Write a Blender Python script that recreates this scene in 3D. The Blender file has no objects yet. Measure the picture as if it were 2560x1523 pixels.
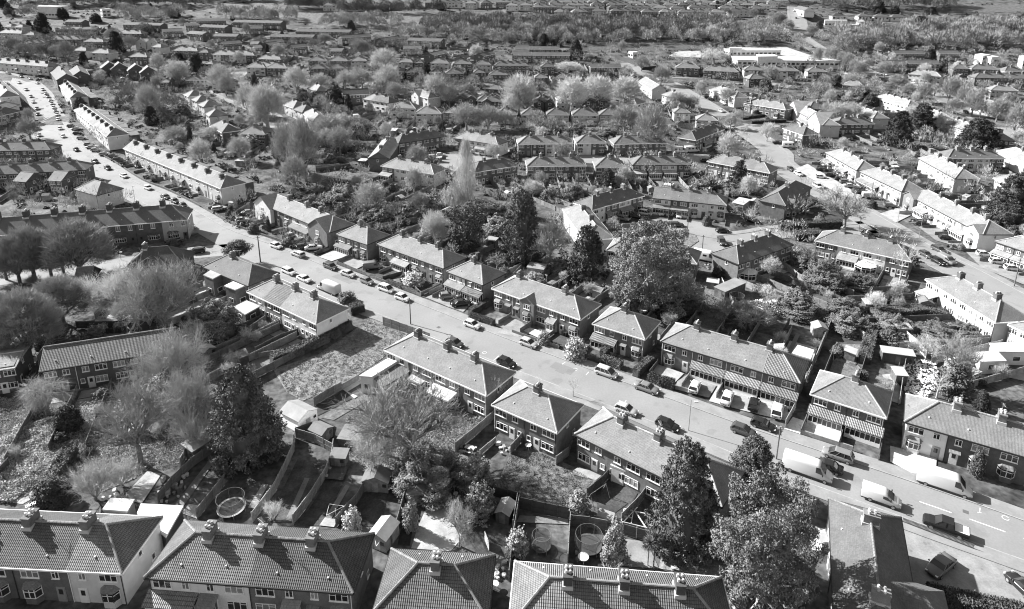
import bpy, math, random
import numpy as np
from mathutils import Vector, Matrix
random.seed(7); RNG = np.random.default_rng(7)
R = math.radians
scene = bpy.context.scene
col = scene.collection

# ------------------------------------------------------------------ camera, sky, sun, exposure
F_PX, W_PX, H_PX, CY = 1650.0, 2560.0, 1523.0, 440.0
PITCH, ROLL, CAM_H = R(16.4), R(-0.15), 70.5
cam_d = bpy.data.cameras.new('camera'); cam = bpy.data.objects.new('camera', cam_d); col.objects.link(cam)
cam_d.sensor_fit = 'HORIZONTAL'; cam_d.sensor_width = 36.0
cam_d.lens = 36.0 * F_PX / W_PX
cam_d.shift_y = -(H_PX / 2 - CY) / W_PX
cam_d.clip_start = 1.0; cam_d.clip_end = 6000.0
_c, _s = math.cos(ROLL), math.sin(ROLL)
_rt = Vector((1, 0, 0)); _fw = Vector((0, math.cos(PITCH), -math.sin(PITCH))); _dn = Vector((0, -math.sin(PITCH), -math.cos(PITCH)))
_X = _rt * _c + _dn * _s          # image right
_D = _rt * (-_s) + _dn * _c       # image down
cam.matrix_world = Matrix(((_X.x, -_D.x, -_fw.x, 0), (_X.y, -_D.y, -_fw.y, 0), (_X.z, -_D.z, -_fw.z, CAM_H), (0, 0, 0, 1)))
scene.camera = cam

SUN_AZ, SUN_EL = R(-27.0), R(31.0)          # direction the light travels (world, from +X), elevation
world = bpy.data.worlds.new('World'); scene.world = world; world.use_nodes = True
wn = world.node_tree; bg = wn.nodes['Background']
sky = wn.nodes.new('ShaderNodeTexSky'); sky.sky_type = 'NISHITA'; sky.sun_disc = False
sky.sun_elevation = SUN_EL
_sx, _sy = -math.cos(SUN_AZ), -math.sin(SUN_AZ)   # towards the sun
sky.sun_rotation = math.atan2(_sx, _sy)
bw = wn.nodes.new('ShaderNodeRGBToBW')
wn.links.new(sky.outputs[0], bw.inputs[0]); wn.links.new(bw.outputs[0], bg.inputs['Color'])
bg.inputs['Strength'].default_value = 0.07
sd = bpy.data.lights.new('sun', 'SUN'); sun = bpy.data.objects.new('sun', sd); col.objects.link(sun)
sd.energy = 4.8; sd.angle = R(0.55); sd.color = (1.0, 1.0, 1.0)
L_DIR = Vector((math.cos(SUN_AZ) * math.cos(SUN_EL), math.sin(SUN_AZ) * math.cos(SUN_EL), -math.sin(SUN_EL)))
sun.rotation_euler = L_DIR.to_track_quat('-Z', 'Y').to_euler()
scene.view_settings.view_transform = 'Standard'; scene.view_settings.look = 'None'
scene.view_settings.exposure = 1.42; scene.view_settings.gamma = 1.0
scene.view_settings.use_curve_mapping = False
scene.cycles.max_bounces = 5; scene.cycles.diffuse_bounces = 2; scene.cycles.glossy_bounces = 2
scene.cycles.transparent_max_bounces = 6; scene.cycles.filter_width = 1.1

# ------------------------------------------------------------------ terrain and pixel-to-ground helpers
TY = [-500, 200, 260, 330, 420, 540, 660, 900, 1400, 3000]
TZ = [0, 0, 0.8, 3.0, 9.5, 25.0, 43.0, 80.0, 120.0, 140.0]
def terr(y):
    return float(np.interp(y, TY, TZ))
S_ = 3.533
ORG = {}
for _i, _x in enumerate((0, 620, 1240, 1860)):
    ORG['A%d' % _i] = (_x, 0); ORG['B%d' % _i] = (_x, 360); ORG['C%d' % _i] = (_x, 740); ORG['D%d' % _i] = (_x, 1103)
def px(t, x, y):
    o = ORG[t]; return (o[0] + x / S_, o[1] + y / S_)
def at(t, x, y, z=0.0):
    """ground point (at height z above the ground) seen at a survey position"""
    u, v = px(t, x, y); u -= W_PX / 2; v -= CY
    d = _X * (u / F_PX) + _D * (v / F_PX) + _fw
    k = CAM_H / max(1e-4, -d.z)
    lo, hi = 0.0, 3500.0
    for _ in range(48):
        m = (lo + hi) / 2
        if CAM_H + d.z * m > terr(d.y * m) + z: lo = m
        else: hi = m
    return Vector((d.x * lo, d.y * lo, CAM_H + d.z * lo))
def scale_at(p):      # photograph pixels per metre
    zc = (p - Vector((0, 0, CAM_H))).dot(_fw)
    return F_PX / max(zc, 1)
def height_to(p, t, x, y):   # height of a vertical line over p whose top is seen at picture row y
    u, v = px(t, x, y); v -= CY
    d = _D * (v / F_PX) + _fw
    k = p.y / d.y
    return CAM_H + d.z * k - p.z

# ------------------------------------------------------------------ materials
def mk(name, base, lo=0.8, hi=1.2, scale=1.0, rough=0.9, bump=0.0, detail=4.0, scale2=None, lo2=0.9, hi2=1.1, spec=0.3, objcol=True, coord='Object', tiles=None, metallic=0.0, contrast=None, spots=None):
    m = bpy.data.materials.new(name); m.use_nodes = True
    nt = m.node_tree; N = nt.nodes; Lk = nt.links
    b = N['Principled BSDF']; b.inputs['Roughness'].default_value = rough
    b.inputs['Specular IOR Level'].default_value = spec; b.inputs['Metallic'].default_value = metallic
    tc = N.new('ShaderNodeTexCoord')
    def noise(sc, de, a, c, vec=None):
        n = N.new('ShaderNodeTexNoise'); n.inputs['Scale'].default_value = sc; n.inputs['Detail'].default_value = de
        Lk.new(vec if vec else tc.outputs[coord], n.inputs['Vector'])
        r = N.new('ShaderNodeMapRange'); r.inputs[1].default_value = 0.5 - (contrast or 0.22); r.inputs[2].default_value = 0.5 + (contrast or 0.22)
        r.inputs[3].default_value = a; r.inputs[4].default_value = c; Lk.new(n.outputs['Fac'], r.inputs[0])
        return n, r.outputs[0]
    n1, v = noise(scale, detail, lo, hi)
    def mul(a, bb):
        q = N.new('ShaderNodeMath'); q.operation = 'MULTIPLY'
        for i, s in enumerate((a, bb)):
            if isinstance(s, (int, float)): q.inputs[i].default_value = s
            else: Lk.new(s, q.inputs[i])
        return q.outputs[0]
    if scale2:
        _, v2 = noise(scale2, 3.0, lo2, hi2); v = mul(v, v2)
    if spots:
        ns = N.new('ShaderNodeTexNoise'); ns.inputs['Scale'].default_value = spots[0]; ns.inputs['Detail'].default_value = 2
        Lk.new(tc.outputs[coord], ns.inputs['Vector'])
        rs = N.new('ShaderNodeMapRange'); rs.inputs[1].default_value = spots[1]; rs.inputs[2].default_value = spots[1] + 0.06
        rs.inputs[3].default_value = 1.0; rs.inputs[4].default_value = spots[2]; Lk.new(ns.outputs['Fac'], rs.inputs[0])
        v = mul(v, rs.outputs[0])
    v = mul(v, base)
    hgt = None
    if tiles:      # (course rise, column pitch, depth)
        sp = N.new('ShaderNodeSeparateXYZ'); Lk.new(tc.outputs['Object'], sp.inputs[0])
        sn = N.new('ShaderNodeSeparateXYZ'); Lk.new(tc.outputs['Normal'], sn.inputs[0])
        def ma(op, a, bb=None):
            q = N.new('ShaderNodeMath'); q.operation = op
            for i, s in enumerate((a, bb)):
                if s is None: continue
                if isinstance(s, (int, float)): q.inputs[i].default_value = s
                else: Lk.new(s, q.inputs[i])
            return q.outputs[0]
        g = ma('GREATER_THAN', ma('ABSOLUTE', sn.outputs[0]), ma('ABSOLUTE', sn.outputs[1]))
        xx = ma('ADD', ma('MULTIPLY', sp.outputs[1], g), ma('MULTIPLY', sp.outputs[0], ma('SUBTRACT', 1.0, g)))
        row = ma('DIVIDE', sp.outputs[2], tiles[0]); colm = ma('DIVIDE', xx, tiles[1])
        fr = ma('FRACT', row); 
        dark = ma('LESS_THAN', fr, 0.22)
        wv = ma('SINE', ma('MULTIPLY', colm, 2 * math.pi))
        v = mul(v, ma('SUBTRACT', 1.0, ma('MULTIPLY', dark, tiles[2])))
        v = mul(v, ma('ADD', 1.0, ma('MULTIPLY', wv, tiles[2] * 0.35)))
        cellv = N.new('ShaderNodeCombineXYZ'); Lk.new(ma('FLOOR', row), cellv.inputs[0]); Lk.new(ma('FLOOR', colm), cellv.inputs[1])
        wn_ = N.new('ShaderNodeTexWhiteNoise'); wn_.noise_dimensions = '3D'; Lk.new(cellv.outputs[0], wn_.inputs[0])
        v = mul(v, ma('ADD', 0.88, ma('MULTIPLY', wn_.outputs[0], 0.24)))
        hgt = ma('ADD', ma('MULTIPLY', wv, 0.5), ma('SUBTRACT', 1.0, fr))
    if objcol:
        oi = N.new('ShaderNodeObjectInfo'); cb = N.new('ShaderNodeRGBToBW'); Lk.new(oi.outputs['Color'], cb.inputs[0])
        v = mul(v, cb.outputs[0])
    cmb = N.new('ShaderNodeCombineColor')
    for i in range(3): Lk.new(v, cmb.inputs[i])
    Lk.new(cmb.outputs[0], b.inputs['Base Color'])
    if bump:
        bp = N.new('ShaderNodeBump'); bp.inputs['Strength'].default_value = min(1, bump); bp.inputs['Distance'].default_value = 0.08 if hgt is not None else 0.3
        Lk.new(hgt if hgt is not None else n1.outputs['Fac'], bp.inputs['Height']); Lk.new(bp.outputs[0], b.inputs['Normal'])
    return m
M = dict(
    ground=mk('garden_ground', 0.066, 0.4, 2.2, 0.16, 0.95, 0.5, 8, 1.1, 0.55, 1.6, coord='Object', objcol=False, contrast=0.2),
    road=mk('asphalt_pale', 0.25, 0.86, 1.10, 0.10, 0.85, 0.0, 6, 3.0, 0.93, 1.06, spec=0.35, spots=(0.30, 0.60, 0.88)),
    pave=mk('pavement', 0.26, 0.82, 1.12, 0.4, 0.9, 0.0, 5, 3.0, 0.92, 1.08),
    conc=mk('concrete', 0.34, 0.72, 1.2, 0.5, 0.9, 0.0, 6, 4.0, 0.9, 1.1, spots=(0.8, 0.66, 0.75)),
    lawn=mk('lawn', 0.085, 0.5, 1.5, 0.5, 0.95, 0.6, 8, 3.5, 0.75, 1.3),
    grass=mk('rough_grass', 0.165, 0.7, 1.3, 0.8, 0.95, 1.0, 8, 4.0, 0.7, 1.3),
    brick=mk('brick', 0.135, 0.8, 1.2, 1.2, 0.9, 0.1, 5, 12.0, 0.8, 1.2),
    render=mk('render_wall', 0.66, 0.88, 1.08, 0.6, 0.85, 0.0, 5, 3.0, 0.96, 1.03),
    roof=mk('roof_plain_tile', 0.26, 0.82, 1.16, 0.45, 0.85, 0.2, 6, 6.0, 0.88, 1.12, tiles=(0.11, 0.17, 0.12), spots=(2.2, 0.68, 1.35)),
    pantile=mk('roof_pantile', 0.25, 0.8, 1.2, 0.5, 0.8, 0.9, 5, 5.0, 0.88, 1.12, tiles=(0.175, 0.235, 0.5), spots=(3.0, 0.69, 1.35)),
    ridge=mk('ridge_tile', 0.40, 0.75, 1.25, 2.0, 0.9),
    white=mk('white_upvc', 0.85, 0.97, 1.03, 1.0, 0.5, spec=0.5),
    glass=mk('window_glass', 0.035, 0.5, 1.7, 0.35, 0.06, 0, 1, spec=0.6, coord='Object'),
    dark=mk('dark_paint', 0.04, 0.8, 1.2, 1.0, 0.6),
    flat=mk('felt_roof', 0.58, 0.8, 1.12, 0.5, 0.8, 0.0, 5, 3.0, 0.93, 1.05),
    wood=mk('fence_timber', 0.21, 0.65, 1.3, 1.5, 0.9, 0.2, 5, 8.0, 0.85, 1.15),
    twigw=mk('wood_twigs', 0.30, 0.45, 1.6, 0.09, 0.9, 0.0, 2, coord='Object'),
    twig=mk('bare_twigs', 0.40, 0.65, 1.35, 0.5, 0.9, 0.0, 3),
    bark=mk('bark', 0.15, 0.6, 1.4, 3.0, 0.95, 0.3),
    leaf=mk('evergreen_leaf', 0.07, 0.5, 1.6, 0.7, 0.7, 0.0, 3, spec=0.4),
    leaf2=mk('shrub_leaf', 0.16, 0.5, 1.5, 0.8, 0.75, 0.0, 3, spec=0.4),
    paint=mk('car_paint', 1.0, 0.97, 1.03, 0.5, 0.25, 0.0, 1, spec=0.6),
    tyre=mk('tyre', 0.03, 0.9, 1.1, 3, 0.8, objcol=False),
    metal=mk('metal', 0.35, 0.9, 1.1, 2, 0.4, metallic=0.3),
    dirt=mk('bare_earth', 0.30, 0.6, 1.3, 0.7, 0.95, 0.3, 7, 4.0, 0.8, 1.2),
    mark=mk('road_paint', 0.8, 0.8, 1.1, 4.0, 0.7, objcol=False),
    tramp=mk('trampoline_mat', 0.10, 0.9, 1.1, 2, 0.8),
)
# netting: thin real mesh is too fine to model, let light through it
net = bpy.data.materials.new('safety_net'); net.use_nodes = True
_n = net.node_tree; _p = _n.nodes['Principled BSDF']; _p.inputs['Base Color'].default_value = (.05, .05, .05, 1); _p.inputs['Alpha'].default_value = 0.4
M['net'] = net

# ------------------------------------------------------------------ mesh builder
class MB:
    def __init__(s): s.v = []; s.f = []; s.m = []; s.mi = 0
    def add(s, vs, fs):
        o = len(s.v); s.v += [tuple(p) for p in vs]; s.f += [tuple(i + o for i in f) for f in fs]; s.m += [s.mi] * len(fs); return s
    def box(s, x0, x1, y0, y1, z0, z1, top=True, bot=False):
        v = [(x0, y0, z0), (x1, y0, z0), (x1, y1, z0), (x0, y1, z0), (x0, y0, z1), (x1, y0, z1), (x1, y1, z1), (x0, y1, z1)]
        f = [(0, 1, 5, 4), (1, 2, 6, 5), (2, 3, 7, 6), (3, 0, 4, 7)]
        if top: f.append((4, 5, 6, 7))
        if bot: f.append((3, 2, 1, 0))
        return s.add(v, f)
    def prism(s, pts, t, bottom=True):     # polygon (3-D points, ccw from above) given thickness t downwards
        n = len(pts); v = [tuple(p) for p in pts] + [(p[0], p[1], p[2] - t) for p in pts]
        f = [tuple(range(n))] + [(i, i + n, (i + 1) % n + n, (i + 1) % n) for i in range(n)]
        if bottom: f.append(tuple(range(2 * n - 1, n - 1, -1)))
        return s.add(v, f)
    def tube(s, a, b, ra, rb=None, n=6, cap=True):
        rb = ra if rb is None else rb
        a = Vector(a); b = Vector(b); d = (b - a)
        if d.length < 1e-6: return s
        d.normalize(); u = d.orthogonal().normalized(); w = d.cross(u)
        v = []
        for p, r in ((a, ra), (b, rb)):
            for i in range(n):
                q = 2 * math.pi * i / n; v.append(p + (u * math.cos(q) + w * math.sin(q)) * r)
        f = [(i, (i + 1) % n, (i + 1) % n + n, i + n) for i in range(n)]
        if cap: f += [tuple(range(n, 2 * n)), tuple(range(n - 1, -1, -1))]
        return s.add(v, f)
    def mesh(s, name, mats):
        me = bpy.data.meshes.new(name); me.from_pydata(s.v, [], s.f)
        for m in (mats if isinstance(mats, (list, tuple)) else [mats]): me.materials.append(m)
        if isinstance(mats, (list, tuple)) and len(mats) > 1: me.polygons.foreach_set('material_index', s.m)
        me.update()
        if getattr(s, 'smooth', False): me.polygons.foreach_set('use_smooth', [len(f) < 6 for f in s.f])
        return me
    def build(s, name, mats, parent=None, **k): return ob(name, s.mesh(name, mats), parent, **k)
def ob(name, me, parent=None, loc=None, rz=None, tone=None, scale=None, kind=None):
    o = bpy.data.objects.new(name, me); col.objects.link(o)
    if parent is not None: o.parent = parent
    if loc is not None: o.location = loc
    if rz is not None: o.rotation_euler = (0, 0, rz)
    if scale is not None: o.scale = scale
    if tone is not None: o.color = (tone, tone, tone, 1)
    if kind: o['kind'] = kind
    return o
def tag(o, label, cat, group=None, kind=None):
    if label: o['label'] = ' '.join(label.split())
    if cat: o['category'] = cat
    if group: o['group'] = group
    if kind: o['kind'] = kind
    return o
def empty(name, loc, rz=0.0):
    o = bpy.data.objects.new(name, None); col.objects.link(o); o.location = loc; o.rotation_euler = (0, 0, rz); o.empty_display_size = 0.5; return o
ORD = ['first', 'second', 'third', 'fourth', 'fifth', 'sixth', 'seventh', 'eighth', 'ninth', 'tenth', 'eleventh', 'twelfth', 'thirteenth', 'fourteenth', 'fifteenth', 'sixteenth', 'seventeenth', 'eighteenth', 'nineteenth', 'twentieth']
SHORTB = {}
def ordn(i):
    if i < 20: return ORD[i]
    n = i + 1; return '%d%s' % (n, 'th' if 10 <= n % 100 <= 20 else {1: 'st', 2: 'nd', 3: 'rd'}.get(n % 10, 'th'))
def tword(v):
    return 'white' if v > .55 else 'pale grey' if v > .38 else 'mid grey' if v > .12 else 'dark grey' if v > .05 else 'black'
OCC = []      # occupied oriented rectangles (ax,ay,ux,uy,L,D)
_oc = [0, None]; _rd = [0, None]
def _occ_arr():
    if _oc[0] != len(OCC): _oc[1] = np.array(OCC); _oc[0] = len(OCC)
    return _oc[1]
def inside_occ(x, y, pad=0.6):
    if not OCC: return False
    A = _occ_arr(); dx, dy = x - A[:, 0], y - A[:, 1]; a = dx * A[:, 2] + dy * A[:, 3]; b = -dx * A[:, 3] + dy * A[:, 2]
    return bool(np.any((a > -pad) & (a < A[:, 4] + pad) & (b > -pad) & (b < A[:, 5] + pad)))
def occ_mask(X, Y, pad=0.0):
    m = np.zeros(len(X), bool); x0, x1, y0, y1 = X.min() - 30, X.max() + 30, Y.min() - 30, Y.max() + 30
    for ax, ay, ux, uy, L, D in OCC:
        if not (x0 < ax < x1 and y0 < ay < y1): continue
        dx, dy = X - ax, Y - ay; a = dx * ux + dy * uy; b = -dx * uy + dy * ux
        m |= (a > -pad) & (a < L + pad) & (b > -pad) & (b < D + pad)
    return m
ROADS = []    # (polyline, half width)
def near_road(x, y, pad=2.5):
    if _rd[0] != len(ROADS):
        _rd[1] = np.array([(p[0], p[1], q[0], q[1], hw) for pl, hw in ROADS for p, q in zip(pl[:-1], pl[1:])]); _rd[0] = len(ROADS)
    if not ROADS: return False
    A = _rd[1]; dx, dy = A[:, 2] - A[:, 0], A[:, 3] - A[:, 1]; t = np.clip(((x - A[:, 0]) * dx + (y - A[:, 1]) * dy) / (dx * dx + dy * dy + 1e-9), 0, 1)
    return bool(np.any((x - A[:, 0] - t * dx) ** 2 + (y - A[:, 1] - t * dy) ** 2 < (A[:, 4] + pad) ** 2))
POLYS = []
def inside_poly(x, y, pl):
    c = False; n = len(pl)
    for i in range(n):
        x0, y0 = pl[i]; x1, y1 = pl[i - 1]
        if (y0 > y) != (y1 > y) and x < (x1 - x0) * (y - y0) / (y1 - y0) + x0: c = not c
    return c

# ------------------------------------------------------------------ ground, roads, pavements
ys = sorted(set([-400, -100, 0, 60, 120, 160, 200, 230, 260] + list(range(290, 920, 25)) + [900, 1150, 1400, 2000, 3000]))
b = MB(); xs = [-3000, -1200, -500, -200, 0, 200, 500, 1200, 3000]
for y in ys:
    for x in xs: b.v.append((x, y, terr(y)))
nx = len(xs)
for j in range(len(ys) - 1):
    for i in range(nx - 1): b.f.append((j * nx + i, j * nx + i + 1, (j + 1) * nx + i + 1, (j + 1) * nx + i)); b.m.append(0)
b.build('ground', M['ground'], kind='structure')

def P2(t, pts): return [at(t, x, y).xy for x, y in pts]
def PP(*segs):
    out = []
    for t, pts in segs: out += P2(t, pts)
    return [(p[0], p[1]) for p in out]
def resample(pl, n):
    d = [0]
    for a, c in zip(pl[:-1], pl[1:]): d.append(d[-1] + math.dist(a, c))
    q = np.linspace(0, d[-1], n)
    return list(zip(np.interp(q, d, [p[0] for p in pl]), np.interp(q, d, [p[1] for p in pl])))
def smooth(pl, n, it=3):
    p = np.array(resample(pl, n))
    for _ in range(it): p[1:-1] = (p[:-2] + 2 * p[1:-1] + p[2:]) / 4
    return [tuple(q) for q in p]
def offset(pl, d):
    p = np.array(pl); t = np.gradient(p, axis=0); t /= np.linalg.norm(t, axis=1)[:, None] + 1e-9
    return [tuple(q) for q in p + np.stack([-t[:, 1], t[:, 0]], 1) * d]
def sheet(name, A, B, z, mat, kind='structure', side=None):
    b = MB(); n = len(A)
    for a, c in zip(A, B):
        b.v.append((a[0], a[1], terr(a[1]) + z)); b.v.append((c[0], c[1], terr(c[1]) + z))
    for i in range(n - 1): b.f.append((2 * i, 2 * i + 1, 2 * i + 3, 2 * i + 2)); b.m.append(0)
    if side is not None:       # raised edges: a real kerb step
        for k in (0, 1):
            o = len(b.v)
            for i in range(n): x, y, zz = b.v[2 * i + k]; b.v.append((x, y, zz - z - 0.02))
            for i in range(n - 1): b.f.append((2 * i + k, 2 * i + 2 + k, o + i + 1, o + i)); b.m.append(0)
    o = b.build(name, mat, kind=kind); return o
def street(pl, w, n=60, pave=2.2, it=3, skip_pave=False):
    c = smooth(pl, n, it); ROADS.append((c, w / 2 + (0 if skip_pave else pave)))
    l, r = offset(c, w / 2), offset(c, -w / 2)
    sheet('road', l, r, 0.03, M['road'])
    if not skip_pave:
        sheet('pavement', offset(c, w / 2 + pave), l, 0.13, M['pave'], side=1)
        sheet('pavement', r, offset(c, -w / 2 - pave), 0.13, M['pave'], side=1)
    return c
# main street between its two kerbs
up = PP(('A0', [(-330, 590), (40, 640), (200, 690), (330, 745), (420, 830), (480, 950), (540, 1060), (600, 1170), (680, 1280), (800, 1370), (950, 1450)]),
        ('B0', [(1050, 250), (1200, 350), (1420, 430), (1740, 600), (2010, 760)]),
        ('B1', [(310, 925), (620, 1060), (1000, 1215), (1470, 1400)]), ('C1', [(1900, 225), (2250, 375)]),
        ('C2', [(430, 500), (870, 670), (1110, 760), (1520, 905), (1800, 1010), (2200, 1160)]), ('D3', [(700, 100), (1100, 235), (1500, 370), (2150, 590), (2473, 705), (3600, 1130)]))
lo = PP(('A0', [(-330, 660), (0, 690), (110, 725), (150, 755), (215, 820), (262, 880), (292, 940), (310, 1000), (300, 1080), (318, 1150), (345, 1220), (430, 1310)]),
        ('B0', [(600, 130), (800, 260), (1000, 375), (1300, 540), (1520, 640), (1700, 760), (1980, 925), (2200, 1050)]),
        ('B1', [(10, 1020), (290, 1135), (620, 1290), (900, 1420)]), ('C1', [(1190, 165), (1600, 345), (2000, 510), (2450, 690)]),
        ('C2', [(700, 850), (1030, 985), (1350, 1100), (1900, 1300)]), ('D3', [(330, 300), (700, 420), (1000, 515), (1400, 685), (2130, 930), (2473, 1045), (3500, 1440)]))
UP, LO = smooth(up, 160, 4), smooth(lo, 160, 4)
MAIN = [((a[0] + c[0]) / 2, (a[1] + c[1]) / 2) for a, c in zip(UP, LO)]
ROADS.append((MAIN, 6.5))
sheet('road', LO, UP, 0.03, M['road'])
sheet('pavement', offset(UP, 2.6), UP, 0.13, M['pave'], side=1)
LOa = LO
k0 = min(range(160), key=lambda i: math.dist(LO[i], tuple(at('B0', 1730, 770).xy)))
k1 = min(range(160), key=lambda i: math.dist(LO[i], tuple(at('B0', 2150, 1040).xy)))
for seg in (LO[:k0 + 1], LO[k1:]): sheet('pavement', seg, offset(seg, -2.4), 0.13, M['pave'], side=1)
# kerb stones: pale line along both sides
for pl, dd in ((UP, 0.16), (LO[:k0 + 1], -0.16), (LO[k1:], -0.16)): sheet('kerb', pl, offset(pl, dd), 0.137, M['conc'])
street(PP(('A1', [(1130, 720), (1050, 800), (900, 900)])), 7, 12)
SIDE = street(PP(('B0', [(1990, 935), (1650, 965), (1250, 1035), (850, 1090), (400, 1150), (0, 1190), (-600, 1260)])), 8.5, 30, skip_pave=True)
SEC = street(PP(('A2', [(1110, 560), (1290, 640), (1500, 720), (1650, 810), (1850, 930), (2000, 1030), (2200, 1150)]),
        ('A3', [(150, 1240), (330, 1370)]), ('B3', [(260, 130), (430, 260), (650, 390), (900, 540), (1150, 680), (1400, 840), (1700, 1000), (1960, 1125), (2200, 1265), (2600, 1480), (3100, 1750)])), 8.5, 90)
AVE = street(PP(('A3', [(455, 60), (490, 330), (640, 430), (800, 530), (1150, 670), (1480, 760), (1800, 880), (2100, 1030), (2350, 1160), (2700, 1330)])), 12, 60)
street(PP(('A2', [(2200, 1140), (2400, 1110)]), ('A3', [(250, 1090), (420, 1110)])), 6, 12)
street(PP(('B2', [(1990, 845), (2330, 815)]), ('B3', [(250, 775), (700, 765), (1130, 735)])), 5.5, 20)
street(PP(('A0', [(2120, 640), (1900, 800), (2080, 880), (2280, 960), (2430, 1060), (2473, 1180)])), 7, 24)
street(PP(('A2', [(1560, 700), (1900, 715), (2400, 740)]), ('A3', [(400, 770)])), 6, 16)
NPT = [0]
def patch(name, t, pts, z, mat, tone=1.0, kind='structure'):
    NPT[0] += 1; z += NPT[0] * .0011
    P = [at(t, x, y) for x, y in pts]
    POLYS.append([(p.x, p.y) for p in P])
    b = MB(); ar = sum(P[i - 1].x * P[i].y - P[i].x * P[i - 1].y for i in range(len(P)))
    if ar < 0: P = P[::-1]
    b.add([(p.x, p.y, p.z + z) for p in P], [tuple(range(len(P)))])
    o = b.build(name, mat, tone=tone); o['kind'] = kind; return o
# cul-de-sac turning circle with its island
patch('road', 'B2', [(1040, 790), (1150, 712), (1350, 668), (1600, 662), (1800, 690), (1960, 750), (2110, 800), (2120, 840), (2030, 900), (1970, 965), (1800, 1010), (1500, 1040), (1200, 940), (1080, 860)], 0.025, M['road'])
patch('grass_island', 'B2', [(1330, 850), (1380, 790), (1500, 760), (1650, 765), (1760, 805), (1790, 860), (1720, 910), (1500, 940), (1370, 910)], 0.15, M['grass'])
patch('road', 'B1', [(1560, 110), (1760, 92), (1960, 90), (2060, 112), (2160, 128), (2010, 160), (1880, 190), (1800, 270), (1740, 210), (1640, 150)], 0.025, M['road'])
patch('road', 'A2', [(690, 1395), (790, 1360), (1000, 1385), (1500, 1375), (1560, 1340), (1900, 1370), (1880, 1420), (1700, 1460), (800, 1440)], 0.02, M['road'])
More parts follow.
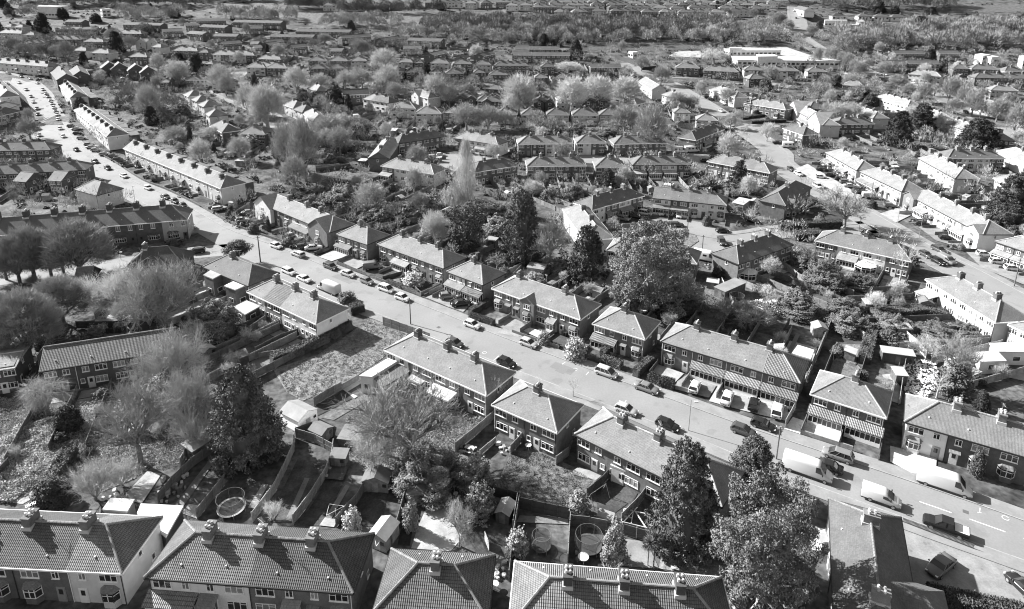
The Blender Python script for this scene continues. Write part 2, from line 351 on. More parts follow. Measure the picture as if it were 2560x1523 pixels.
# forecourts, drives and patios, each at its place
for nm, t, pts, z, m, tn in [
    ('forecourt', 'D3', [(760, 510), (1000, 590), (1400, 720), (2020, 960), (2600, 1190), (2600, 1560), (1400, 1700), (1400, 900)], .02, 'conc', .78),
    ('driveway', 'C3', [(430, 1075), (560, 1120), (870, 1215), (845, 1335), (560, 1245), (355, 1180)], .14, 'conc', 1.9),
    ('driveway', 'C3', [(1290, 1330), (1450, 1370), (1700, 1440), (1690, 1600), (1480, 1570), (1290, 1470)], .14, 'conc', 1.7),
    ('driveway', 'C2', [(1690, 700), (1950, 790), (1880, 905), (1580, 830), (1600, 760)], .14, 'conc', .75),
    ('driveway', 'C2', [(1960, 800), (2473, 950), (2600, 1010), (2560, 1110), (2150, 1010), (1880, 935)], .14, 'conc', 1.15),
    ('driveway', 'C2', [(1400, 600), (1660, 690), (1560, 790), (1330, 720)], .14, 'conc', 1.1),
    ('driveway', 'B1', [(620, 1000), (760, 940), (880, 990), (740, 1040)], .14, 'conc', 1.25),
    ('driveway', 'B1', [(1570, 1360), (1720, 1300), (1990, 1400), (1900, 1490), (1760, 1440)], .14, 'conc', .75),
    ('driveway', 'C1', [(2200, 330), (2330, 230), (2470, 270), (2500, 330), (2380, 370)], .14, 'conc', .85),
    ('driveway', 'C2', [(0, 200), (130, 190), (260, 250), (190, 325), (0, 270)], .14, 'conc', .8),
    ('patio', 'C2', [(240, 315), (300, 285), (440, 335), (390, 385)], .2, 'conc', 1.7),
    ('patio', 'D1', [(1590, 560), (1770, 600), (1880, 870), (1790, 975), (1440, 950), (1500, 760)], .04, 'conc', 1.15),
    ('lawn', 'D1', [(1360, 740), (1460, 740), (1430, 930), (1320, 920)], .04, 'lawn', .5),
    ('driveway', 'D3', [(540, 730), (740, 790), (700, 980), (600, 960)], .04, 'conc', 1.5),
    ('driveway', 'D2', [(2040, 1360), (2140, 1370), (2200, 1500), (2080, 1500)], .04, 'conc', 1.4),
    ('patio', 'D2', [(1080, 860), (1330, 890), (1440, 1130), (1060, 1100)], .04, 'conc', .75),
    ('lawn', 'D2', [(1460, 970), (1640, 990), (2080, 1090), (2120, 1230), (1600, 1150), (1440, 1130)], .04, 'grass', 1.6),
    ('lawn', 'D1', [(440, 750), (760, 270), (880, 300), (820, 420), (640, 750)], .04, 'lawn', .75),
    ('lawn', 'D1', [(800, 740), (1080, 400), (1240, 400), (1180, 760)], .04, 'lawn', .7),
    ('lawn', 'D1', [(240, 560), (440, 160), (700, 200), (420, 720), (200, 720)], .04, 'lawn', .85),
    ('path', 'D1', [(680, 680), (860, 390), (900, 400), (730, 700)], .06, 'conc', .6),
    ('path', 'D1', [(330, 700), (500, 330), (545, 330), (380, 710)], .06, 'conc', .55),
    ('deck', 'D1', [(630, 750), (680, 680), (790, 700), (760, 765)], .1, 'conc', 1.1),
    ('path', 'D1', [(0, 590), (130, 380), (180, 390), (60, 600)], .06, 'conc', 1.2),
    ('deck', 'D1', [(670, 345), (760, 180), (900, 210), (840, 360)], .3, 'wood', .45),
    ('path', 'D0', [(1540, 570), (1850, 170), (1900, 180), (1620, 580)], .06, 'conc', .6),
    ('patio', 'D0', [(1080, 500), (1300, 270), (1430, 290), (1250, 560)], .06, 'conc', 1.1),
    ('patio', 'D0', [(1600, 640), (1670, 560), (1810, 580), (1740, 690)], .06, 'conc', 1.2),
    ('field', 'D0', [(-50, 520), (420, 230), (620, -10), (1300, -50), (1200, 330), (900, 450), (420, 430), (200, 560)], .02, 'grass', 2.0),
    ('patio', 'C0', [(760, 1130), (1070, 1070), (1030, 1200), (760, 1220)], .04, 'conc', 1.1),
    ('patio', 'C0', [(830, 240), (870, 180), (1330, 130), (1330, 180), (1000, 235)], .05, 'conc', 1.1),
    ('verge', 'A0', [(60, 720), (150, 790), (225, 860), (268, 950), (285, 1040), (270, 1100), (190, 1060), (170, 900), (100, 800)], .14, 'lawn', .35),  # verge lying in shadow; that shade is put into its dark lawn tone
    ('grass_plot', 'C1', [(220, 650), (620, 520), (900, 330), (1080, 200), (1420, 330), (1180, 560), (970, 700), (830, 790), (480, 930), (340, 850)], .03, 'grass', 1.3),
    ('lawn', 'C1', [(580, 1080), (600, 960), (870, 860), (920, 910)], .04, 'lawn', .6),
    ('lawn', 'C1', [(640, 1080), (1030, 870), (1100, 900), (760, 1100)], .04, 'grass', .9),
    ('path', 'C1', [(840, 830), (985, 745), (1010, 770), (880, 850), (970, 890), (940, 910)], .06, 'conc', 1.3),
    ('lawn', 'D2', [(0, 440), (130, 80), (420, 110), (900, 330), (790, 470), (630, 640), (210, 490)], .03, 'grass', .95),
    ('lawn', 'C2', [(420, 1350), (530, 1100), (700, 1200), (640, 1420)], .03, 'grass', .9),
    ('lawn', 'D2', [(880, 430), (1060, 340), (1270, 430), (1120, 690), (900, 650)], .04, 'lawn', .8),
    ('patio', 'D2', [(640, 290), (720, 240), (960, 290), (880, 350)], .06, 'conc', .9),
    ('patio', 'D2', [(210, 660), (640, 690), (640, 740), (180, 720)], .06, 'conc', .65),
    ('lawn', 'C2', [(750, 540), (810, 440), (1000, 500), (940, 600)], .15, 'lawn', 1.0),
    ('lawn', 'C2', [(480, 400), (560, 350), (700, 400), (620, 480)], .15, 'lawn', .9),
    ('lawn', 'B1', [(1400, 1240), (1500, 1170), (1640, 1230), (1530, 1290)], .15, 'lawn', .8),
    ('lawn', 'B1', [(1130, 1180), (1250, 1090), (1400, 1140), (1230, 1210)], .15, 'lawn', .8),
    ('patio', 'B1', [(800, 1040), (900, 990), (1060, 1060), (960, 1110)], .15, 'conc', .85),
    ('lawn', 'C3', [(600, 700), (900, 330), (1080, 430), (950, 690)], .04, 'lawn', .75),
    ('lawn', 'C3', [(770, 640), (870, 430), (1030, 430), (960, 690)], .05, 'grass', 1.1),
    ('patio', 'C3', [(1220, 700), (1320, 690), (1400, 850), (1380, 960), (1290, 930)], .05, 'conc', 1.2),
    ('lawn', 'C3', [(1430, 400), (1900, 390), (1950, 560), (1600, 560)], .04, 'grass', .9),
    ('patio', 'C3', [(1860, 480), (2200, 420), (2600, 640), (2500, 760), (2050, 660)], .04, 'conc', 1.3),
    ('lawn', 'B2', [(1780, 1260), (1900, 1180), (2200, 1350), (2470, 1500), (1900, 1490)], .03, 'grass', .9),
    ('path', 'B3', [(150, 1160), (260, 1180), (330, 1430), (200, 1380)], .05, 'conc', .6),
    ('lawn', 'B3', [(520, 520), (600, 430), (900, 600), (860, 720), (560, 640)], .04, 'lawn', .6),
    ('driveway', 'B3', [(1540, 740), (1680, 690), (1900, 830), (1950, 930), (1700, 860)], .14, 'conc', .7),
    ('driveway', 'B3', [(1200, 620), (1380, 560), (1500, 620), (1340, 700)], .14, 'conc', 1.1),
    ('driveway', 'B3', [(1960, 960), (2300, 980), (2600, 1180), (2500, 1260), (2100, 1100)], .14, 'conc', .8),
    ('driveway', 'B3', [(440, 230), (560, 180), (1050, 470), (960, 510)], .14, 'conc', 1.2),
    ('car_park', 'A1', [(1750, 520), (1900, 500), (2000, 500), (1960, 560), (1800, 560)], .04, 'road', .9),
    ('playground', 'A2', [(1600, 455), (1800, 450), (1830, 480), (1800, 510), (1520, 500)], .05, 'conc', 1.2),
    ('school_yard', 'A3', [(-100, 420), (380, 420), (620, 500), (560, 600), (-100, 560)], .04, 'conc', 1.3),
    ('playing_field', 'A1', [(-600, 60), (100, 30), (420, 80), (1100, 85), (1700, 128), (1560, 250), (1300, 270), (900, 240), (400, 190), (-100, 160)], .1, 'lawn', 1.5),
    ('yard', 'A0', [(880, 680), (1120, 690), (1090, 720), (900, 715)], .04, 'conc', 1.2),
    ('meadow', 'A2', [(800, 400), (1800, 380), (1830, 440), (1200, 445), (800, 470)], .1, 'lawn', 1.0),
    ('meadow', 'A3', [(1830, 60), (2473, 40), (2473, 110), (1830, 110)], .1, 'lawn', 1.3),
]:
    patch(nm, t, pts, z, M[m], tn)
# painted markings
b = MB()
def mark(t, pts, w=0.12):
    P = [at(t, x, y) for x, y in pts]
    for a, c in zip(P[:-1], P[1:]):
        d = (c - a).normalized(); n = Vector((-d.y, d.x, 0)) * w / 2
        b.add([(q.x, q.y, terr(q.y) + .036) for q in (a + n, a - n, c - n, c + n)], [(0, 1, 2, 3)])
mark('D3', [(1548, 535), (1832, 634)], .16); mark('D3', [(1992, 690), (2308, 803)], .16); mark('D3', [(2470, 862), (2760, 965)], .16)
mark('D3', [(2085, 590), (2080, 632)], .1); mark('D3', [(2062, 630), (2096, 634)], .1)
mark('C2', [(610, 588), (560, 620)]); mark('C2', [(820, 672), (795, 700)]); mark('C2', [(1150, 925), (1130, 950)]); mark('C1', [(2215, 530), (2170, 570)])
for t, x, y in (('C2', 700, 650), ('C1', 2090, 503), ('D3', 2310, 680)):
    c = at(t, x, y)
    for i in range(10):
        a0, a1 = i * .55, i * .55 + .55
        b.add([(c.x + r * math.cos(q) * .45, c.y + r * math.sin(q) * .45, .036) for q, r in ((a0, 1), (a1, 1), (a1, .84), (a0, .84))], [(0, 1, 2, 3)])
for i in range(8):
    mark('B3', [(1125 + i * 14, 722 + i * 8), (1132 + i * 14, 726 + i * 8)], .3); mark('A3', [(60 + i * 4, 1150 + i * 2), (62 + i * 4, 1151 + i * 2)], .3)
b.build('road_markings', M['mark'], kind='structure')
pr_ = random.Random(4); b = MB(); cvr = MB()
for k in range(34):
    i = pr_.randrange(25, 158); c0, c1 = Vector(UP[i]), Vector(LO[i]); q = c0.lerp(c1, pr_.uniform(.12, .85)); a = math.atan2(UP[i][1] - UP[i - 1][1], UP[i][0] - UP[i - 1][0]); l, w = pr_.uniform(.8, 5), pr_.uniform(.5, 1.3)
    if k % 2: l = w = .35
    (cvr if k % 2 else b).add([(q.x + x * l * math.cos(a) - y * w * math.sin(a), q.y + x * l * math.sin(a) + y * w * math.cos(a), terr(q.y) + .034 + k * .0006) for x, y in ((-1, -1), (1, -1), (1, 1), (-1, 1))], [(0, 1, 2, 3)])
b.build('road_patches', M['road'], kind='structure', tone=.82); cvr.build('manhole_covers', M['road'], kind='structure', tone=.45)

# ------------------------------------------------------------------ houses
CACHE = {}
def cached(key, fn):
    if key not in CACHE: CACHE[key] = fn()
    return CACHE[key]
def win_meshes(w, h, nb):
    def f():
        b = MB(); t = 0.075; d = 0.07
        b.box(-w / 2, w / 2, -d, 0, 0, t, bot=True); b.box(-w / 2, w / 2, -d, 0, h - t, h, bot=True)
        for i in range(nb + 1):
            x = -w / 2 + (w - t) * i / nb; b.box(x, x + t, -d, 0, t, h - t)
            if nb > 1 and i < nb and i % 2 == 0: b.box(x + t, x + (w - t) / nb, -d, 0, h * .7, h * .7 + .05, bot=True)
        b.box(-w / 2 - .06, w / 2 + .06, -d - .06, 0, -.09, 0, bot=True)
        return b.mesh('window', M['white'])
    def g():
        b = MB(); b.box(-w / 2 + .05, w / 2 - .05, -.03, 0, .05, h - .05); return b.mesh('pane', M['glass'])
    return cached(('w', w, h, nb), f), cached(('p', w, h), g)
class House: pass
def frame_on(H, x, side, z):
    if side == 0: return (x, H.ins, z), 0.0
    if side == 1: return (x, H.D - H.ins, z), math.pi
    if side == 'L': return (H.ex0, x, z), -math.pi / 2
    return (H.ex1, x, z), math.pi / 2
def add_window(H, x, z, w, h, nb, side=0, tone=1.0):
    loc, rz = frame_on(H, x, side, z)
    if H.s < 5.0:
        c, s_ = math.cos(rz), math.sin(rz)
        for mb, (a0, a1, d0, z0, z1) in ((H.wf, (-w / 2, w / 2, -.05, 0, h)), (H.wp, (-w / 2 + .14, w / 2 - .14, -.075, .14, h - .14))):
            v = [(a0, d0, z0), (a1, d0, z0), (a1, d0, z1), (a0, d0, z1), (a0, 0, z0), (a1, 0, z0), (a1, 0, z1), (a0, 0, z1)]
            mb.add([(loc[0] + p[0] * c - p[1] * s_, loc[1] + p[0] * s_ + p[1] * c, loc[2] + p[2]) for p in v], [(0, 1, 2, 3), (4, 0, 3, 7), (1, 5, 6, 2), (3, 2, 6, 7)])
        return
    fm, pm = win_meshes(w, h, nb)
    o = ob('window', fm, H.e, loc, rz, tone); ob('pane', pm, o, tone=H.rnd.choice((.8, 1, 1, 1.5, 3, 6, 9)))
def add_door(H, x, side=0, tone=.8, w=.95):
    loc, rz = frame_on(H, x, side, 0.0)
    def f():
        b = MB(); b.box(-w / 2 - .08, w / 2 + .08, -.05, 0, 0, 2.15); b.box(-w / 2, w / 2, -.08, 0, 0, 2.05); return b.mesh('door', M['white'])
    def g():
        b = MB(); b.box(-.25, .25, -.1, 0, 1.1, 1.85); return b.mesh('door_glass', M['glass'])
    o = ob('door', cached(('door', w), f), H.e, loc, rz, tone)
    if H.s > 7: ob('door_glass', cached('doorglass', g), o)
def add_bay(H, x, side=0, w=2.1, rt=.6, wt=1.0, brick=True):
    loc, rz = frame_on(H, x, side, 0.0)
    if H.s < 5.0: add_window(H, x, .9, w * .8, 1.25, 3, side); return
    d = .65; a = w / 2 - .4
    pl = [(-w / 2, 0), (-a, -d), (a, -d), (w / 2, 0)]
    def fr():
        b = MB()
        for (p, q) in zip(pl[:-1], pl[1:]):
            p3, q3 = Vector((p[0], p[1], 0)), Vector((q[0], q[1], 0)); u = (q3 - p3); n = int(round(u.length / .6)) or 1
            for i in range(n + 1):
                c = p3 + u * i / n; b.tube(c + Vector((0, 0, .9)), c + Vector((0, 0, 2.25)), .06, n=4)
            for z in (.92, 1.85, 2.22): b.tube(p3 + Vector((0, 0, z)), q3 + Vector((0, 0, z)), .06, n=4)
        return b.mesh('bay_window', M['white'])
    def base():
        b = MB(); v = [(p[0], p[1], 0) for p in pl] + [(p[0], p[1], .88) for p in pl]
        b.add(v, [(0, 1, 5, 4), (1, 2, 6, 5), (2, 3, 7, 6), (4, 5, 6, 7)]); return b.mesh('bay_base', M['brick'] if brick else M['render'])
    def pane(i):
        def f():
            b = MB(); p, q = pl[i], pl[i + 1]; b.add([(p[0], p[1], .95), (q[0], q[1], .95), (q[0], q[1], 2.2), (p[0], p[1], 2.2)], [(0, 1, 2, 3)]); return b.mesh('pane', M['glass'])
        return f
    def rf():
        b = MB(); e = .15; v = [(-w / 2 - e, 0, 2.28), (-a - e * .4, -d - e, 2.28), (a + e * .4, -d - e, 2.28), (w / 2 + e, 0, 2.28), (-a, 0, 2.8), (a, 0, 2.8)]
        b.add(v, [(0, 1, 4), (1, 2, 5, 4), (2, 3, 5), (0, 3, 2, 1)]); return b.mesh('bay_roof', M['roof'])
    o = ob('bay_window', cached(('bayf', w), fr), H.e, loc, rz)
    ob('bay_base', cached(('bayb', w, brick), base), o, tone=wt); ob('bay_roof', cached(('bayr', w), rf), o, tone=rt)
    for i in range(3): ob('pane', cached(('bayp', w, i), pane(i)), o)
def add_porch(H, x0, x1, side=0, rt=.7, d=1.5, glazed=True, wt=1.0, tile=False):
    w = x1 - x0; loc, rz = frame_on(H, (x0 + x1) / 2, side, 0.0)
    def body():
        b = MB(); b.box(-w / 2 + .1, w / 2 - .1, -d + .1, 0, 0, .7)
        n = max(2, int(w / .75))
        for i in range(n + 1):
            x = -w / 2 + .12 + (w - .3) * i / n; b.box(x, x + .08, -d + .08, -d + .18, .7, 2.2)
        for sx in (-w / 2 + .12, w / 2 - .2): b.box(sx, sx + .08, -.12, 0, .7, 2.3); b.box(sx, sx + .08, -d * .55, -d * .5, .7, 2.2)
        for z in (1.75, 2.15): b.box(-w / 2 + .1, w / 2 - .1, -d + .08, -d + .18, z, z + .1, bot=True)
        return b.mesh('porch', M['white'])
    def gl():
        b = MB(); b.box(-w / 2 + .17, w / 2 - .17, -d + .14, 0, .7, 2.2, top=False); return b.mesh('pane', M['glass'])
    def rf():
        b = MB(); b.prism([(-w / 2 - .1, -d - .2, 2.3), (w / 2 + .1, -d - .2, 2.3), (w / 2 + .1, 0, 3.0), (-w / 2 - .1, 0, 3.0)], .12); return b.mesh('porch_roof', M['pantile' if tile else 'roof'])
    wr = round(w, 1)
    o = ob('porch', cached(('pb', wr, d), body), H.e, loc, rz, wt)
    ob('porch_roof', cached(('pr', wr, d, tile), rf), o, tone=rt)
    if glazed: ob('pane', cached(('pg', wr, d), gl), o)
def facade(H, kind, side, u, x0, x1, flip, pt):
    w = x1 - x0; X = lambda f: x0 + (1 - f if flip else f) * w
    r = H.rnd; up = H.EH - 1.65; wt = H.wt[u % len(H.wt)]; br = H.wm[u % len(H.wm)] == 'b'
    ww = min(2.2, w * .36)
    if kind == 'F':
        add_window(H, X(.3), up, round(ww, 1), 1.15, 3, side); add_window(H, X(.76), up + .05, .9, 1.05, 2, side)
        k = pt if pt else r.choice('bbbp')
        if k == 'b':
            add_bay(H, X(.3), side, rt=r.uniform(.5, 1.1), wt=wt, brick=br); add_door(H, X(.8), side, r.choice((.9, .85, .3, .1)))
            if r.random() < .5 and H.s > 6:
                loc, rz = frame_on(H, X(.8), side, 2.3)
                ob('door_canopy', cached('canopy', lambda: MB().prism([(-.75, -.7, 0), (.75, -.7, 0), (.75, 0, .25), (-.75, 0, .25)], .1).mesh('door_canopy', M['roof'])), H.e, loc, rz, .8)
        elif k == 'P' or k == 'T':
            add_porch(H, x0 + .2, x1 - .15, side, rt=r.uniform(.7, 1.2), d=1.5, tile=(k == 'T'))
        else:
            add_porch(H, X(.8) - 1.0 if not flip else X(.8) - 1.0, X(.8) + 1.0, side, rt=r.uniform(.5, 1.2), d=1.2); add_window(H, X(.28), .85, round(ww + .2, 1), 1.3, 3, side)
    elif kind == 'B':
        add_window(H, X(.27), up, round(ww, 1), 1.15, 3, side); add_window(H, X(.72), up + .05, 1.1, 1.05, 2, side)
        add_window(H, X(.3), .85, round(ww, 1), 1.25, 3, side); add_door(H, X(.62), side, .85)
        if r.random() < .7: add_window(H, X(.86), 1.1, .7, .9, 1, side)
        if pt == 'x': add_porch(H, x0 + .5, x1 - .5, side, rt=r.uniform(.8, 1.6), d=2.6)
    elif kind == 'V':      # tall victorian front
        add_window(H, X(.35), up - .2, 1.1, 1.5, 2, side); add_bay(H, X(.37), side, w=3.0, rt=.35, wt=wt, brick=br); add_door(H, X(.84), side, .1)
        if w > 6: add_window(H, X(.8), up - .2, 1.0, 1.5, 2, side)
    elif kind == 'W':      # rows of wide windows (flats)
        for f in (.25, .75):
            add_window(H, X(f), up, 1.8, 1.1, 3, side); add_window(H, X(f), .9, 1.8, 1.1, 3, side)
        add_door(H, X(.5), side, .9)
ALLH = []; RG = random.Random(5)
def house(ref, t, xl, yl, xr, yr, n=2, L=None, D=8.4, EH=5.0, pitch=32, roof=(1,), wall=(1,), wm='b', rm='r', fa='F', fb=None, gl=False, gr=False, chim='auto', back=False, xg=(), xp=1.1, pots=True, porch=None, desc=None, gard=True, cat='house', seed=None, ends=True, what=None, flip0=False, ct=None, endtone=None, chy=.5, cs=1.0, wings=False):
    A = at(t, xl, yl, EH); B = at(t, xr, yr, EH)
    if back: A, B = B, A
    v = (B - A); v.z = 0; l = v.length
    if L is None: L = l
    u = v.normalized(); rz = math.atan2(u.y, u.x)
    H = House(); H.L, H.D, H.EH, H.ins = L, D, EH, .32; H.rnd = random.Random(seed if seed is not None else int(xl * 7 + yl * 13))
    g = terr((A.y + u.y * L / 2) + u.x * D / 2)
    H.e = e = empty('house' if n < 2 else 'house_pair' if n == 2 else 'terrace', (A.x, A.y, g), rz)
    H.Mx = Matrix.Translation((A.x, A.y, g)) @ Matrix.Rotation(rz, 4, 'Z')
    H.s = scale_at(A); H.A, H.u, H.n, H.ref, H.fa, H.rz, H.g = A, u, n, ref, fa, rz, g
    H.wt, H.wm, H.ex0, H.ex1 = wall, wm, H.ins, L - H.ins
    H.wf, H.wp = MB(), MB()
    OCC.append((A.x, A.y, u.x, u.y, L, D)); ALLH.append(H)
    tn = math.tan(R(pitch)); hd = D / 2; near = H.s > 8.5
    xsn = [L * i / n for i in range(n + 1)]
    mw = lambda i: M['brick'] if wm[i % len(wm)] == 'b' else M['render']
    p = lambda x: min(hd, x if not gl else 1e9, (L - x) if not gr else 1e9)
    for i in range(n):
        x0, x1 = xsn[i], xsn[i + 1]; a0 = H.ins if i == 0 else x0; a1 = L - H.ins if i == n - 1 else x1
        b = MB(); y0, y1 = H.ins + (.004 * (i % 2)), D - H.ins - (.004 * (i % 2)); h = EH + .16
        vs = [(a0, y0, -.6), (a1, y0, -.6), (a1, y1, -.6), (a0, y1, -.6), (a0, y0, h), (a1, y0, h), (a1, y1, h), (a0, y1, h)]
        fs = [(0, 1, 5, 4), (2, 3, 7, 6)]
        fs.append((3, 0, 4, 7))
        if i == n - 1: fs.append((1, 2, 6, 5))
        b.add(vs, fs)
        if gl and i == 0: b.add([(a0, y0, h), (a0, y1, h), (a0, hd, EH + hd * tn - .05)], [(1, 0, 2)])
        if gr and i == n - 1: b.add([(a1, y0, h), (a1, y1, h), (a1, hd, EH + hd * tn - .05)], [(0, 1, 2)])
        b.build('wall', mw(i), e, tone=wall[i % len(wall)])
        # roof section
        br = [x for x in (hd, L - hd) if x0 < x < x1]
        cuts = [x0] + br + [x1]
        if gl and i == 0: cuts[0] = -.12
        if gr and i == n - 1: cuts[-1] = L + .12
        b = MB()
        Z = lambda y: EH + y * tn
        bot = [(cuts[0], 0, EH), (cuts[-1], 0, EH)]
        top = [(x, p(x), Z(p(x))) for x in reversed(cuts)]
        top = [q for q in top if not (q[1] < 1e-6)]
        b.prism(bot + top, .13, bottom=False)
        bot2 = [(cuts[-1], D, EH), (cuts[0], D, EH)]
        top2 = [(x, D - p(x), Z(p(x))) for x in cuts]
        top2 = [q for q in top2 if not (D - q[1] < 1e-6)]
        b.prism(bot2 + top2, .13, bottom=False)
        if i == 0 and not gl: b.prism([(0, 0, EH), (hd, hd, Z(hd)), (0, D, EH)], .13, bottom=False)
        if i == n - 1 and not gr: b.prism([(L, D, EH), (L - hd, hd, Z(hd)), (L, 0, EH)], .13, bottom=False)
        rmi = rm[i % len(rm)]; rtone = roof[i % len(roof)] * RG.uniform(.93, 1.06); rtone = rtone if rtone < .8 else .8 + (rtone - .8) * .4
        b.build('roof', M['pantile' if rmi == 'p' else 'roof'], e, tone=rtone)
    # eaves board and gutter
    b = MB(); k = .14
    def strip(a, c, n_):
        a = Vector(a); c = Vector(c); n_ = Vector(n_) * .1
        b.add([a, c, c + n_, a + n_] + [q - Vector((0, 0, .22)) for q in (a, c, c + n_, a + n_)], [(0, 1, 2, 3), (3, 2, 6, 7), (0, 3, 7, 4), (1, 5, 6, 2), (7, 6, 5, 4)])
    z = EH - .02
    strip((0, 0, z), (L, 0, z), (0, -1, 0)); strip((L, D, z), (0, D, z), (0, 1, 0))
    if not gl: strip((0, D, z), (0, 0, z), (-1, 0, 0))
    if not gr: strip((L, 0, z), (L, D, z), (1, 0, 0))
    # soffit
    b.add([(0, 0, EH - .15), (L, 0, EH - .15), (L, D, EH - .15), (0, D, EH - .15)], [(3, 2, 1, 0)])
    if H.s > 2.6: b.build('gutter', M['white' if (fa == 'W' or H.rnd.random() < .45) else 'dark'], e)
    # ridge and hip tiles
    zr = EH + hd * tn + .02; lines = [((hd if not gl else -.12, hd, zr), (L - hd if not gr else L + .12, hd, zr))]
    if not gl: lines += [((0, 0, EH + .04), (hd, hd, zr)), ((0, D, EH + .04), (hd, hd, zr))]
    if not gr: lines += [((L, 0, EH + .04), (L - hd, hd, zr)), ((L, D, EH + .04), (L - hd, hd, zr))]
    rt = sum(roof) / len(roof)
    if H.s > 16:
        tm = cached('ridgetile', lambda: MB().tube((0, 0, 0), (.45, 0, 0), .15, .165, n=7).mesh('ridge_tile', M['ridge']))
        for a, c in lines:
            a, c = Vector(a), Vector(c); dd = c - a; m = int(dd.length / .46); q = dd.to_track_quat('X', 'Z')
            for j in range(m):
                o = ob('ridge_tile', tm, e, a + dd * (j / m), tone=rt * (.9 + .4 * H.rnd.random())); o.rotation_mode = 'QUATERNION'; o.rotation_quaternion = q
    elif H.s > 3:
        b = MB()
        for a, c in lines: b.tube(a, c, .13, n=5)
        b.build('ridge_tiles', M['ridge'], e, tone=rt * 1.05)
    # party-wall line / verge between differently covered roofs
    # chimneys
    if chim == 'auto': chim = [i / n for i in range(1, n)] if n > 1 else [.35]
    hdr = hd; zrr = zr; hd = D * chy; zr = zr - abs(chy - .5) * D * tn
    for c in chim:
        x = L * c; zt = zr + 1.05 * cs; w2, d2 = .48 * cs ** .5, (.62 if H.s < 16 else .85) * cs
        if H.s > 3:
            b = MB(); b.box(x - w2, x + w2, hd - d2, hd + d2, zr - .5, zt); b.box(x - w2 - .07, x + w2 + .07, hd - d2 - .07, hd + d2 + .07, zt - .12, zt + .04, bot=True)
            st = b.build('chimney', M['brick'], e, tone=ct or H.rnd.uniform(.7, 1.5))
            b = MB(); b.box(x - w2 - .12, x + w2 + .12, hd - d2 - .14, hd + d2 + .14, zr - .62, zr - .12); b.build('flashing', M['render'], st, tone=.75)
            npot = 4 if H.s > 5 else 2
            if H.s > 7:
                pm = cached('pot', lambda: MB().tube((0, 0, 0), (0, 0, .42), .16, .13, n=8).mesh('chimney_pot', M['ridge']))
                for j in range(npot):
                    two = H.s > 16
                    ob('chimney_pot', pm, st, (x + (.23 if j % 2 else -.23) * (1 if two else 0), hd + ((j // 2) - .5) * .6 if two else hd + (j - 1.5) * .3, zt), tone=H.rnd.uniform(.7, 2.0))
            elif pots:
                b = MB()
                for j in range(npot): b.tube((x, hd + (j - (npot - 1) / 2) * .32, zt), (x, hd + (j - (npot - 1) / 2) * .32, zt + .4), .12, n=5)
                b.build('chimney_pots', M['ridge'], st, tone=1.2)
        else:
            MB().box(x - .4, x + .4, hd - .6, hd + .6, zr - .5, zt + .2).build('chimney', M['brick'], e, tone=.8)
    hd = hdr; zr = zrr
    if wings:
        for i in range(0, n, 1):
            xa, xb = xsn[i] + .6, xsn[i] + L / n * .62; yb = D + 4.5
            b = MB(); b.box(xa, xb, D - .3, yb, -.5, 3.9, top=False); wg = b.build('rear_wing', M['brick'], e, tone=.8)
            b = MB(); b.prism([(xa - .1, D - .3, 4.6), (xb + .2, D - .3, 4.0), (xb + .2, yb + .1, 4.0), (xa - .1, yb + .1, 4.6)], .15); b.build('wing_roof', M['roof'], wg, tone=.55)
            if i % 2 == 0: MB().box(xa, xa + .5, yb - 1.2, yb - .5, 4.2, 6.0).build('wing_chimney', M['brick'], wg, tone=.8)
        OCC.append((A.x - u.y * D, A.y + u.x * D, u.x, u.y, L, 4.6))
    # cross gables
    for gi in xg:
        x0, x1 = (xsn[gi], xsn[gi + 1]) if isinstance(gi, int) else gi
        hw = (x1 - x0) / 2; xm = (x0 + x1) / 2; zt = EH + hw * tn + .03
        b = MB(); b.box(x0 + .3, x1 - .3, -xp + .3, H.ins, -.5, EH + .1, top=False); b.add([(x0 + .3, -xp + .3, EH + .1), (x1 - .3, -xp + .3, EH + .1), (xm, -xp + .3, zt - .1)], [(0, 1, 2)])
        ii = min(n - 1, int(xm / L * n)); gbl = b.build('front_gable', mw(ii), e, tone=wall[ii % len(wall)])
        b = MB(); b.prism([(x0 - .02, -xp, EH + .03), (xm, -xp, zt), (xm, hw, zt), (x0 - .02, 0, EH + .03)][::-1], .13); b.prism([(xm, -xp, zt), (x1 + .02, -xp, EH + .03), (x1 + .02, 0, EH + .03), (xm, hw, zt)][::-1], .13)
        b.build('gable_roof', M['roof'], gbl, tone=roof[ii % len(roof)])
        ins = H.ins; H.ins = -xp + .3
        add_window(H, xm, EH - 1.6, 1.5, 1.15, 3, 0); add_bay(H, xm, 0, w=2.0, wt=wall[ii % len(wall)], brick=wm[ii % len(wm)] == 'b')
        H.ins = ins
    skip = [g for g in xg if isinstance(g, int)]
    for i in range(n):
        if i in skip: continue
        pt = porch[i % len(porch)] if porch else None
        if fa: facade(H, fa, 0, i, xsn[i], xsn[i + 1], (i % 2 == 1) != flip0, pt)
        if fb: facade(H, fb, 1, i, xsn[i], xsn[i + 1], i % 2 == 1, None)
    if ends and H.s > 3:
        for sd in 'LR':
            add_window(H, D * .45, EH - 1.4, .7, .9, 1, sd)
            if H.rnd.random() < .6: add_window(H, D * .7, .9, .7, .9, 1, sd)
            if H.s > 6: add_door(H, D * .25, sd, .8, .85) if H.rnd.random() < .3 else None
    if H.wf.v: H.wf.build('window_frames', M['white'], e, kind='stuff'); H.wp.build('window_panes', M['glass'], e, kind='stuff')
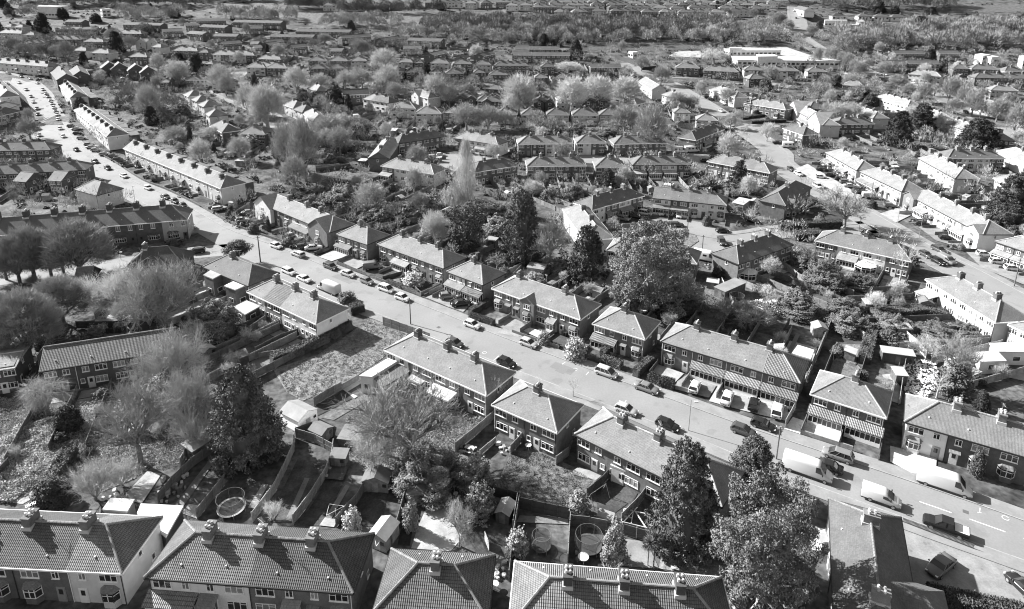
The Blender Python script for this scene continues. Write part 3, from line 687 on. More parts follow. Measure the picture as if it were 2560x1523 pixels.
    if H.s > 6:      # downpipes and roof vents
        for i in range(n + 1):
            if i in (0, n) or H.rnd.random() < .6:
                x = min(max(xsn[i], H.ins + .1), L - H.ins - .1)
                b = MB(); b.tube((x, H.ins - .06, 0), (x, H.ins - .06, EH - .2), .05, n=5); b.build('downpipe', M['dark' if H.rnd.random() < .6 else 'white'], e)
        for i in range(n):
            x = (xsn[i] + xsn[i + 1]) / 2 + H.rnd.uniform(-.8, .8)
            y = H.rnd.uniform(1.0, 1.6)
            if p(x) > y + .3: MB().tube((x, y, EH + y * tn - .05), (x, y, EH + y * tn + .14), .12, .1, n=6).build('roof_vent', M['render'], e, tone=1.0)
    rv = sum(roof) / len(roof) * .30; nb_ = sum(1 for q in wm if q == 'r')
    walls = 'white rendered' if nb_ == len(wm) and wall[0] > .7 else 'pale rendered' if nb_ == len(wm) else 'brick' if nb_ == 0 else 'brick and render'
    rw = 'pale' if rv > .33 else 'dark' if rv < .2 else 'grey'
    kd = what or ('detached house' if n == 1 else 'semi-detached pair' if n == 2 else 'short terrace' if n == 3 else 'terrace')
    shape = '%s %s roof' % (rw, 'gabled' if (gl and gr) else 'hipped')
    tag(e, desc or '%s %s, %s, %s' % (walls, kd, shape, ref), cat, 'houses of the estate')
    for lb in ('%s %s, %s, %s' % (walls, kd, shape, ref), '%s %s, %s' % (walls, kd, ref), '%s %s' % (kd, ref)):
        e['label'] = desc or lb
        if len(e['label'].replace('-', ' ').split()) <= 16: break
    H.gard = gard
    return H
def attach_ext(H, t, pts, h, tone=1.0, wt=1.0, brick=False, name='flat_roof_extension', pitchd=0.0, mat='flat', win=True):
    """extension of a house: roof outline given by survey points at height h"""
    P = [at(t, x, y, h) for x, y in pts]
    ar = sum(P[i - 1].x * P[i].y - P[i].x * P[i - 1].y for i in range(len(P)))
    if ar < 0: P = P[::-1]
    inv = H.Mx.inverted()
    n = len(P); c = sum(P, Vector()) / n
    b = MB(); Q = [c + (p - c) * .93 for p in P]
    v = [(q.x, q.y, H.g - .3) for q in Q] + [(q.x, q.y, H.g + h - .05) for q in Q]
    b.add([inv @ Vector(q) for q in v], [(i, (i + 1) % n, (i + 1) % n + n, i + n) for i in range(n)])
    o = b.build(name, M['brick' if brick else 'render'], H.e, tone=wt)
    b = MB(); b.prism([inv @ Vector((q.x, q.y, H.g + h + .1)) for q in P], .25); b.build('extension_roof', M[mat], o, tone=tone)
    xs_, ys_ = [q.x for q in P], [q.y for q in P]; POLYS.append([(q.x, q.y) for q in P])
    if win:
        for i in range(n):
            a, d = Q[i], Q[(i + 1) % n]; m = (a + d) / 2; w = min(1.5, (d - a).length * .5)
            u = (d - a).normalized(); nn = Vector((u.y, -u.x, 0))
            if nn.y > -.2 or (d - a).length < 2: continue
            b = MB(); b2 = MB()
            def quad(bb, w, z0, z1, off):
                a_ = m - u * w / 2 + nn * off; c_ = m + u * w / 2 + nn * off
                bb.add([inv @ Vector((q.x, q.y, H.g + z)) for q, z in ((a_, z0), (c_, z0), (c_, z1), (a_, z1))] + [inv @ Vector((q.x, q.y, H.g + z)) for q, z in ((a_ - nn * off, z0), (c_ - nn * off, z0), (c_ - nn * off, z1), (a_ - nn * off, z1))],
                       [(0, 1, 2, 3), (4, 0, 3, 7), (1, 5, 6, 2), (3, 2, 6, 7), (0, 4, 5, 1)])
            zc = min(h - 1.3, 1.0); quad(b, w, zc, zc + 1.1, .06); quad(b2, w - .2, zc + .1, zc + 1.0, .08)
            f = b.build('window', M['white'], o); 
            b2.build('pane', M['glass'], o)
    return o

# ---- the nearest street (bottom of the view)
h = house('at the near left corner beyond the trampoline gardens', 'D0', -900, 1066, 1075, 1168, 4, roof=(.48, .46, .48, .95), wall=(.9, .85, .9, .9), wm='bbbr', rm='p', chim=(.25, .5, .765), porch=('b', 'b', 'b', 'b'), seed=3)
N1 = h
attach_ext(h, 'D0', [(1245, 556), (1622, 575), (1465, 850), (1210, 640)], 3.0, 1.25, .5, True)
attach_ext(h, 'D0', [(975, 505), (1190, 517), (1125, 625), (905, 607)], 2.6, 1.2, .6)
N2 = house('with three stacks, near gardens of the trampoline', 'D0', 1270, 1205, 3120, 1345, 4, roof=(.62, .62, .42, .42), wall=(1.05, 1.05, 1.1, 1.1), wm='rrbb', rm='p', chim=(.245, .5, .755), porch=('T', 'p', 'p', 'b'), ct=1.3, seed=5)
N3 = house('nearest, in the middle of the bottom edge', 'D1', 1265, 950, 2185, 1005, 2, roof=(.54, .5), wall=(1, 1), rm='p', back=True, fa='B', chim=(.5,), ct=1.1)
N4 = house('nearest, right of centre at the bottom edge', 'D2', 165, 1060, 1995, 1200, 4, roof=(.5, .56, .58, .95), wall=(1, 1), rm='p', back=True, fa='B', chim=(.235, .485, .74), ct=.6)
N5 = house('under the shadow of the great pale fir', 'D3', 748, 505, 800, 1750, 2, L=21, roof=(.46, .44), wall=(.9, .9), rm='r', chim=(.25, .8), fa='B', ct=1.6, seed=2)
# projecting wing of that house
b = MB(); tn = math.tan(R(32))
x0, x1, yr = 10.2, 16.2, 8.4
b.box(x0 + .3, x1 - .3, 7.8, 11.2, -.4, 5.05); w_ = b.build('wing', M['brick'], N5.e, tone=.9)
b = MB(); xm = (x0 + x1) / 2; zt = 5.05 + 3.0 * tn
b.prism([(x0, yr - .05, 5.05), (x0, 11.5, 5.05), (xm, 8.6, zt), (xm, 5.3, zt)], .13); b.prism([(x1, 11.5, 5.05), (x1, yr - .05, 5.05), (xm, 5.3, zt), (xm, 8.6, zt)], .13)
b.prism([(x1, 11.5, 5.05), (xm, 8.6, zt), (x0, 11.5, 5.05)][::-1], .13); b.build('wing_roof', M['roof'], w_, tone=.5)

# ---- south side of the main street, backs towards the view
S0 = house('south of the main street, with flat roofed rear extensions', 'B0', 1790, 1085, 2190, 1255, 2, roof=(.6, .6), wall=(.9, .9), fa='B', chim=(.35,))
attach_ext(S0, 'B0', [(1795, 1160), (1885, 1100), (1985, 1140), (1880, 1195)], 4.9, .6, .9, True)
attach_ext(S0, 'B0', [(1980, 1255), (2105, 1195), (2195, 1240), (2075, 1290)], 4.6, 1.15, .9, True)
attach_ext(S0, 'B0', [(2065, 1440), (2180, 1385), (2300, 1435), (2165, 1510)], 2.9, .75, .5, True)
S1 = house('south of the main street, left of the grass plot', 'B1', -12, 1305, 600, 1592, 4, roof=(.95, .7, 1.05, 1.0), wall=(1.05, 1.6, 1.05, 1.1), wm='rbrr', rm='rprr', fa='B', chim=(.22, .5, .76))
S2 = house('south of the main street, right of the grass plot', 'C1', 1200, 475, 2105, 880, 4, roof=(.92, .9, .85, .85), wall=(1.0, 1.3, 1.4, 1.3), wm='rbbb', fa='B', chim=(.2, .5, .76))
attach_ext(S2, 'C1', [(980, 710), (1215, 565), (1325, 575), (1095, 718)], 3.6, 1.15, 1.05)
attach_ext(S2, 'C1', [(1095, 712), (1325, 570), (1428, 668), (1195, 812)], 3.0, .62, 1.05, mat='pantile')
attach_ext(S2, 'C1', [(1400, 730), (1450, 695), (1565, 755), (1520, 785)], 2.6, .8, .5, True)
attach_ext(S2, 'C1', [(1572, 850), (1640, 770), (1845, 860), (1765, 935)], 2.7, 1.3, .6, True)
S3 = house('south of the main street, left of the two houses facing a hatchback', 'C2', -40, 960, 540, 1210, 2, roof=(.95, .82), wall=(1.35, 1.35), fa='B', chim=(.5,))
S4 = house('south of the main street, half behind dark firs', 'C2', 690, 1220, 1290, 1517, 4, L=23, roof=(.9, .85, .85, .85), wall=(1.2, 1.15, 1.2, 1.1), fa='B', chim=(.25, .51, .77))
attach_ext(S4, 'D2', [(1020, 190), (1320, 300), (1300, 330), (1010, 215)], 2.7, 1.0, 1.1)

# ---- north side of the main street, fronts towards the view
M1 = house('long terrace down the left street, middle block', 'B0', 1085, 32, 1950, 405, 8, D=8.8, EH=5.4, roof=(1.0, .95, 1.05, .92, .98, 1.05, .95, .75), wall=(.85, .8, .9), wm='r', chim=[(i + .5) / 8 for i in range(8)], porch=('b', 'p', 'b', 'b'), gl=True, wings=True, chy=.36, cs=1.15, ct=.7, what='terrace of eight')
M0 = house('long terrace down the left street, second block', 'A0', 645, 955, 945, 1232, 8, D=8.6, EH=5.4, roof=(1.1, .8, 1.15, 1.1, .75, 1.1, 1.15, .8), wall=(.85, .8, .9), wm='r', chim=[(i + .5) / 8 for i in range(8)], gl=True, wings=True, chy=.36, cs=1.15, ct=.7, what='terrace of eight')
M00 = house('long terrace down the left street, third block', 'A0', 495, 700, 625, 905, 6, D=8.4, EH=5.4, roof=(1.1, .7, 1.15, .75, 1.1, .9), wall=(.8,), wm='r', chim=[(i + .5) / 6 for i in range(6)], gl=True, wings=True, chy=.36, cs=1.15, ct=.7, what='terrace of six')
M01 = house('pale terrace at the bend of the left street', 'A0', -250, 520, 425, 625, 8, D=8.6, EH=5.2, roof=(1.15, 1.1, .9), wall=(.9, .8), wm='r', chim=[(i + .5) / 8 for i in range(8)], gl=True, wings=True, chy=.36, cs=1.15, ct=.7, what='terrace of eight')
house('dark gabled block beside the bend of the left street', 'A0', 435, 615, 500, 735, 2, D=11, EH=5.6, roof=(.5,), wall=(.9,), gr=True, gl=True, chim=(.5,))
house('second dark gabled block beside the bend', 'A0', 610, 600, 640, 690, 2, D=9, EH=5.6, roof=(.5,), wall=(.9,), gr=True, gl=True, chim=())
ML = house('terrace on the near side of the left street', 'A0', -150, 700, 0, 900, 5, D=9, EH=5.4, roof=(1.2,), wall=(1.0,), wm='r', fa='F', chim=(.2, .5, .8))
ML2 = house('with its hip towards the bend, left edge', 'A0', -130, 1045, 170, 905, 3, D=9, roof=(1.05, .9), wall=(1.0,), wm='r', fa=None, chim=(.4,))
house('dark roofed, above the left street parked cars', 'A0', -200, 1080, 190, 975, 3, D=8.6, EH=5.2, roof=(.55,), wall=(.85,), fa='B', chim=(.3, .7))
M2 = house('with gables at both ends, far side of the street', 'B1', 72, 512, 722, 782, 4, L=None, roof=(1.1, 1.1, 1.12, 1.1), wall=(1.05, 1.0, .9, 1.25), wm='rbrb', xg=(0, 3), chim=(.32, .56, .74), porch=('b', 'b', 'P', 'b'))
M3 = house('far side of the street, with a sloping white awning', 'B1', 778, 800, 1050, 890, 2, roof=(.92, .95), wall=(1.3, 1.2), porch=('P', 'b'), chim=(.42,))
M4 = house('far side of the street, behind the topiary bush', 'B1', 1140, 888, 1725, 1100, 4, roof=(.98, .95, .95, 1.0), wall=(1.4, 1.4, 1.35, 1.3), porch=('b', 'P', 'b', 'b'), chim=(.22, .5, .76))
M5 = house('far side of the street, above two driveway cars', 'B1', 1752, 1128, 2072, 1248, 2, roof=(.95, .9), wall=(1.05, 1.3), wm='rb', porch=('P', 'T'), chim=(.45,))
M6 = house('far side of the street, with a gable over its doors', 'B1', 2150, 1275, 2935, 1552, 4, roof=(.95, .9, .92, .9), wall=(1.4, 1.3, 1.3, 1.2), xg=((8.1, 12.3),), xp=.9, porch=('b', 'b', 'p', 'b'), chim=(.2, .72))
M7 = house('far side of the street, between two trimmed hedges', 'C2', 850, 245, 1315, 385, 2, roof=(.9, .92), wall=(1.15, 1.1), porch=('T', 'b'), chim=(.45,))
M8 = house('far side of the street, over the four driveway cars', 'C2', 1450, 400, 2690, 775, 4, roof=(.85, .85, .85, 1.15), wall=(1.1, 1.0, 1.05, 1.0), rm='rrrp', porch=('b', 'T', 'T', 'T'), chim=(.22, .5, .75))
attach_ext(M8, 'C3', [(215, 430), (360, 420), (330, 500), (240, 480)], 2.8, .8, .6, True)
attach_ext(M8, 'C3', [(420, 510), (475, 435), (620, 480), (590, 560)], 2.8, 1.1, .6, True)
M9 = house('far side of the street, behind the cream walled drive', 'C3', 585, 865, 1260, 1080, 2, roof=(.8, .82), wall=(.85, .85), porch=('T', 'T'), chim=(.52,))
M10 = house('far side of the street at the right edge', 'C3', 1415, 1110, 2240, 1350, 4, L=23.5, roof=(.72, .75, .75, .8), wall=(1.1, .85, .9, 1.0), wm='rbbr', porch=('b', 'b', 'b', 'b'), chim=(.28, .52, .76))

# ---- left side
L1 = house('with bay fronts beside the round bare trees', 'B0', -600, 858, 1655, 668, 9, D=9.2, EH=5.9, pitch=36, roof=(.6, .62, .58, .6, .55, .62, .6, .55, .58), wall=(.85, .85, .85, .85, .85, .85, .85, .85, .6), wm='bbbbbbbbr', fa='V', gl=True, cs=1.5, ct=.6, chim=[i / 9 for i in range(1, 9)], what='row of tall terraced houses')
house('low, black roofed, beside the side road', 'B0', 1080, 1130, 1640, 1085, 1, EH=3.0, D=9.5, pitch=40, roof=(.4,), wall=(.8,), fa='B', chim=(.3,))
house('small, with square bays, under the left street', 'B0', 655, 402, 850, 458, 2, D=8.8, roof=(.95, .75), wall=(.95, .9), wm='r', fa=None, chim=())
L4 = house('old, with gabled rear wings, at the left edge', 'B0', -300, 290, 760, 228, 6, D=8.5, EH=5.2, roof=(.6, .65), wall=(.85,), fa='B', chim=(.17, .33, .5, .67, .83), gl=True, what='terrace of six')
for k, (xa, ya, xb, yb) in enumerate(((112, 300, 235, 345), (420, 290, 545, 330))):
    house('rear wing %s behind the old terrace' % ('left' if k == 0 else 'right'), 'B0', xa, ya + 30, xb + 70, yb, 1, L=5.2, D=7.5, EH=4.6, roof=(1.0,), wall=(.8,), fa='B', gl=True, gr=True, chim=(), what='gabled annexe', gard=False)
L5 = house('with arched upper windows at the upper left', 'B0', -250, 68, 445, 55, 5, EH=5.2, roof=(.6,), wall=(.9,), fa='B', chim=(.3, .6), what='terrace of five')
C0h = house('long, with wide windows, behind the birch thicket', 'C0', 345, 668, 1540, 480, 4, D=8.5, EH=4.9, pitch=30, roof=(.62,), wall=(.75,), rm='p', fa='B', gl=True, gr=True, chim=(), what='row of council houses')
house('low pitched, cut by the left edge beside the thicket', 'C0', -420, 712, 135, 628, 2, D=9, EH=5.0, pitch=8, roof=(1.0,), wall=(.8,), fa='W', gl=True, gr=True, chim=(), what='flat roofed block')
house('tiled lean house under the bare trees, left', 'B0', 640, 1260, 790, 1245, 1, D=9, EH=3.0, roof=(.7,), wall=(.5,), rm='p', fa=None, gl=True, gr=True, chim=())

# ---- upper cul-de-sac block
house('gable end facing the view beside the upper close', 'A1', 1180, 1235, 1055, 1405, 2, roof=(1.2, 1.2), wall=(1.0,), fa=None, fb=None, gl=False, gr=True, chim=(.3, .8))
def row(phrase, t, lst):
    for i, a in enumerate(lst):
        k = dict(a[5]) if len(a) > 5 else {}
        house('%s in %s' % (ordn(i), phrase), t, a[0], a[1], a[2], a[3], a[4], **k)
wh, br = dict(wall=(.78, .72), wm='r'), dict(wall=(1.0, .9))
mixw = dict(wall=(1.0, .9, 1.0, 1.0), wm='bbrr')
row('the row fronting the upper close', 'A1', [(1330, 1275, 1755, 1200, 4, dict(roof=(.55, .6), wall=(.95,), porch=('b', 'b', 'P', 'b'))), (1815, 1218, 2205, 1288, 4, dict(roof=(1.15, 1.2, .8, .8), wall=(1.3, 1.0, .9, 1.1), wm='brrr', porch=('b', 'b', 'P', 'b')))])
row('the row beyond the poplar', 'A2', [(190, 1278, 685, 1272, 4, dict(roof=(.85, .8), **mixw)), (708, 1268, 975, 1266, 2, dict(roof=(.72,), wall=(1.0, .95), wm='rb')), (1040, 1278, 1515, 1266, 4, dict(roof=(.68,), wall=(.95, .9, .8, .95))), (1765, 1250, 2020, 1135, 4, dict(roof=(.5,), wall=(1.0, .95), porch=('b', 'P')))])
row('the backs row below the upper close', 'B1', [(1170, 195, 1640, 272, 4, dict(fa='B', roof=(1.25, 1.15, 1.25, 1.2), wall=(1.3, 1.0), wm='br', porch=('x', None, 'x', None))), (2000, 255, 2390, 190, 3, dict(fa='B', roof=(.55,), wall=(1.15, .9)))])
row('the backs row behind the crescent', 'B2', [(270, 200, 800, 195, 4, dict(fa='B', roof=(.7,), wall=(1.2, .9, .9, .95))), (875, 205, 1148, 206, 2, dict(fa='B', roof=(.72,))), (1205, 190, 1730, 186, 4, dict(fa='B', roof=(.6,), wall=(.9, .9, 1.0, .9), wm='bbrb', porch=('x', 'x', 'x', None))), (1862, 152, 2420, 262, 4, dict(fa='B', roof=(.95, .75, .75, .9), wall=(1.2, 1.1, 1.0)))])
row('the crescent around the turning circle', 'B2', [(850, 583, 1315, 456, 4, dict(roof=(.55,), wall=(1.1, 1.0, 1.1, .9), wm='rbrb', porch=('b', 'p', 'P', 'b'))), (1385, 478, 2040, 546, 4, dict(roof=(.75, .75, .6, .75), wall=(1.0, .8, 1.0, 1.0), wm='rbrr', porch=('P', 'P', 'b', 'b'), gl=True)), (585, 575, 780, 850, 3, dict(roof=(.95, .9), wall=(.8,), wm='r', fa=None)), (972, 936, 1775, 1062, 4, dict(fa='B', roof=(.85,), wall=(1.3, 1.2))), (2145, 1065, 2630, 890, 4, dict(fa='B', roof=(.55,), wall=(1.3, 1.2, 1.2)))])
CONS = ALLH[-1]
row('the group between the turning circle and the right street', 'B3', [(370, 550, 600, 385, 2, dict(roof=(.5,), wall=(1.0,), xg=((4, 7),), porch=('b', 'b'))), (625, 852, 1480, 1040, 4, dict(fa='B', roof=(.7,), wall=(1.0, 1.0, 1.0, .85), wm='brrb', porch=(None, 'x', None, None))), (1600, 1195, 2220, 1577, 4, dict(fa='B', roof=(.78, .76, .74, .78), wall=(.8, .6, .62, .6), wm='r', porch=('x', None, None, None)))])
house('white, with flat extensions, at the right edge', 'C3', 2330, 250, 2720, 430, 2, fa='B', roof=(.9,), wall=(1.05,), wm='r')
attach_ext(ALLH[-1], 'C3', [(2165, 420), (2400, 410), (2600, 500), (2250, 495)], 3.0, 1.0, 1.05)
attach_ext(ALLH[-1], 'C3', [(1995, 500), (2240, 490), (2320, 575), (2085, 585)], 2.8, 1.2, .95)
# ---- far side of the right-hand street
row('the row along the right street', 'B3', [(400 - 0, -345, 690, -150, 3, dict(roof=(1.15,), xg=(0, 2), porch=('b', 'P', 'b'), **wh)), (718, 75, 992, 238, 4, dict(roof=(1.1, 1.15), porch=('P', 'b'), **wh)), (1022, 242, 1390, 425, 4, dict(roof=(1.0, 1.05), porch=('P', 'P', 'b', 'b'), **wh)), (1430, 440, 2110, 800, 6, dict(roof=(1.05, 1.0, 1.0, 1.05, 1.1, 1.0), wall=(1.3, 1.1, 1.0, .9), wm='brrr', xg=(0, 5), porch=('b', 'P', 'b', 'b', 'P', 'b'), chim=(.3, .5, .7, .85))), (2215, 862, 2750, 1040, 3, dict(roof=(1.0,), wall=(1.0, .95), porch=('P',)))])
row('the row behind the right street', 'B3', [(1535, 122, 1860, 310, 4, dict(roof=(1.1,), fa='B', **wh)), (1800, 128, 2312, 132, 4, dict(roof=(.62,), wall=(.95, 1.0, 1.0, .9), wm='brrb')), (2200, 300, 2480, 400, 2, dict(fa='B', roof=(1.1,), **wh)), (1860, 305, 2080, 320, 2, dict(fa='B', roof=(.6,), wall=(.7,)))])
row('the houses around the pollard junction', 'A3', [(0, 905, 365, 985, 4, dict(roof=(.95, 1.0), wall=(1.1, .95))), (575, 965, 888, 955, 3, dict(roof=(.72,), wall=(.95,))), (820, 1103, 1158, 1097, 3, dict(fa='B', roof=(.68,), wall=(.9,))), (935, 968, 1135, 1055, 3, dict(fa='B', roof=(1.1,), **wh)), (1145, 845, 1440, 960, 5, dict(fa='B', roof=(1.25,), **wh)), (1475, 962, 1700, 1060, 4, dict(fa='B', roof=(1.2,), **wh)), (1750, 1080, 1960, 1160, 4, dict(fa='B', roof=(1.2,), **wh)), (2200, 1240, 2400, 1250, 2, dict(roof=(.8,), wall=(.8,))), (340, 1130, 520, 1200, 2, dict(fa='B', roof=(.5,), wall=(.8,))), (2230, 1330, 2480, 1440, 2, dict(fa=None, roof=(1.2,), **wh))])
row('the rows along the tree lined avenue', 'A3', [(0, 622, 490, 645, 5, dict(roof=(.72,), wall=(1.0, .9, .95), wm='rbb')), (560, 640, 735, 648, 2, dict(roof=(.7,), wall=(1.0, .8), wm='rb')), (45, 705, 245, 700, 2, dict(roof=(.8,), wall=(.8,))), (865, 752, 1062, 775, 3, dict(fa='B', roof=(.95,), wall=(1.0,))), (1450, 650, 1740, 690, 4, dict(roof=(1.2,), **wh)), (2040, 690, 2600, 705, 5, dict(roof=(.6,), wall=(.9,))), (2180, 800, 2430, 815, 3, dict(roof=(.9,), **wh)), (2000, 900, 2300, 980, 4, dict(roof=(.8,), **wh)), (2330, 1010, 2600, 1060, 3, dict(roof=(.8,), **wh)), (1845, 612, 1990, 620, 2, dict(roof=(.6,), wall=(.9,))), (2010, 612, 2250, 625, 3, dict(roof=(.62,), wall=(.9,))), (2300, 640, 2480, 640, 2, dict(roof=(.62,), wall=(.9,)))])
gab = dict(gl=True, gr=True, chim=(), EH=5.2, pitch=24, roof=(.42,), wall=(.75,), fa='W', what='block of flats')
for i, a in enumerate([('A3', 1250, 575, 1440, 568, 3), ('A3', 1455, 568, 1732, 572, 4), ('A3', 1340, 482, 1600, 480, 4), ('A3', 1730, 480, 1910, 482, 3), ('A2', 170, 440, 555, 445, 5), ('A2', 150, 492, 655, 500, 6), ('A2', 835, 605, 1108, 602, 3)]):
    house('dark roofed, %s of the blocks before the woods' % ordn(i), a[0], a[1], a[2], a[3], a[4], a[5], **gab)
row('the semis beyond the upper close gardens', 'A2', [(0, 1012, 190, 1012, 2, dict(roof=(.55,), **wh)), (220, 1016, 420, 1018, 2, dict(roof=(.55,), **wh)), (445, 1016, 650, 1018, 2, dict(roof=(.55,), **wh)), (672, 1018, 905, 1020, 2, dict(roof=(.58,), **wh)), (912, 1020, 1130, 1022, 2, dict(roof=(.58,), **wh))])
row('the half timbered row behind the semis', 'A2', [(-170, 895, 0, 893, 2, dict(roof=(.55,))), (335, 908, 520, 905, 2, dict(roof=(.5,), xg=(0, 1), wall=(.6,))), (538, 890, 742, 888, 2, dict(roof=(1.0,), xg=(0, 1), **wh)), (758, 900, 990, 905, 2, dict(roof=(.5,), xg=(0, 1), wall=(.6,))), (1240, 935, 1330, 900, 1, dict(roof=(1.0,), **wh))])
row('the scattered houses at the right of the school road', 'A2', [(1255, 700, 1375, 812, 4, dict(gr=True, gl=True, chim=(), roof=(1.1,), **wh)), (1570, 1000, 1725, 1004, 1, dict(roof=(.8,), wall=(1.0, 1.0), wm='rb')), (1765, 1065, 1965, 1075, 2, dict(fa='B', roof=(1.0,), **wh)), (1885, 780, 2105, 880, 4, dict(roof=(1.2,), **wh)), (1830, 620, 2140, 650, 4, dict(roof=(.7,), wall=(.85,))), (1590, 600, 1800, 612, 2, dict(roof=(.75,), wall=(.9,))), (340, 690, 455, 690, 1, dict(roof=(.7,), wall=(.9,))), (0, 663, 105, 662, 1, dict(roof=(.6,), wall=(.9,))), (530, 690, 640, 695, 2, dict(roof=(.55,), wall=(.6,))), (395, 600, 520, 600, 2, dict(roof=(.5,), wall=(.9,))), (1460, 830, 1560, 880, 2, dict(roof=(1.1,), **wh)), (1310, 1050, 1450, 1110, 1, dict(EH=3, roof=(1.1,), fa=None, **wh)), (2190, 905, 2250, 920, 1, dict(roof=(.9,)))])
row('the semis row across the upper middle', 'A1', [(-20, 600, 150, 606, 2, dict(roof=(1.1,), **wh)), (155, 605, 345, 612, 2, dict(roof=(.9,), wall=(.9,))), (528, 545, 702, 545, 2, dict(roof=(.7,), wall=(.9, 1.0), wm='br')), (720, 542, 882, 545, 2, dict(roof=(.7,))), (903, 545, 1052, 548, 2, dict(roof=(.75,), **wh)), (1320, 555, 1456, 562, 2, dict(roof=(.7,), **wh)), (1462, 565, 1545, 566, 1, dict(roof=(.6,))), (1608, 562, 1775, 568, 2, dict(roof=(.7,), **wh)), (1808, 572, 1980, 576, 2, dict(roof=(.6,))), (1998, 578, 2148, 582, 2, dict(roof=(.6,), **wh)), (2172, 588, 2480, 592, 5, dict(roof=(.55,), wall=(.9,)))])
row('the second semis row in the upper middle', 'A1', [(538, 618, 716, 612, 2, dict(roof=(.65,), wall=(.9,))), (716, 616, 880, 612, 2, dict(roof=(.6,), wall=(.9,))), (1745, 655, 1912, 652, 2, dict(roof=(.55,), wall=(.85,))), (1985, 652, 2092, 652, 1, dict(roof=(.6,), wall=(.85,))), (2120, 668, 2292, 670, 2, dict(roof=(.6,), wall=(.85,))), (1390, 645, 1490, 640, 1, dict(roof=(.45,), wall=(.6,))), (1600, 650, 1700, 650, 1, dict(roof=(.6,), wall=(.7,))), (520, 775, 600, 820, 1, dict(roof=(1.2,), **wh)), (840, 850, 1072, 832, 3, dict(roof=(.38,), wall=(.9,), gl=True, gr=True, chim=())), (1010, 872, 1240, 925, 3, dict(fa='B', roof=(1.1, .6, .5), wall=(1.0,), wm='r')), (1250, 958, 1482, 968, 2, dict(fa='B', roof=(1.15, .9), **wh)), (1475, 1002, 1710, 1006, 2, dict(fa='B', roof=(1.1, 1.0), **wh)), (1725, 1000, 1900, 1010, 2, dict(fa='B', roof=(.8,), wall=(.9,))), (1830, 875, 2020, 880, 2, dict(xg=(0, 1), roof=(.5,), wall=(.7,))), (2062, 905, 2255, 905, 2, dict(xg=(0,), roof=(.55,), wall=(.7,))), (1450, 830, 1590, 880, 2, dict(roof=(1.0,), xg=(0,), **wh)), (2105, 790, 2250, 800, 1, dict(roof=(.6,), wall=(.7,))), (310, 925, 400, 965, 1, dict(roof=(1.0,), fa='F', **wh)), (395, 965, 478, 1000, 1, dict(roof=(.6,), fa='F', **wh)), (480, 995, 560, 1090, 2, dict(roof=(1.1,), fa='F', **wh)), (370, 1180, 520, 1190, 2, dict(roof=(.7,), wall=(.9,))), (0, 1175, 140, 1188, 2, dict(roof=(.7,), wall=(.9,), fa='B'))])
flat = dict(gl=True, gr=True, chim=(), EH=4.8, pitch=22, wall=(.85,), fa='W', what='low block')
for i, a in enumerate([(420, 275, 900, 298, 6, .4), (830, 352, 1092, 312, 4, .35), (1200, 380, 1352, 325, 3, .32), (1405, 355, 1705, 378, 5, .4), (190, 325, 575, 338, 5, .4), (180, 385, 320, 360, 3, .38), (400, 430, 530, 402, 3, .35), (60, 430, 130, 420, 1, .6), (725, 455, 830, 460, 2, .4), (1370, 435, 1530, 435, 3, .4), (1645, 512, 1765, 448, 3, .5), (2082, 515, 2190, 462, 3, .32), (2030, 405, 2098, 372, 2, .32), (0, 250, 130, 245, 3, .4), (2370, 425, 2480, 425, 2, .35), (2330, 475, 2480, 480, 3, .4), (1330, 640, 1380, 640, 1, .6)]):
    house('%s of the white trimmed blocks before the playing field' % ordn(i), 'A1', a[0], a[1], a[2], a[3], a[4], **dict(flat, roof=(a[5],)))
for i, a in enumerate([(1435, 290, 1612, 272, 3, .4), (1640, 290, 1790, 318, 3, .45), (1880, 322, 2090, 330, 3, .5), (1640, 235, 1760, 220, 3, .5), (1760, 232, 1985, 262, 4, .4), (1730, 200, 2000, 180, 5, .45), (2050, 190, 2480, 222, 7, .45), (1080, 215, 1420, 240, 5, .42), (1970, 402, 2140, 370, 3, .38), (2190, 262, 2320, 250, 2, .4), (2210, 395, 2280, 395, 1, .6), (480, 260, 700, 270, 4, .5), (700, 270, 860, 260, 3, .6), (570, 195, 720, 205, 3, .42), (2380, 410, 2480, 380, 3, .4)]):
    house('%s of the dark roofed blocks at the upper left' % ordn(i), 'A0', a[0], a[1], a[2], a[3], a[4], **dict(flat, roof=(a[5],)))
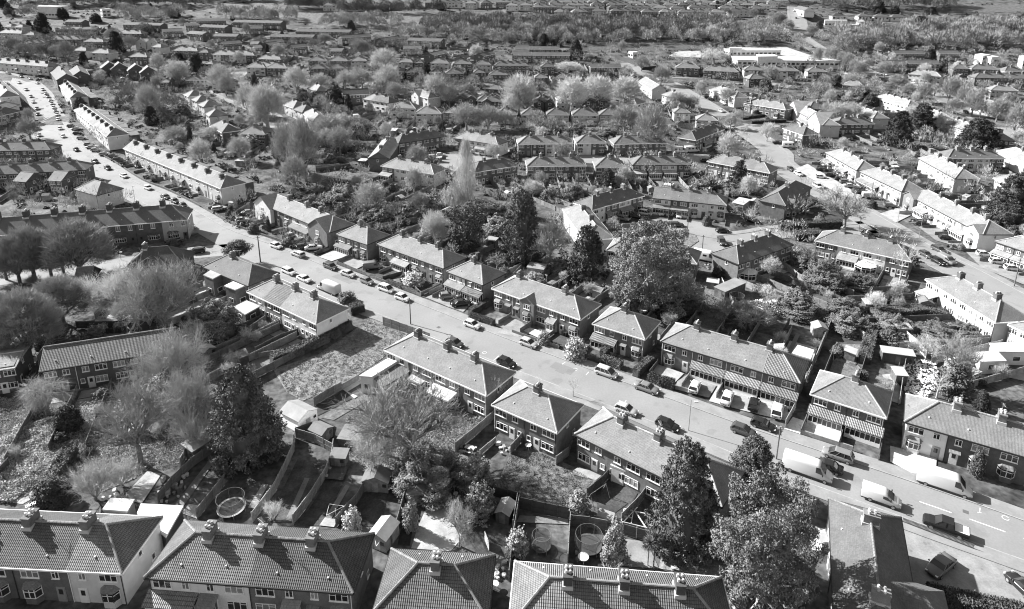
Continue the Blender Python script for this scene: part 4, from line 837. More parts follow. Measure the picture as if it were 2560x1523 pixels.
row('the pale houses at the upper left', 'A0', [(735, 372, 912, 378, 3, dict(roof=(1.2,), wall=(.8,))), (1198, 382, 1390, 382, 2, dict(roof=(1.15,), xg=(0, 1), **wh)), (1335, 420, 1420, 430, 1, dict(roof=(1.2,), **wh)), (1525, 450, 1745, 465, 3, dict(roof=(1.15, 1.1), wall=(.9,))), (1745, 470, 1840, 475, 1, dict(roof=(.6,), wall=(.8,))), (1872, 485, 2245, 500, 5, dict(roof=(1.1, 1.15), wall=(1.0, .8, .9), wm='rbr')), (2180, 590, 2480, 605, 4, dict(roof=(1.1, .7), **wh)), (2270, 525, 2480, 540, 3, dict(roof=(.9,), wall=(.9,))), (800, 470, 960, 482, 2, dict(roof=(1.2,), **wh)), (1135, 508, 1300, 515, 2, dict(roof=(1.15,), wall=(.9,))), (430, 358, 720, 350, 4, dict(roof=(1.2,), wall=(.8,))), (190, 395, 390, 380, 3, dict(roof=(1.1,), wall=(.9,))), (400, 430, 560, 450, 3, dict(roof=(1.1,), **wh)), (640, 450, 760, 460, 2, dict(roof=(1.15,), **wh)), (-20, 290, 190, 310, 4, dict(roof=(1.2,), **wh)), (30, 240, 100, 245, 1, dict(roof=(1.2,), **wh)), (120, 245, 200, 250, 1, dict(roof=(1.2,), **wh)), (215, 312, 300, 315, 1, dict(roof=(1.15,), **wh)), (1400, 735, 1490, 735, 1, dict(roof=(.9,), wall=(.8,), gr=True)), (1640, 715, 1830, 712, 3, dict(roof=(.6,), wall=(.9, 1.0, 1.0), wm='brr')), (1860, 735, 1950, 740, 1, dict(roof=(.7,), **wh)), (2040, 730, 2110, 715, 1, dict(roof=(1.2,), **wh)), (1800, 570, 1880, 575, 1, dict(roof=(1.1,), **wh)), (1020, 300, 1250, 310, 3, dict(roof=(.9,), wall=(.8,)))])
for i, (xa, ya, xb, yb, L_) in enumerate([(878, 592, 905, 640, 0), (968, 598, 1000, 665, 0), (1115, 612, 1150, 680, 0), (1222, 632, 1258, 700, 0)]):
    house('%s of the four steep gabled houses at the upper left' % ordn(i), 'A0', xa, ya, xb, yb, 1, L=9, D=10.5, EH=5.2, pitch=36, gl=True, gr=True, chim=(), roof=(.9,), wall=(.8,), fa='F', gard=False)
for i, (xa, ya, xb, yb) in enumerate([(1618, 835, 1680, 870), (1685, 880, 1745, 915), (1745, 925, 1805, 960), (1810, 1005, 1860, 1050)]):
    house('%s of the stepped pairs above the middle left gardens' % ordn(i), 'A0', xa, ya, xb, yb, 1, L=9.5, D=9, roof=(1.05,), chim=(.4,), gard=False, **wh)
house('with a pale lower roof beside the stepped pairs', 'A0', 1850, 1110, 1960, 1180, 2, roof=(.6, .6), wall=(.8,), fa='B')
house('with a french window, left of the bare ash trees', 'A0', 2100, 1185, 2340, 1190, 2, roof=(.85,), wall=(.85,), fa='B')
# ---- houses on the far slope, in staggered rows
far_rows = [('A1', 38, 640, 1330, 70), ('A1', 16, 900, 2600, 62), ('A2', 92, 500, 2350, 75), ('A2', 62, 300, 2300, 70), ('A2', 36, 60, 2400, 66), ('A2', 12, 0, 2473, 60)]
k = 0
for ri, (t, y, xa, xb, st) in enumerate(far_rows):
    x = xa + RNG.uniform(0, 30); j = 0
    if t == 'A1' and ri == 0: xa = 640
    while x < xb:
        nu = int(RNG.choice([2, 2, 2, 4])); w = {2: 100, 4: 190}[nu] * (1 + y * .004)
        yy = y + RNG.uniform(-6, 6) + (14 if t == 'A1' and x > 1300 and ri == 0 else 0)
        ok = not (t == 'A1' and ri == 0 and x > 1250)
        if ok:
            whh = RNG.random() < .5
            house('%s in the %s far slope row' % (ordn(j), ordn(ri)), t, x, yy + 14, x + w, yy + 14 + RNG.uniform(-5, 7), nu, roof=(float(RNG.uniform(.45, .85)),), wall=(float(RNG.uniform(.75, 1.0)),), wm='r' if whh else 'b', fa='F', chim=(.5,) if nu == 2 else (.25, .5, .75), gard=False, ends=False, pots=False, D=8.0)
        x += w + RNG.uniform(8, 40); j += 1
for i, a in enumerate([(1010, 150, 1140, 152, 2, .55, 1.0), (1150, 152, 1290, 158, 2, .45, 1.0), (1300, 160, 1500, 160, 2, .5, 1.0), (1620, 160, 1745, 165, 1, .55, 1.0), (1750, 162, 1890, 165, 2, .7, 1.0), (1980, 180, 2250, 176, 3, .35, .7), (2260, 175, 2440, 175, 2, .7, .9), (1625, 215, 1850, 210, 2, .4, 1.0), (1065, 205, 1115, 195, 1, 1.1, 1.0), (515, 120, 610, 130, 1, .5, 1.0), (780, 150, 910, 152, 2, .3, .8), (2330, 195, 2473, 200, 2, .8, .9)]):
    house('%s of the bungalows below the far allotments' % ordn(i), 'A3', a[0], a[1], a[2], a[3], a[4], roof=(a[5],), wall=(a[6],), wm='r', EH=3.2, gard=False, ends=False)
H3 = house('running up to the far crossroads, white fronted', 'A3', 440, 30, 525, 140, 8, D=9, roof=(.5,), gard=False, ends=False, **wh)

# ------------------------------------------------------------------ registry that words each repeat by where it stands
REG = []
BANDS = [(78, 'the nearest back gardens'), (95, 'the gardens nearest the grass plot'), (118, 'the gardens just short of the main street'), (150, 'the gardens beyond the main street'), (200, 'the gardens around the crescent'), (290, 'the blocks around the upper close'), (420, 'the far side of the estate'), (1e9, 'the distant slope')]
def band(y): return next(n for l, n in BANDS if y < l)
def reg(o, phrase, p, cat, group, ub=True): REG.append((o, phrase, Vector(p), cat, group, ub)); o['category'] = cat; return o
def finish_labels():
    g = {}
    for r in REG: g.setdefault((r[1], band(r[2].y) if r[5] else ''), []).append(r)
    for (ph, bd), L in g.items():
        L.sort(key=lambda r: r[2].x / r[2].y)
        for i, r in enumerate(L):
            n = len(L)
            pos = '' if n == 1 else ('leftmost' if i == 0 else 'rightmost' if i == n - 1 else ordn(i) + ' from left')
            r[0]['label'] = (ph + (', ' + pos if pos else '')) if not bd else ('%s, %s in %s' % (ph, pos, bd)) if pos else '%s in %s' % (ph, bd)
            if len(r[0]['label'].split()) > 16: r[0]['label'] = r[0]['label'].replace('the gardens just short of the main street', 'gardens before the main street').replace(' in the ', ' in ')
            r[0]['group'] = r[4]

# ------------------------------------------------------------------ flat roofed school, stores and far sheds
def flat_building(label, t, pts, h, tone=1.0, wt=1.0, cat='building', name='flat_roofed_building', rows=1, wins=True):
    P = [at(t, x, y, h) for x, y in pts]
    ar = sum(P[i - 1].x * P[i].y - P[i].x * P[i - 1].y for i in range(len(P)))
    if ar < 0: P = P[::-1]
    n = len(P); c = sum(P, Vector()) / n; g = c.z - h
    e = empty(name, (c.x, c.y, g)); Q = [p - c for p in P]; POLYS.append([(p.x, p.y) for p in P])
    b = MB(); Qi = [q * .985 for q in Q]
    b.add([(q.x, q.y, -3) for q in Qi] + [(q.x, q.y, h - .3) for q in Qi], [(i, (i + 1) % n, (i + 1) % n + n, i + n) for i in range(n)])
    b.build('wall', M['render'], e, tone=wt)
    b = MB(); b.prism([(q.x, q.y, h) for q in Q], .5); b.build('flat_roof', M['flat'], e, tone=tone)
    if wins:
        b = MB()
        for i in range(n):
            a, d = Qi[i], Qi[(i + 1) % n]; u = (d - a); l = u.length; u.normalize(); nn = Vector((u.y, -u.x, 0))
            if nn.y > 0: continue
            for r in range(rows):
                z0 = .9 + r * 3; k = max(1, int(l / 3.2))
                for j in range(k):
                    m = a + u * l * (j + .5) / k + nn * .05
                    b.add([(m.x - u.x * 1.1, m.y - u.y * 1.1, z0), (m.x + u.x * 1.1, m.y + u.y * 1.1, z0), (m.x + u.x * 1.1, m.y + u.y * 1.1, z0 + 1.4), (m.x - u.x * 1.1, m.y - u.y * 1.1, z0 + 1.4)], [(0, 1, 2, 3)])
        if b.v: b.build('window_panes', M['glass'], e, kind='stuff')
    return tag(e, label, cat)
flat_building('long low white school block with flat roof right of the weeping willow', 'A2', [(2080, 475), (2480, 470), (3060, 520), (3040, 560), (2520, 550), (2130, 540)], 4, 1.15)
flat_building('white upper storey standing on the low school block', 'A3', [(110, 470), (270, 470), (300, 505), (120, 512)], 7, 1.2)
flat_building('white store room behind the school', 'A2', [(2065, 410), (2170, 412), (2172, 430), (2065, 428)], 6, 1.2)
flat_building('pale flat roofed school wing at the back of the yard', 'A3', [(-180, 420), (220, 425), (330, 450), (-100, 455)], 4, 1.1)
flat_building('white shed roofed warehouse at the far upper left', 'A0', [(340, 35), (450, 36), (600, 55), (500, 75), (330, 68)], 9, 1.2, 1.0, rows=1)
flat_building('white cube house in the upper left by the playing field', 'A0', [(880, 78), (972, 70), (972, 80), (900, 90)], 7, 1.1, 1.0, rows=2)
flat_building('long white shop roof at the far right crossroads', 'A3', [(710, 168), (910, 170), (912, 185), (712, 188)], 5, 1.2, 1.0, cat='shop')
flat_building('low pale shop roof beside the far crossroads', 'A3', [(790, 210), (1010, 212), (1030, 222), (800, 222)], 4, 1.2, .8, cat='shop')
flat_building('small white flat roofed kiosk on the playground', 'A2', [(1170, 450), (1230, 448), (1258, 462), (1210, 468)], 4, 1.2, .9, rows=1, cat='kiosk')
for i, (x, y) in enumerate([(2040, 470), (2115, 485)]):
    flat_building('%s pale cube house with flat roof below the right hand woods' % ('left' if i == 0 else 'right'), 'A3', [(x, y + 5), (x + 60, y - 12), (x + 140, y + 18), (x + 70, y + 35)], 7, 1.0, .9, rows=2, cat='house')
flat_building('white sunlit house end at the right edge below the woods', 'A3', [(2430, 490), (2560, 470), (2600, 500), (2470, 520)], 7, 1.0, 1.0, rows=2, cat='house')

# ------------------------------------------------------------------ vehicles
def loft(b, secs, prof):
    """secs: (x, half width, z bottom, z top); prof: list of (width factor, height factor)"""
    n = len(prof); m = n * 2; o = len(b.v); vs = []
    for x, w, z0, z1 in secs:
        for a, c in prof: vs.append((x, w * a, z0 + (z1 - z0) * c))
        for a, c in reversed(prof): vs.append((x, -w * a, z0 + (z1 - z0) * c))
    fs = []
    for i in range(len(secs) - 1):
        for j in range(m): a, c = i * m + j, i * m + (j + 1) % m; fs.append((a, a + m, c + m, c))
    fs.append(tuple(range(m))[::1]); fs.append(tuple((len(secs) - 1) * m + j for j in reversed(range(m))))
    b.add(vs, fs)
def wheel_parts(r=.32):
    ty = MB().tube((0, -.11, 0), (0, .11, 0), r, n=14).mesh('tyre', M['tyre'])
    b = MB(); b.tube((0, -.125, 0), (0, .125, 0), r * .62, n=10); return ty, b.mesh('rim', M['metal'])
VEH = {}
def vehicle_parts(kind):
    if kind in VEH: return VEH[kind]
    out = []
    if kind in ('hatch', 'estate', 'saloon', 'mpv'):
        l, w, h = dict(hatch=(4.0, .86, 1.47), estate=(4.6, .89, 1.47), saloon=(4.7, .91, 1.42), mpv=(4.5, .91, 1.65))[kind]
        f = l / 2; rear_up = kind != 'saloon'
        b = MB()
        loft(b, [(-f, w * .80, .38, .82), (-f + .12, w * .93, .25, .93), (-f + .8, w, .2, .95), (0, w, .2, .93), (f - 1.35, w, .2, .92), (f - .6, w * .96, .2, .84), (f - .15, w * .86, .24, .70), (f, w * .70, .34, .58)], [(.9, 0), (.99, .2), (1, .55), (.97, .82), (.86, 1.0)]); b.smooth = True
        out.append(('body', b.mesh('car_body', M['paint']), 1))
        xr0, xf0 = (-f + .12, f - 1.15) if rear_up else (-f + .75, f - 1.3)
        xr1, xf1 = (-f + .55 if kind != 'estate' else -f + .45, f - 1.95) if rear_up else (-f + 1.4, f - 2.0)
        if kind == 'mpv': xf0 += .25; xf1 += .1
        b = MB(); a, c = w * .9, w * .78
        v = [(xr0, -a, .9), (xf0, -a, .9), (xf0, a, .9), (xr0, a, .9), (xr1, -c, h - .06), (xf1, -c, h - .06), (xf1, c, h - .06), (xr1, c, h - .06)]
        b.add(v, [(0, 1, 5, 4), (1, 2, 6, 5), (2, 3, 7, 6), (3, 0, 4, 7)]); out.append(('glass', b.mesh('car_glass', M['glass']), 0))
        b = MB(); xm = (xr1 + xf1) / 2
        c1 = c + .02
        b.add([(xr1 - .1, -c1, h - .08), (xf1 + .1, -c1, h - .08), (xf1 + .1, c1, h - .08), (xr1 - .1, c1, h - .08), (xr1 + .1, -c * .8, h), (xf1 - .1, -c * .8, h - .01), (xf1 - .1, c * .8, h - .01), (xr1 + .1, c * .8, h)], [(0, 1, 5, 4), (1, 2, 6, 5), (2, 3, 7, 6), (3, 0, 4, 7), (4, 5, 6, 7)])
        for sy in (-1, 1):
            b.tube((xr0, sy * a, .9), (xr1, sy * c, h - .05), .075, n=4); b.tube((xf0, sy * a, .9), (xf1, sy * c, h - .05), .045, n=4)
            for q in ((.45,) if kind == 'hatch' else (.36, .68)):
                b.tube((xr0 + (xf0 - xr0) * q, sy * (a + .01), .9), (xr1 + (xf1 - xr1) * q, sy * (c + .01), h - .05), .045, n=4)
            b.box(xf0 - .25, xf0 - .1, sy * (w + .12) - .08, sy * (w + .12) + .08, .92, 1.06, bot=True)
        out.append(('roof', b.mesh('car_roof', M['paint']), 1))
        b = MB()
        for sy in (-1, 1): b.box(f - .32, f - .03, sy * w * .66 - .14, sy * w * .66 + .14, .55, .7, bot=True)
        out.append(('headlight', b.mesh('headlights', M['white']), 0))
        b = MB(); b.box(f - .05, f + .02, -.35, .35, .34, .52); b.box(-f - .02, -f + .08, -.28, .28, .5, .62)
        for sy in (-1, 1): b.box(-f - .01, -f + .14, sy * w * .74 - .08, sy * w * .74 + .08, .62, .86)
        out.append(('trim', b.mesh('trim', M['dark']), 0))
        wh_ = (-f + .78, f - .82, w - .1, .31)
    elif kind in ('van', 'bigvan', 'camper'):
        l, w, h = dict(van=(5.0, .98, 2.0), bigvan=(6.9, 1.0, 2.7), camper=(6.6, 1.1, 2.8))[kind]; f = l / 2
        b = MB()
        loft(b, [(-f, w * .95, .4, h - .06), (-f + .1, w, .35, h), (f - 2.3, w, .35, h), (f - 2.0, w, .35, h - .06), (f - 1.7, w * .99, .35, h - .3), (f - 1.0, w * .98, .35, 1.28 if kind == 'van' else 1.5), (f - .5, w * .94, .35, 1.08 if kind == 'van' else 1.22), (f - .12, w * .84, .37, .92), (f, w * .7, .42, .7)], [(.95, 0), (1, .12), (1, .5), (.96, .78), (.90, .93), (.78, .985), (.5, 1.0)])
        b.smooth = True
        out.append(('body', b.mesh('van_body', M['paint']), 1))
        b = MB(); zt, zb = h - .25, (1.32 if kind == 'van' else 1.55); xa, xb = f - 1.83, f - 1.0
        b.add([(xb + .03, -w * .85, zb), (xb + .03, w * .85, zb), (xa + .12, w * .74, zt + .04), (xa + .12, -w * .74, zt + .04)], [(0, 1, 2, 3)])
        for sy in (-1, 1):
            b.add([(f - 2.3, sy * (w + .01), zb - .1), (f - 1.25, sy * (w + .01), zb - .2), (f - 1.75, sy * (w * .96), zt - .12), (f - 2.3, sy * (w * .96), zt - .12)], [(0, 1, 2, 3) if sy < 0 else (3, 2, 1, 0)])
            if kind == 'camper':
                for k in (-2.2, -.6): b.add([(k, sy * (w + .012), 1.5), (k + 1, sy * (w + .012), 1.5), (k + 1, sy * (w + .004), 2.05), (k, sy * (w + .004), 2.05)], [(0, 1, 2, 3) if sy < 0 else (3, 2, 1, 0)])
        out.append(('windscreen', b.mesh('van_glass', M['glass']), 0))
        b = MB(); b.box(-f + .05, f - .1, -w - .02, w + .02, .34, .5); b.box(-f - .04, -f + .05, -w * .9, w * .9, .35, .6); b.box(f - .08, f + .04, -w * .6, w * .6, .4, .62)
        for sy in (-1, 1): b.box(f - 1.4, f - 1.25, sy * (w + .16) - .1, sy * (w + .16) + .1, 1.25, 1.6)
        out.append(('trim', b.mesh('van_trim', M['dark']), 0))
        b = MB()
        for sy in (-1, 1): b.box(f - .3, f - .04, sy * w * .66 - .14, sy * w * .66 + .14, .78, .98, bot=True)
        out.append(('headlight', b.mesh('van_headlights', M['metal']), 0))
        wh_ = (-f + 1.2, f - .95, w - .1, .34)
    else:   # pickup
        l, w, h = 5.3, .95, 1.8; f = l / 2
        b = MB(); loft(b, [(-f, w * .95, .45, 1.08), (-f + .1, w, .4, 1.12), (-.75, w, .35, 1.12), (f - 1.6, w, .35, 1.1), (f - .7, w * .97, .35, 1.06), (f - .15, w * .88, .4, .95), (f, w * .75, .45, .8)], [(.95, 0), (1, .25), (1, .75), (.93, 1)])
        out.append(('body', b.mesh('pickup_body', M['paint']), 1))
        b = MB(); a, c = w * .92, w * .75; v = [(-.85, -a, 1.08), (f - 1.35, -a, 1.08), (f - 1.35, a, 1.08), (-.85, a, 1.08), (-.7, -c, h - .05), (f - 2.1, -c, h - .05), (f - 2.1, c, h - .05), (-.7, c, h - .05)]
        b.add(v, [(0, 1, 5, 4), (1, 2, 6, 5), (2, 3, 7, 6), (3, 0, 4, 7)]); out.append(('glass', b.mesh('pickup_glass', M['glass']), 0))
        b = MB(); b.box(-.78, f - 2.05, -c - .02, c + .02, h - .08, h)
        for sy in (-1, 1):
            b.tube((-.85, sy * a, 1.08), (-.7, sy * c, h - .04), .07, n=4); b.tube((f - 1.35, sy * a, 1.08), (f - 2.1, sy * c, h - .04), .05, n=4); b.tube((.1, sy * a, 1.08), (.05, sy * c, h - .04), .05, n=4)
        out.append(('roof', b.mesh('pickup_roof', M['paint']), 1))
        b = MB(); b.box(-f + .12, -.95, -w * .82, w * .82, 1.12, 1.15); out.append(('load_cover', b.mesh('load_cover', M['white']), 0))
        b = MB(); b.box(f - .06, f + .03, -.5, .5, .5, .8); b.box(-f - .04, -f + .02, -w * .8, w * .8, .4, .6); out.append(('trim', b.mesh('pickup_trim', M['dark']), 0))
        wh_ = (-f + 1.1, f - 1.0, w - .1, .38)
    VEH[kind] = (out, wh_, wheel_parts(wh_[3])); return VEH[kind]
KW = dict(hatch='hatchback', estate='estate car', saloon='saloon car', mpv='people carrier', van='panel van', bigvan='long high roofed van', camper='camper van', pickup='pickup truck')
def vehicle(kind, p, rz, tone, where):
    parts, (xr, xf, yw, r), (ty, rm_) = vehicle_parts(kind)
    e = empty({'hatch': 'hatchback_car', 'estate': 'estate_car', 'saloon': 'saloon_car', 'mpv': 'people_carrier', 'van': 'panel_van', 'bigvan': 'panel_van', 'camper': 'camper_van', 'pickup': 'pickup_truck'}[kind], p, rz)
    s = scale_at(p)
    for nm, me, own in parts:
        if s < 4 and nm in ('trim', 'headlight'): continue
        ob({'headlight': 'headlights'}.get(nm, nm), me, e, tone=tone if own else None)
    if s > 3.5:
        for x in (xr, xf):
            for y in (-yw, yw):
                wo = ob('wheel', ty, e, (x, y, r)); 
                if s > 7: ob('rim', rm_, wo)
    ph = '%s %s %s' % (tword(tone), KW[kind], where)
    return reg(e, ph, p, 'van' if kind in ('van', 'bigvan', 'camper') else 'pickup' if kind == 'pickup' else 'car', 'vehicles parked in the estate', False)
def road_dir(pl, p):
    i = min(range(len(pl) - 1), key=lambda i: (pl[i][0] - p.x) ** 2 + (pl[i][1] - p.y) ** 2)
    a, c = pl[max(0, i - 1)], pl[min(len(pl) - 1, i + 2)]
    return math.atan2(c[1] - a[1], c[0] - a[0])
def cars(pl, where, lst, z=.035, rel=0.0, jit=.03):
    for a in lst:
        t, x, y, tone = a[:4]; kind = a[4] if len(a) > 4 else ('hatch' if int(x + y) % 3 else 'saloon')
        p = at(t, x, y); fl = a[5] if len(a) > 5 else 0.0
        rz = (road_dir(pl, p) if not isinstance(pl, (int, float)) else pl) + rel + fl + RNG.uniform(-jit, jit)
        vehicle(kind, p + Vector((0, 0, z)), rz, tone, where)
W_, Lt, Md, Dk, Bk = .64, .45, .2, .07, .02
PI = math.pi
cars(MAIN, 'parked at the far kerb of the main street', [('B1', 253, 918, W_), ('B1', 443, 990, Lt, 'estate', PI), ('B1', 732, 1100, Dk, 'estate'), ('B1', 888, 1165, Lt, 'saloon'), ('B1', 1055, 1232, Md, 'hatch'), ('B1', 1225, 1300, W_, 'mpv'), ('B1', 1368, 1378, W_), ('C1', 1985, 275, W_, 'hatch'), ('C2', 290, 440, Lt), ('C2', 975, 700, Lt, 'mpv'), ('C2', 1330, 835, Md, 'saloon'), ('D3', 825, 150, Md, 'mpv', PI), ('C2', 2360, 1165, Bk, 'hatch')])
cars(MAIN, 'parked at the near kerb of the main street', [('B1', 365, 1145, W_, 'estate'), ('B1', 500, 1210, W_, 'saloon'), ('B1', 715, 1305, W_, 'bigvan', PI), ('C1', 1830, 440, Dk), ('C2', 95, 612, Bk, 'hatch'), ('C2', 1150, 1030, Lt, 'hatch'), ('C2', 1515, 1165, Bk, 'hatch'), ('C2', 2185, 1215, Dk, 'hatch'), ('D3', 720, 245, Bk, 'saloon', PI), ('D3', 555, 290, W_, 'bigvan'), ('D3', 1205, 530, W_, 'van'), ('D3', 1775, 790, Bk, 'pickup', PI)])
cars(MAIN, 'parked on the far verge', [('D3', 1760, 415, W_, 'bigvan')])
cars(MAIN, 'parked on a front drive', [('B1', 495, 925, Dk), ('B1', 580, 935, W_), ('B1', 1105, 1105, Md, 'van'), ('B1', 1765, 1365, Md), ('B1', 1885, 1430, Bk)], z=.15, rel=.9)
cars(MAIN, 'parked nose out on a front drive', [('C2', 1755, 830, W_), ('C2', 2040, 930, W_), ('C2', 2275, 985, Bk), ('C3', 292, 1040, W_, 'mpv')], z=.15, rel=PI / 2 + .12)
ww_ = at('D3', 1730, 1130)
vehicle('saloon', ww_ + Vector((0, 0, .03)), R(212), Md * .7, 'on the corner forecourt'); vehicle('hatch', at('D3', 2450, 1310) + Vector((0, 0, .03)), R(100), Bk, 'at the edge of the corner forecourt')
cars(MAIN, 'in the upper bend of the left street', [('A0', 170, 740, W_), ('A0', 232, 800, Lt), ('A0', 275, 860, Lt), ('A0', 297, 910, W_), ('A0', 328, 970, Md), ('A0', 337, 1020, Dk), ('A0', 325, 1085, W_), ('A0', 337, 1145, Md), ('A0', 348, 1205, Lt), ('A0', 390, 1265, Lt), ('A0', 470, 1365, Lt), ('A0', 532, 1395, W_)])
cars(MAIN, 'parked down the left street terraces', [('A0', 75, 655, Lt), ('A0', 190, 685, Md), ('A0', 268, 705, Lt), ('A0', 332, 742, W_), ('A0', 380, 800, W_), ('A0', 404, 832, Lt), ('A0', 425, 862, Md), ('A0', 443, 892, Lt), ('A0', 460, 925, Lt), ('A0', 475, 958, W_), ('A0', 490, 990, Md), ('A0', 505, 1022, W_), ('A0', 515, 1065, W_), ('A0', 533, 1145, W_), ('A0', 560, 1215, W_), ('A0', 677, 1335, Bk), ('A0', 842, 1438, Dk)])
cars(MAIN, 'driving or parked in the lower left street', [('B0', 955, 225, Bk, 'estate'), ('B0', 1100, 295, W_, 'saloon'), ('B0', 1312, 402, W_), ('B0', 1465, 482, Dk), ('B0', 1548, 520, Dk), ('B0', 1622, 560, Bk), ('B0', 1385, 590, Lt, 'estate'), ('B0', 1690, 740, W_, 'hatch'), ('B0', 900, 345, Md)])
cars(MAIN, 'squeezed into a terrace forecourt', [('A0', 635, 1125, Md), ('A0', 680, 1150, Lt), ('A0', 690, 1190, Bk), ('A0', 725, 1232, Lt), ('A0', 790, 1290, Md), ('A0', 815, 1312, Lt), ('A0', 850, 1338, Lt), ('A0', 925, 1375, Lt), ('B0', 1000, 120, Md), ('B0', 1045, 150, Dk), ('B0', 1940, 590, Lt, 'estate'), ('B0', 2200, 620, Md), ('B0', 2140, 690, Lt)], z=.15, rel=1.2)
cars(SIDE, 'in the side road below the bay fronted row', [('B0', 1735, 965, Bk, 'estate')])
cars(0.0, 'around the crescent turning circle', [('B2', 1120, 672, Md, 'estate', -.6), ('B2', 1242, 655, Bk, 'saloon', -.4), ('B2', 1318, 625, W_, 'mpv', -.5), ('B2', 1445, 625, Lt, 'hatch', -1.5), ('B2', 1620, 645, Lt, 'mpv', -1.9), ('B2', 1412, 730, Dk, 'hatch', .2), ('B2', 1592, 728, Dk, 'estate', 0), ('B2', 2000, 782, Bk, 'hatch', .1), ('B2', 1992, 880, Dk, 'mpv', -1.6), ('B2', 2265, 690, Bk, 'saloon', -.9), ('B2', 1850, 1030, W_, 'camper', -.5)])
cars(0.0, 'parked in the upper close', [('B1', 1640, 125, W_, 'estate', .2), ('B1', 1705, 108, W_, 'hatch', .2), ('B1', 1430, 98, W_, 'estate'), ('B1', 1540, 122, Bk), ('B1', 2008, 82, W_), ('B1', 2078, 98, W_), ('B1', 2135, 104, Lt), ('A2', 1620, 1350, W_, 'camper'), ('A2', 1730, 1345, W_, 'camper', .2), ('A2', 1845, 1430, Bk), ('A2', 1950, 1325, Md)])
cars(SEC, 'parked along the right hand street', [('A2', 1990, 990, W_), ('A2', 2090, 1135, Lt), ('B3', 412, 235, Dk), ('B3', 480, 275, W_, 'estate'), ('B3', 650, 385, W_, 'mpv'), ('B3', 1720, 950, Dk, 'estate'), ('B3', 1605, 995, Dk), ('B3', 1712, 1055, Bk, 'estate'), ('B3', 1790, 1048, Md, 'van'), ('A2', 1205, 640, W_), ('A2', 1440, 710, W_, 'estate')])
cars(SEC, 'nose in on a drive off the right hand street', [('B3', 690, 240, Bk), ('B3', 678, 305, W_), ('B3', 765, 290, Bk), ('B3', 852, 322, Bk), ('B3', 895, 348, Md), ('B3', 935, 385, Lt), ('B3', 1005, 440, Bk), ('B3', 1110, 480, Lt, 'van'), ('B3', 1290, 560, Md), ('B3', 1575, 722, Bk), ('B3', 1785, 848, Bk), ('B3', 2120, 992, W_), ('B3', 2238, 1058, W_), ('B3', 2370, 1118, W_), ('A3', 405, 1310, W_, 'camper'), ('A2', 2010, 1255, W_), ('A2', 2062, 1258, Lt), ('A2', 2145, 1275, W_), ('A3', 300, 1275, Bk), ('A2', 1840, 835, W_), ('A2', 1870, 870, Bk), ('A2', 1900, 885, Md)], z=.15, rel=1.3)
cars(AVE, 'on the tree lined avenue', [('A3', 1150, 690, W_), ('A3', 900, 660, W_), ('A3', 1500, 740, Lt), ('A3', 1690, 910, W_), ('A3', 1960, 1000, Bk), ('A3', 2390, 1250, Md), ('A3', 2100, 1110, Lt), ('A3', 1240, 665, W_), ('A3', 500, 300, W_), ('A3', 460, 165, Dk), ('A3', 440, 100, W_), ('A3', 600, 420, Md)])
cars(0.3, 'in the car park of the white trimmed blocks', [('A1', 1800, 528, W_, 'hatch', .2), ('A1', 1780, 512, Lt, 'hatch', .2), ('A1', 1830, 495, Lt, 'estate', .1), ('A1', 2005, 485, Bk, 'hatch', -.3), ('A1', 1960, 530, W_, 'estate', .8), ('A1', 1495, 620, W_), ('A0', 1020, 680, Bk), ('A0', 1120, 688, Bk), ('A0', 1870, 780, Bk), ('A0', 1915, 820, Bk), ('A0', 2030, 830, Lt), ('A0', 2140, 1040, Bk), ('A0', 2230, 1050, Md), ('A0', 2150, 1120, Bk), ('A1', 1440, 890, Bk), ('A1', 1480, 900, Bk), ('A1', 1530, 920, Dk)])

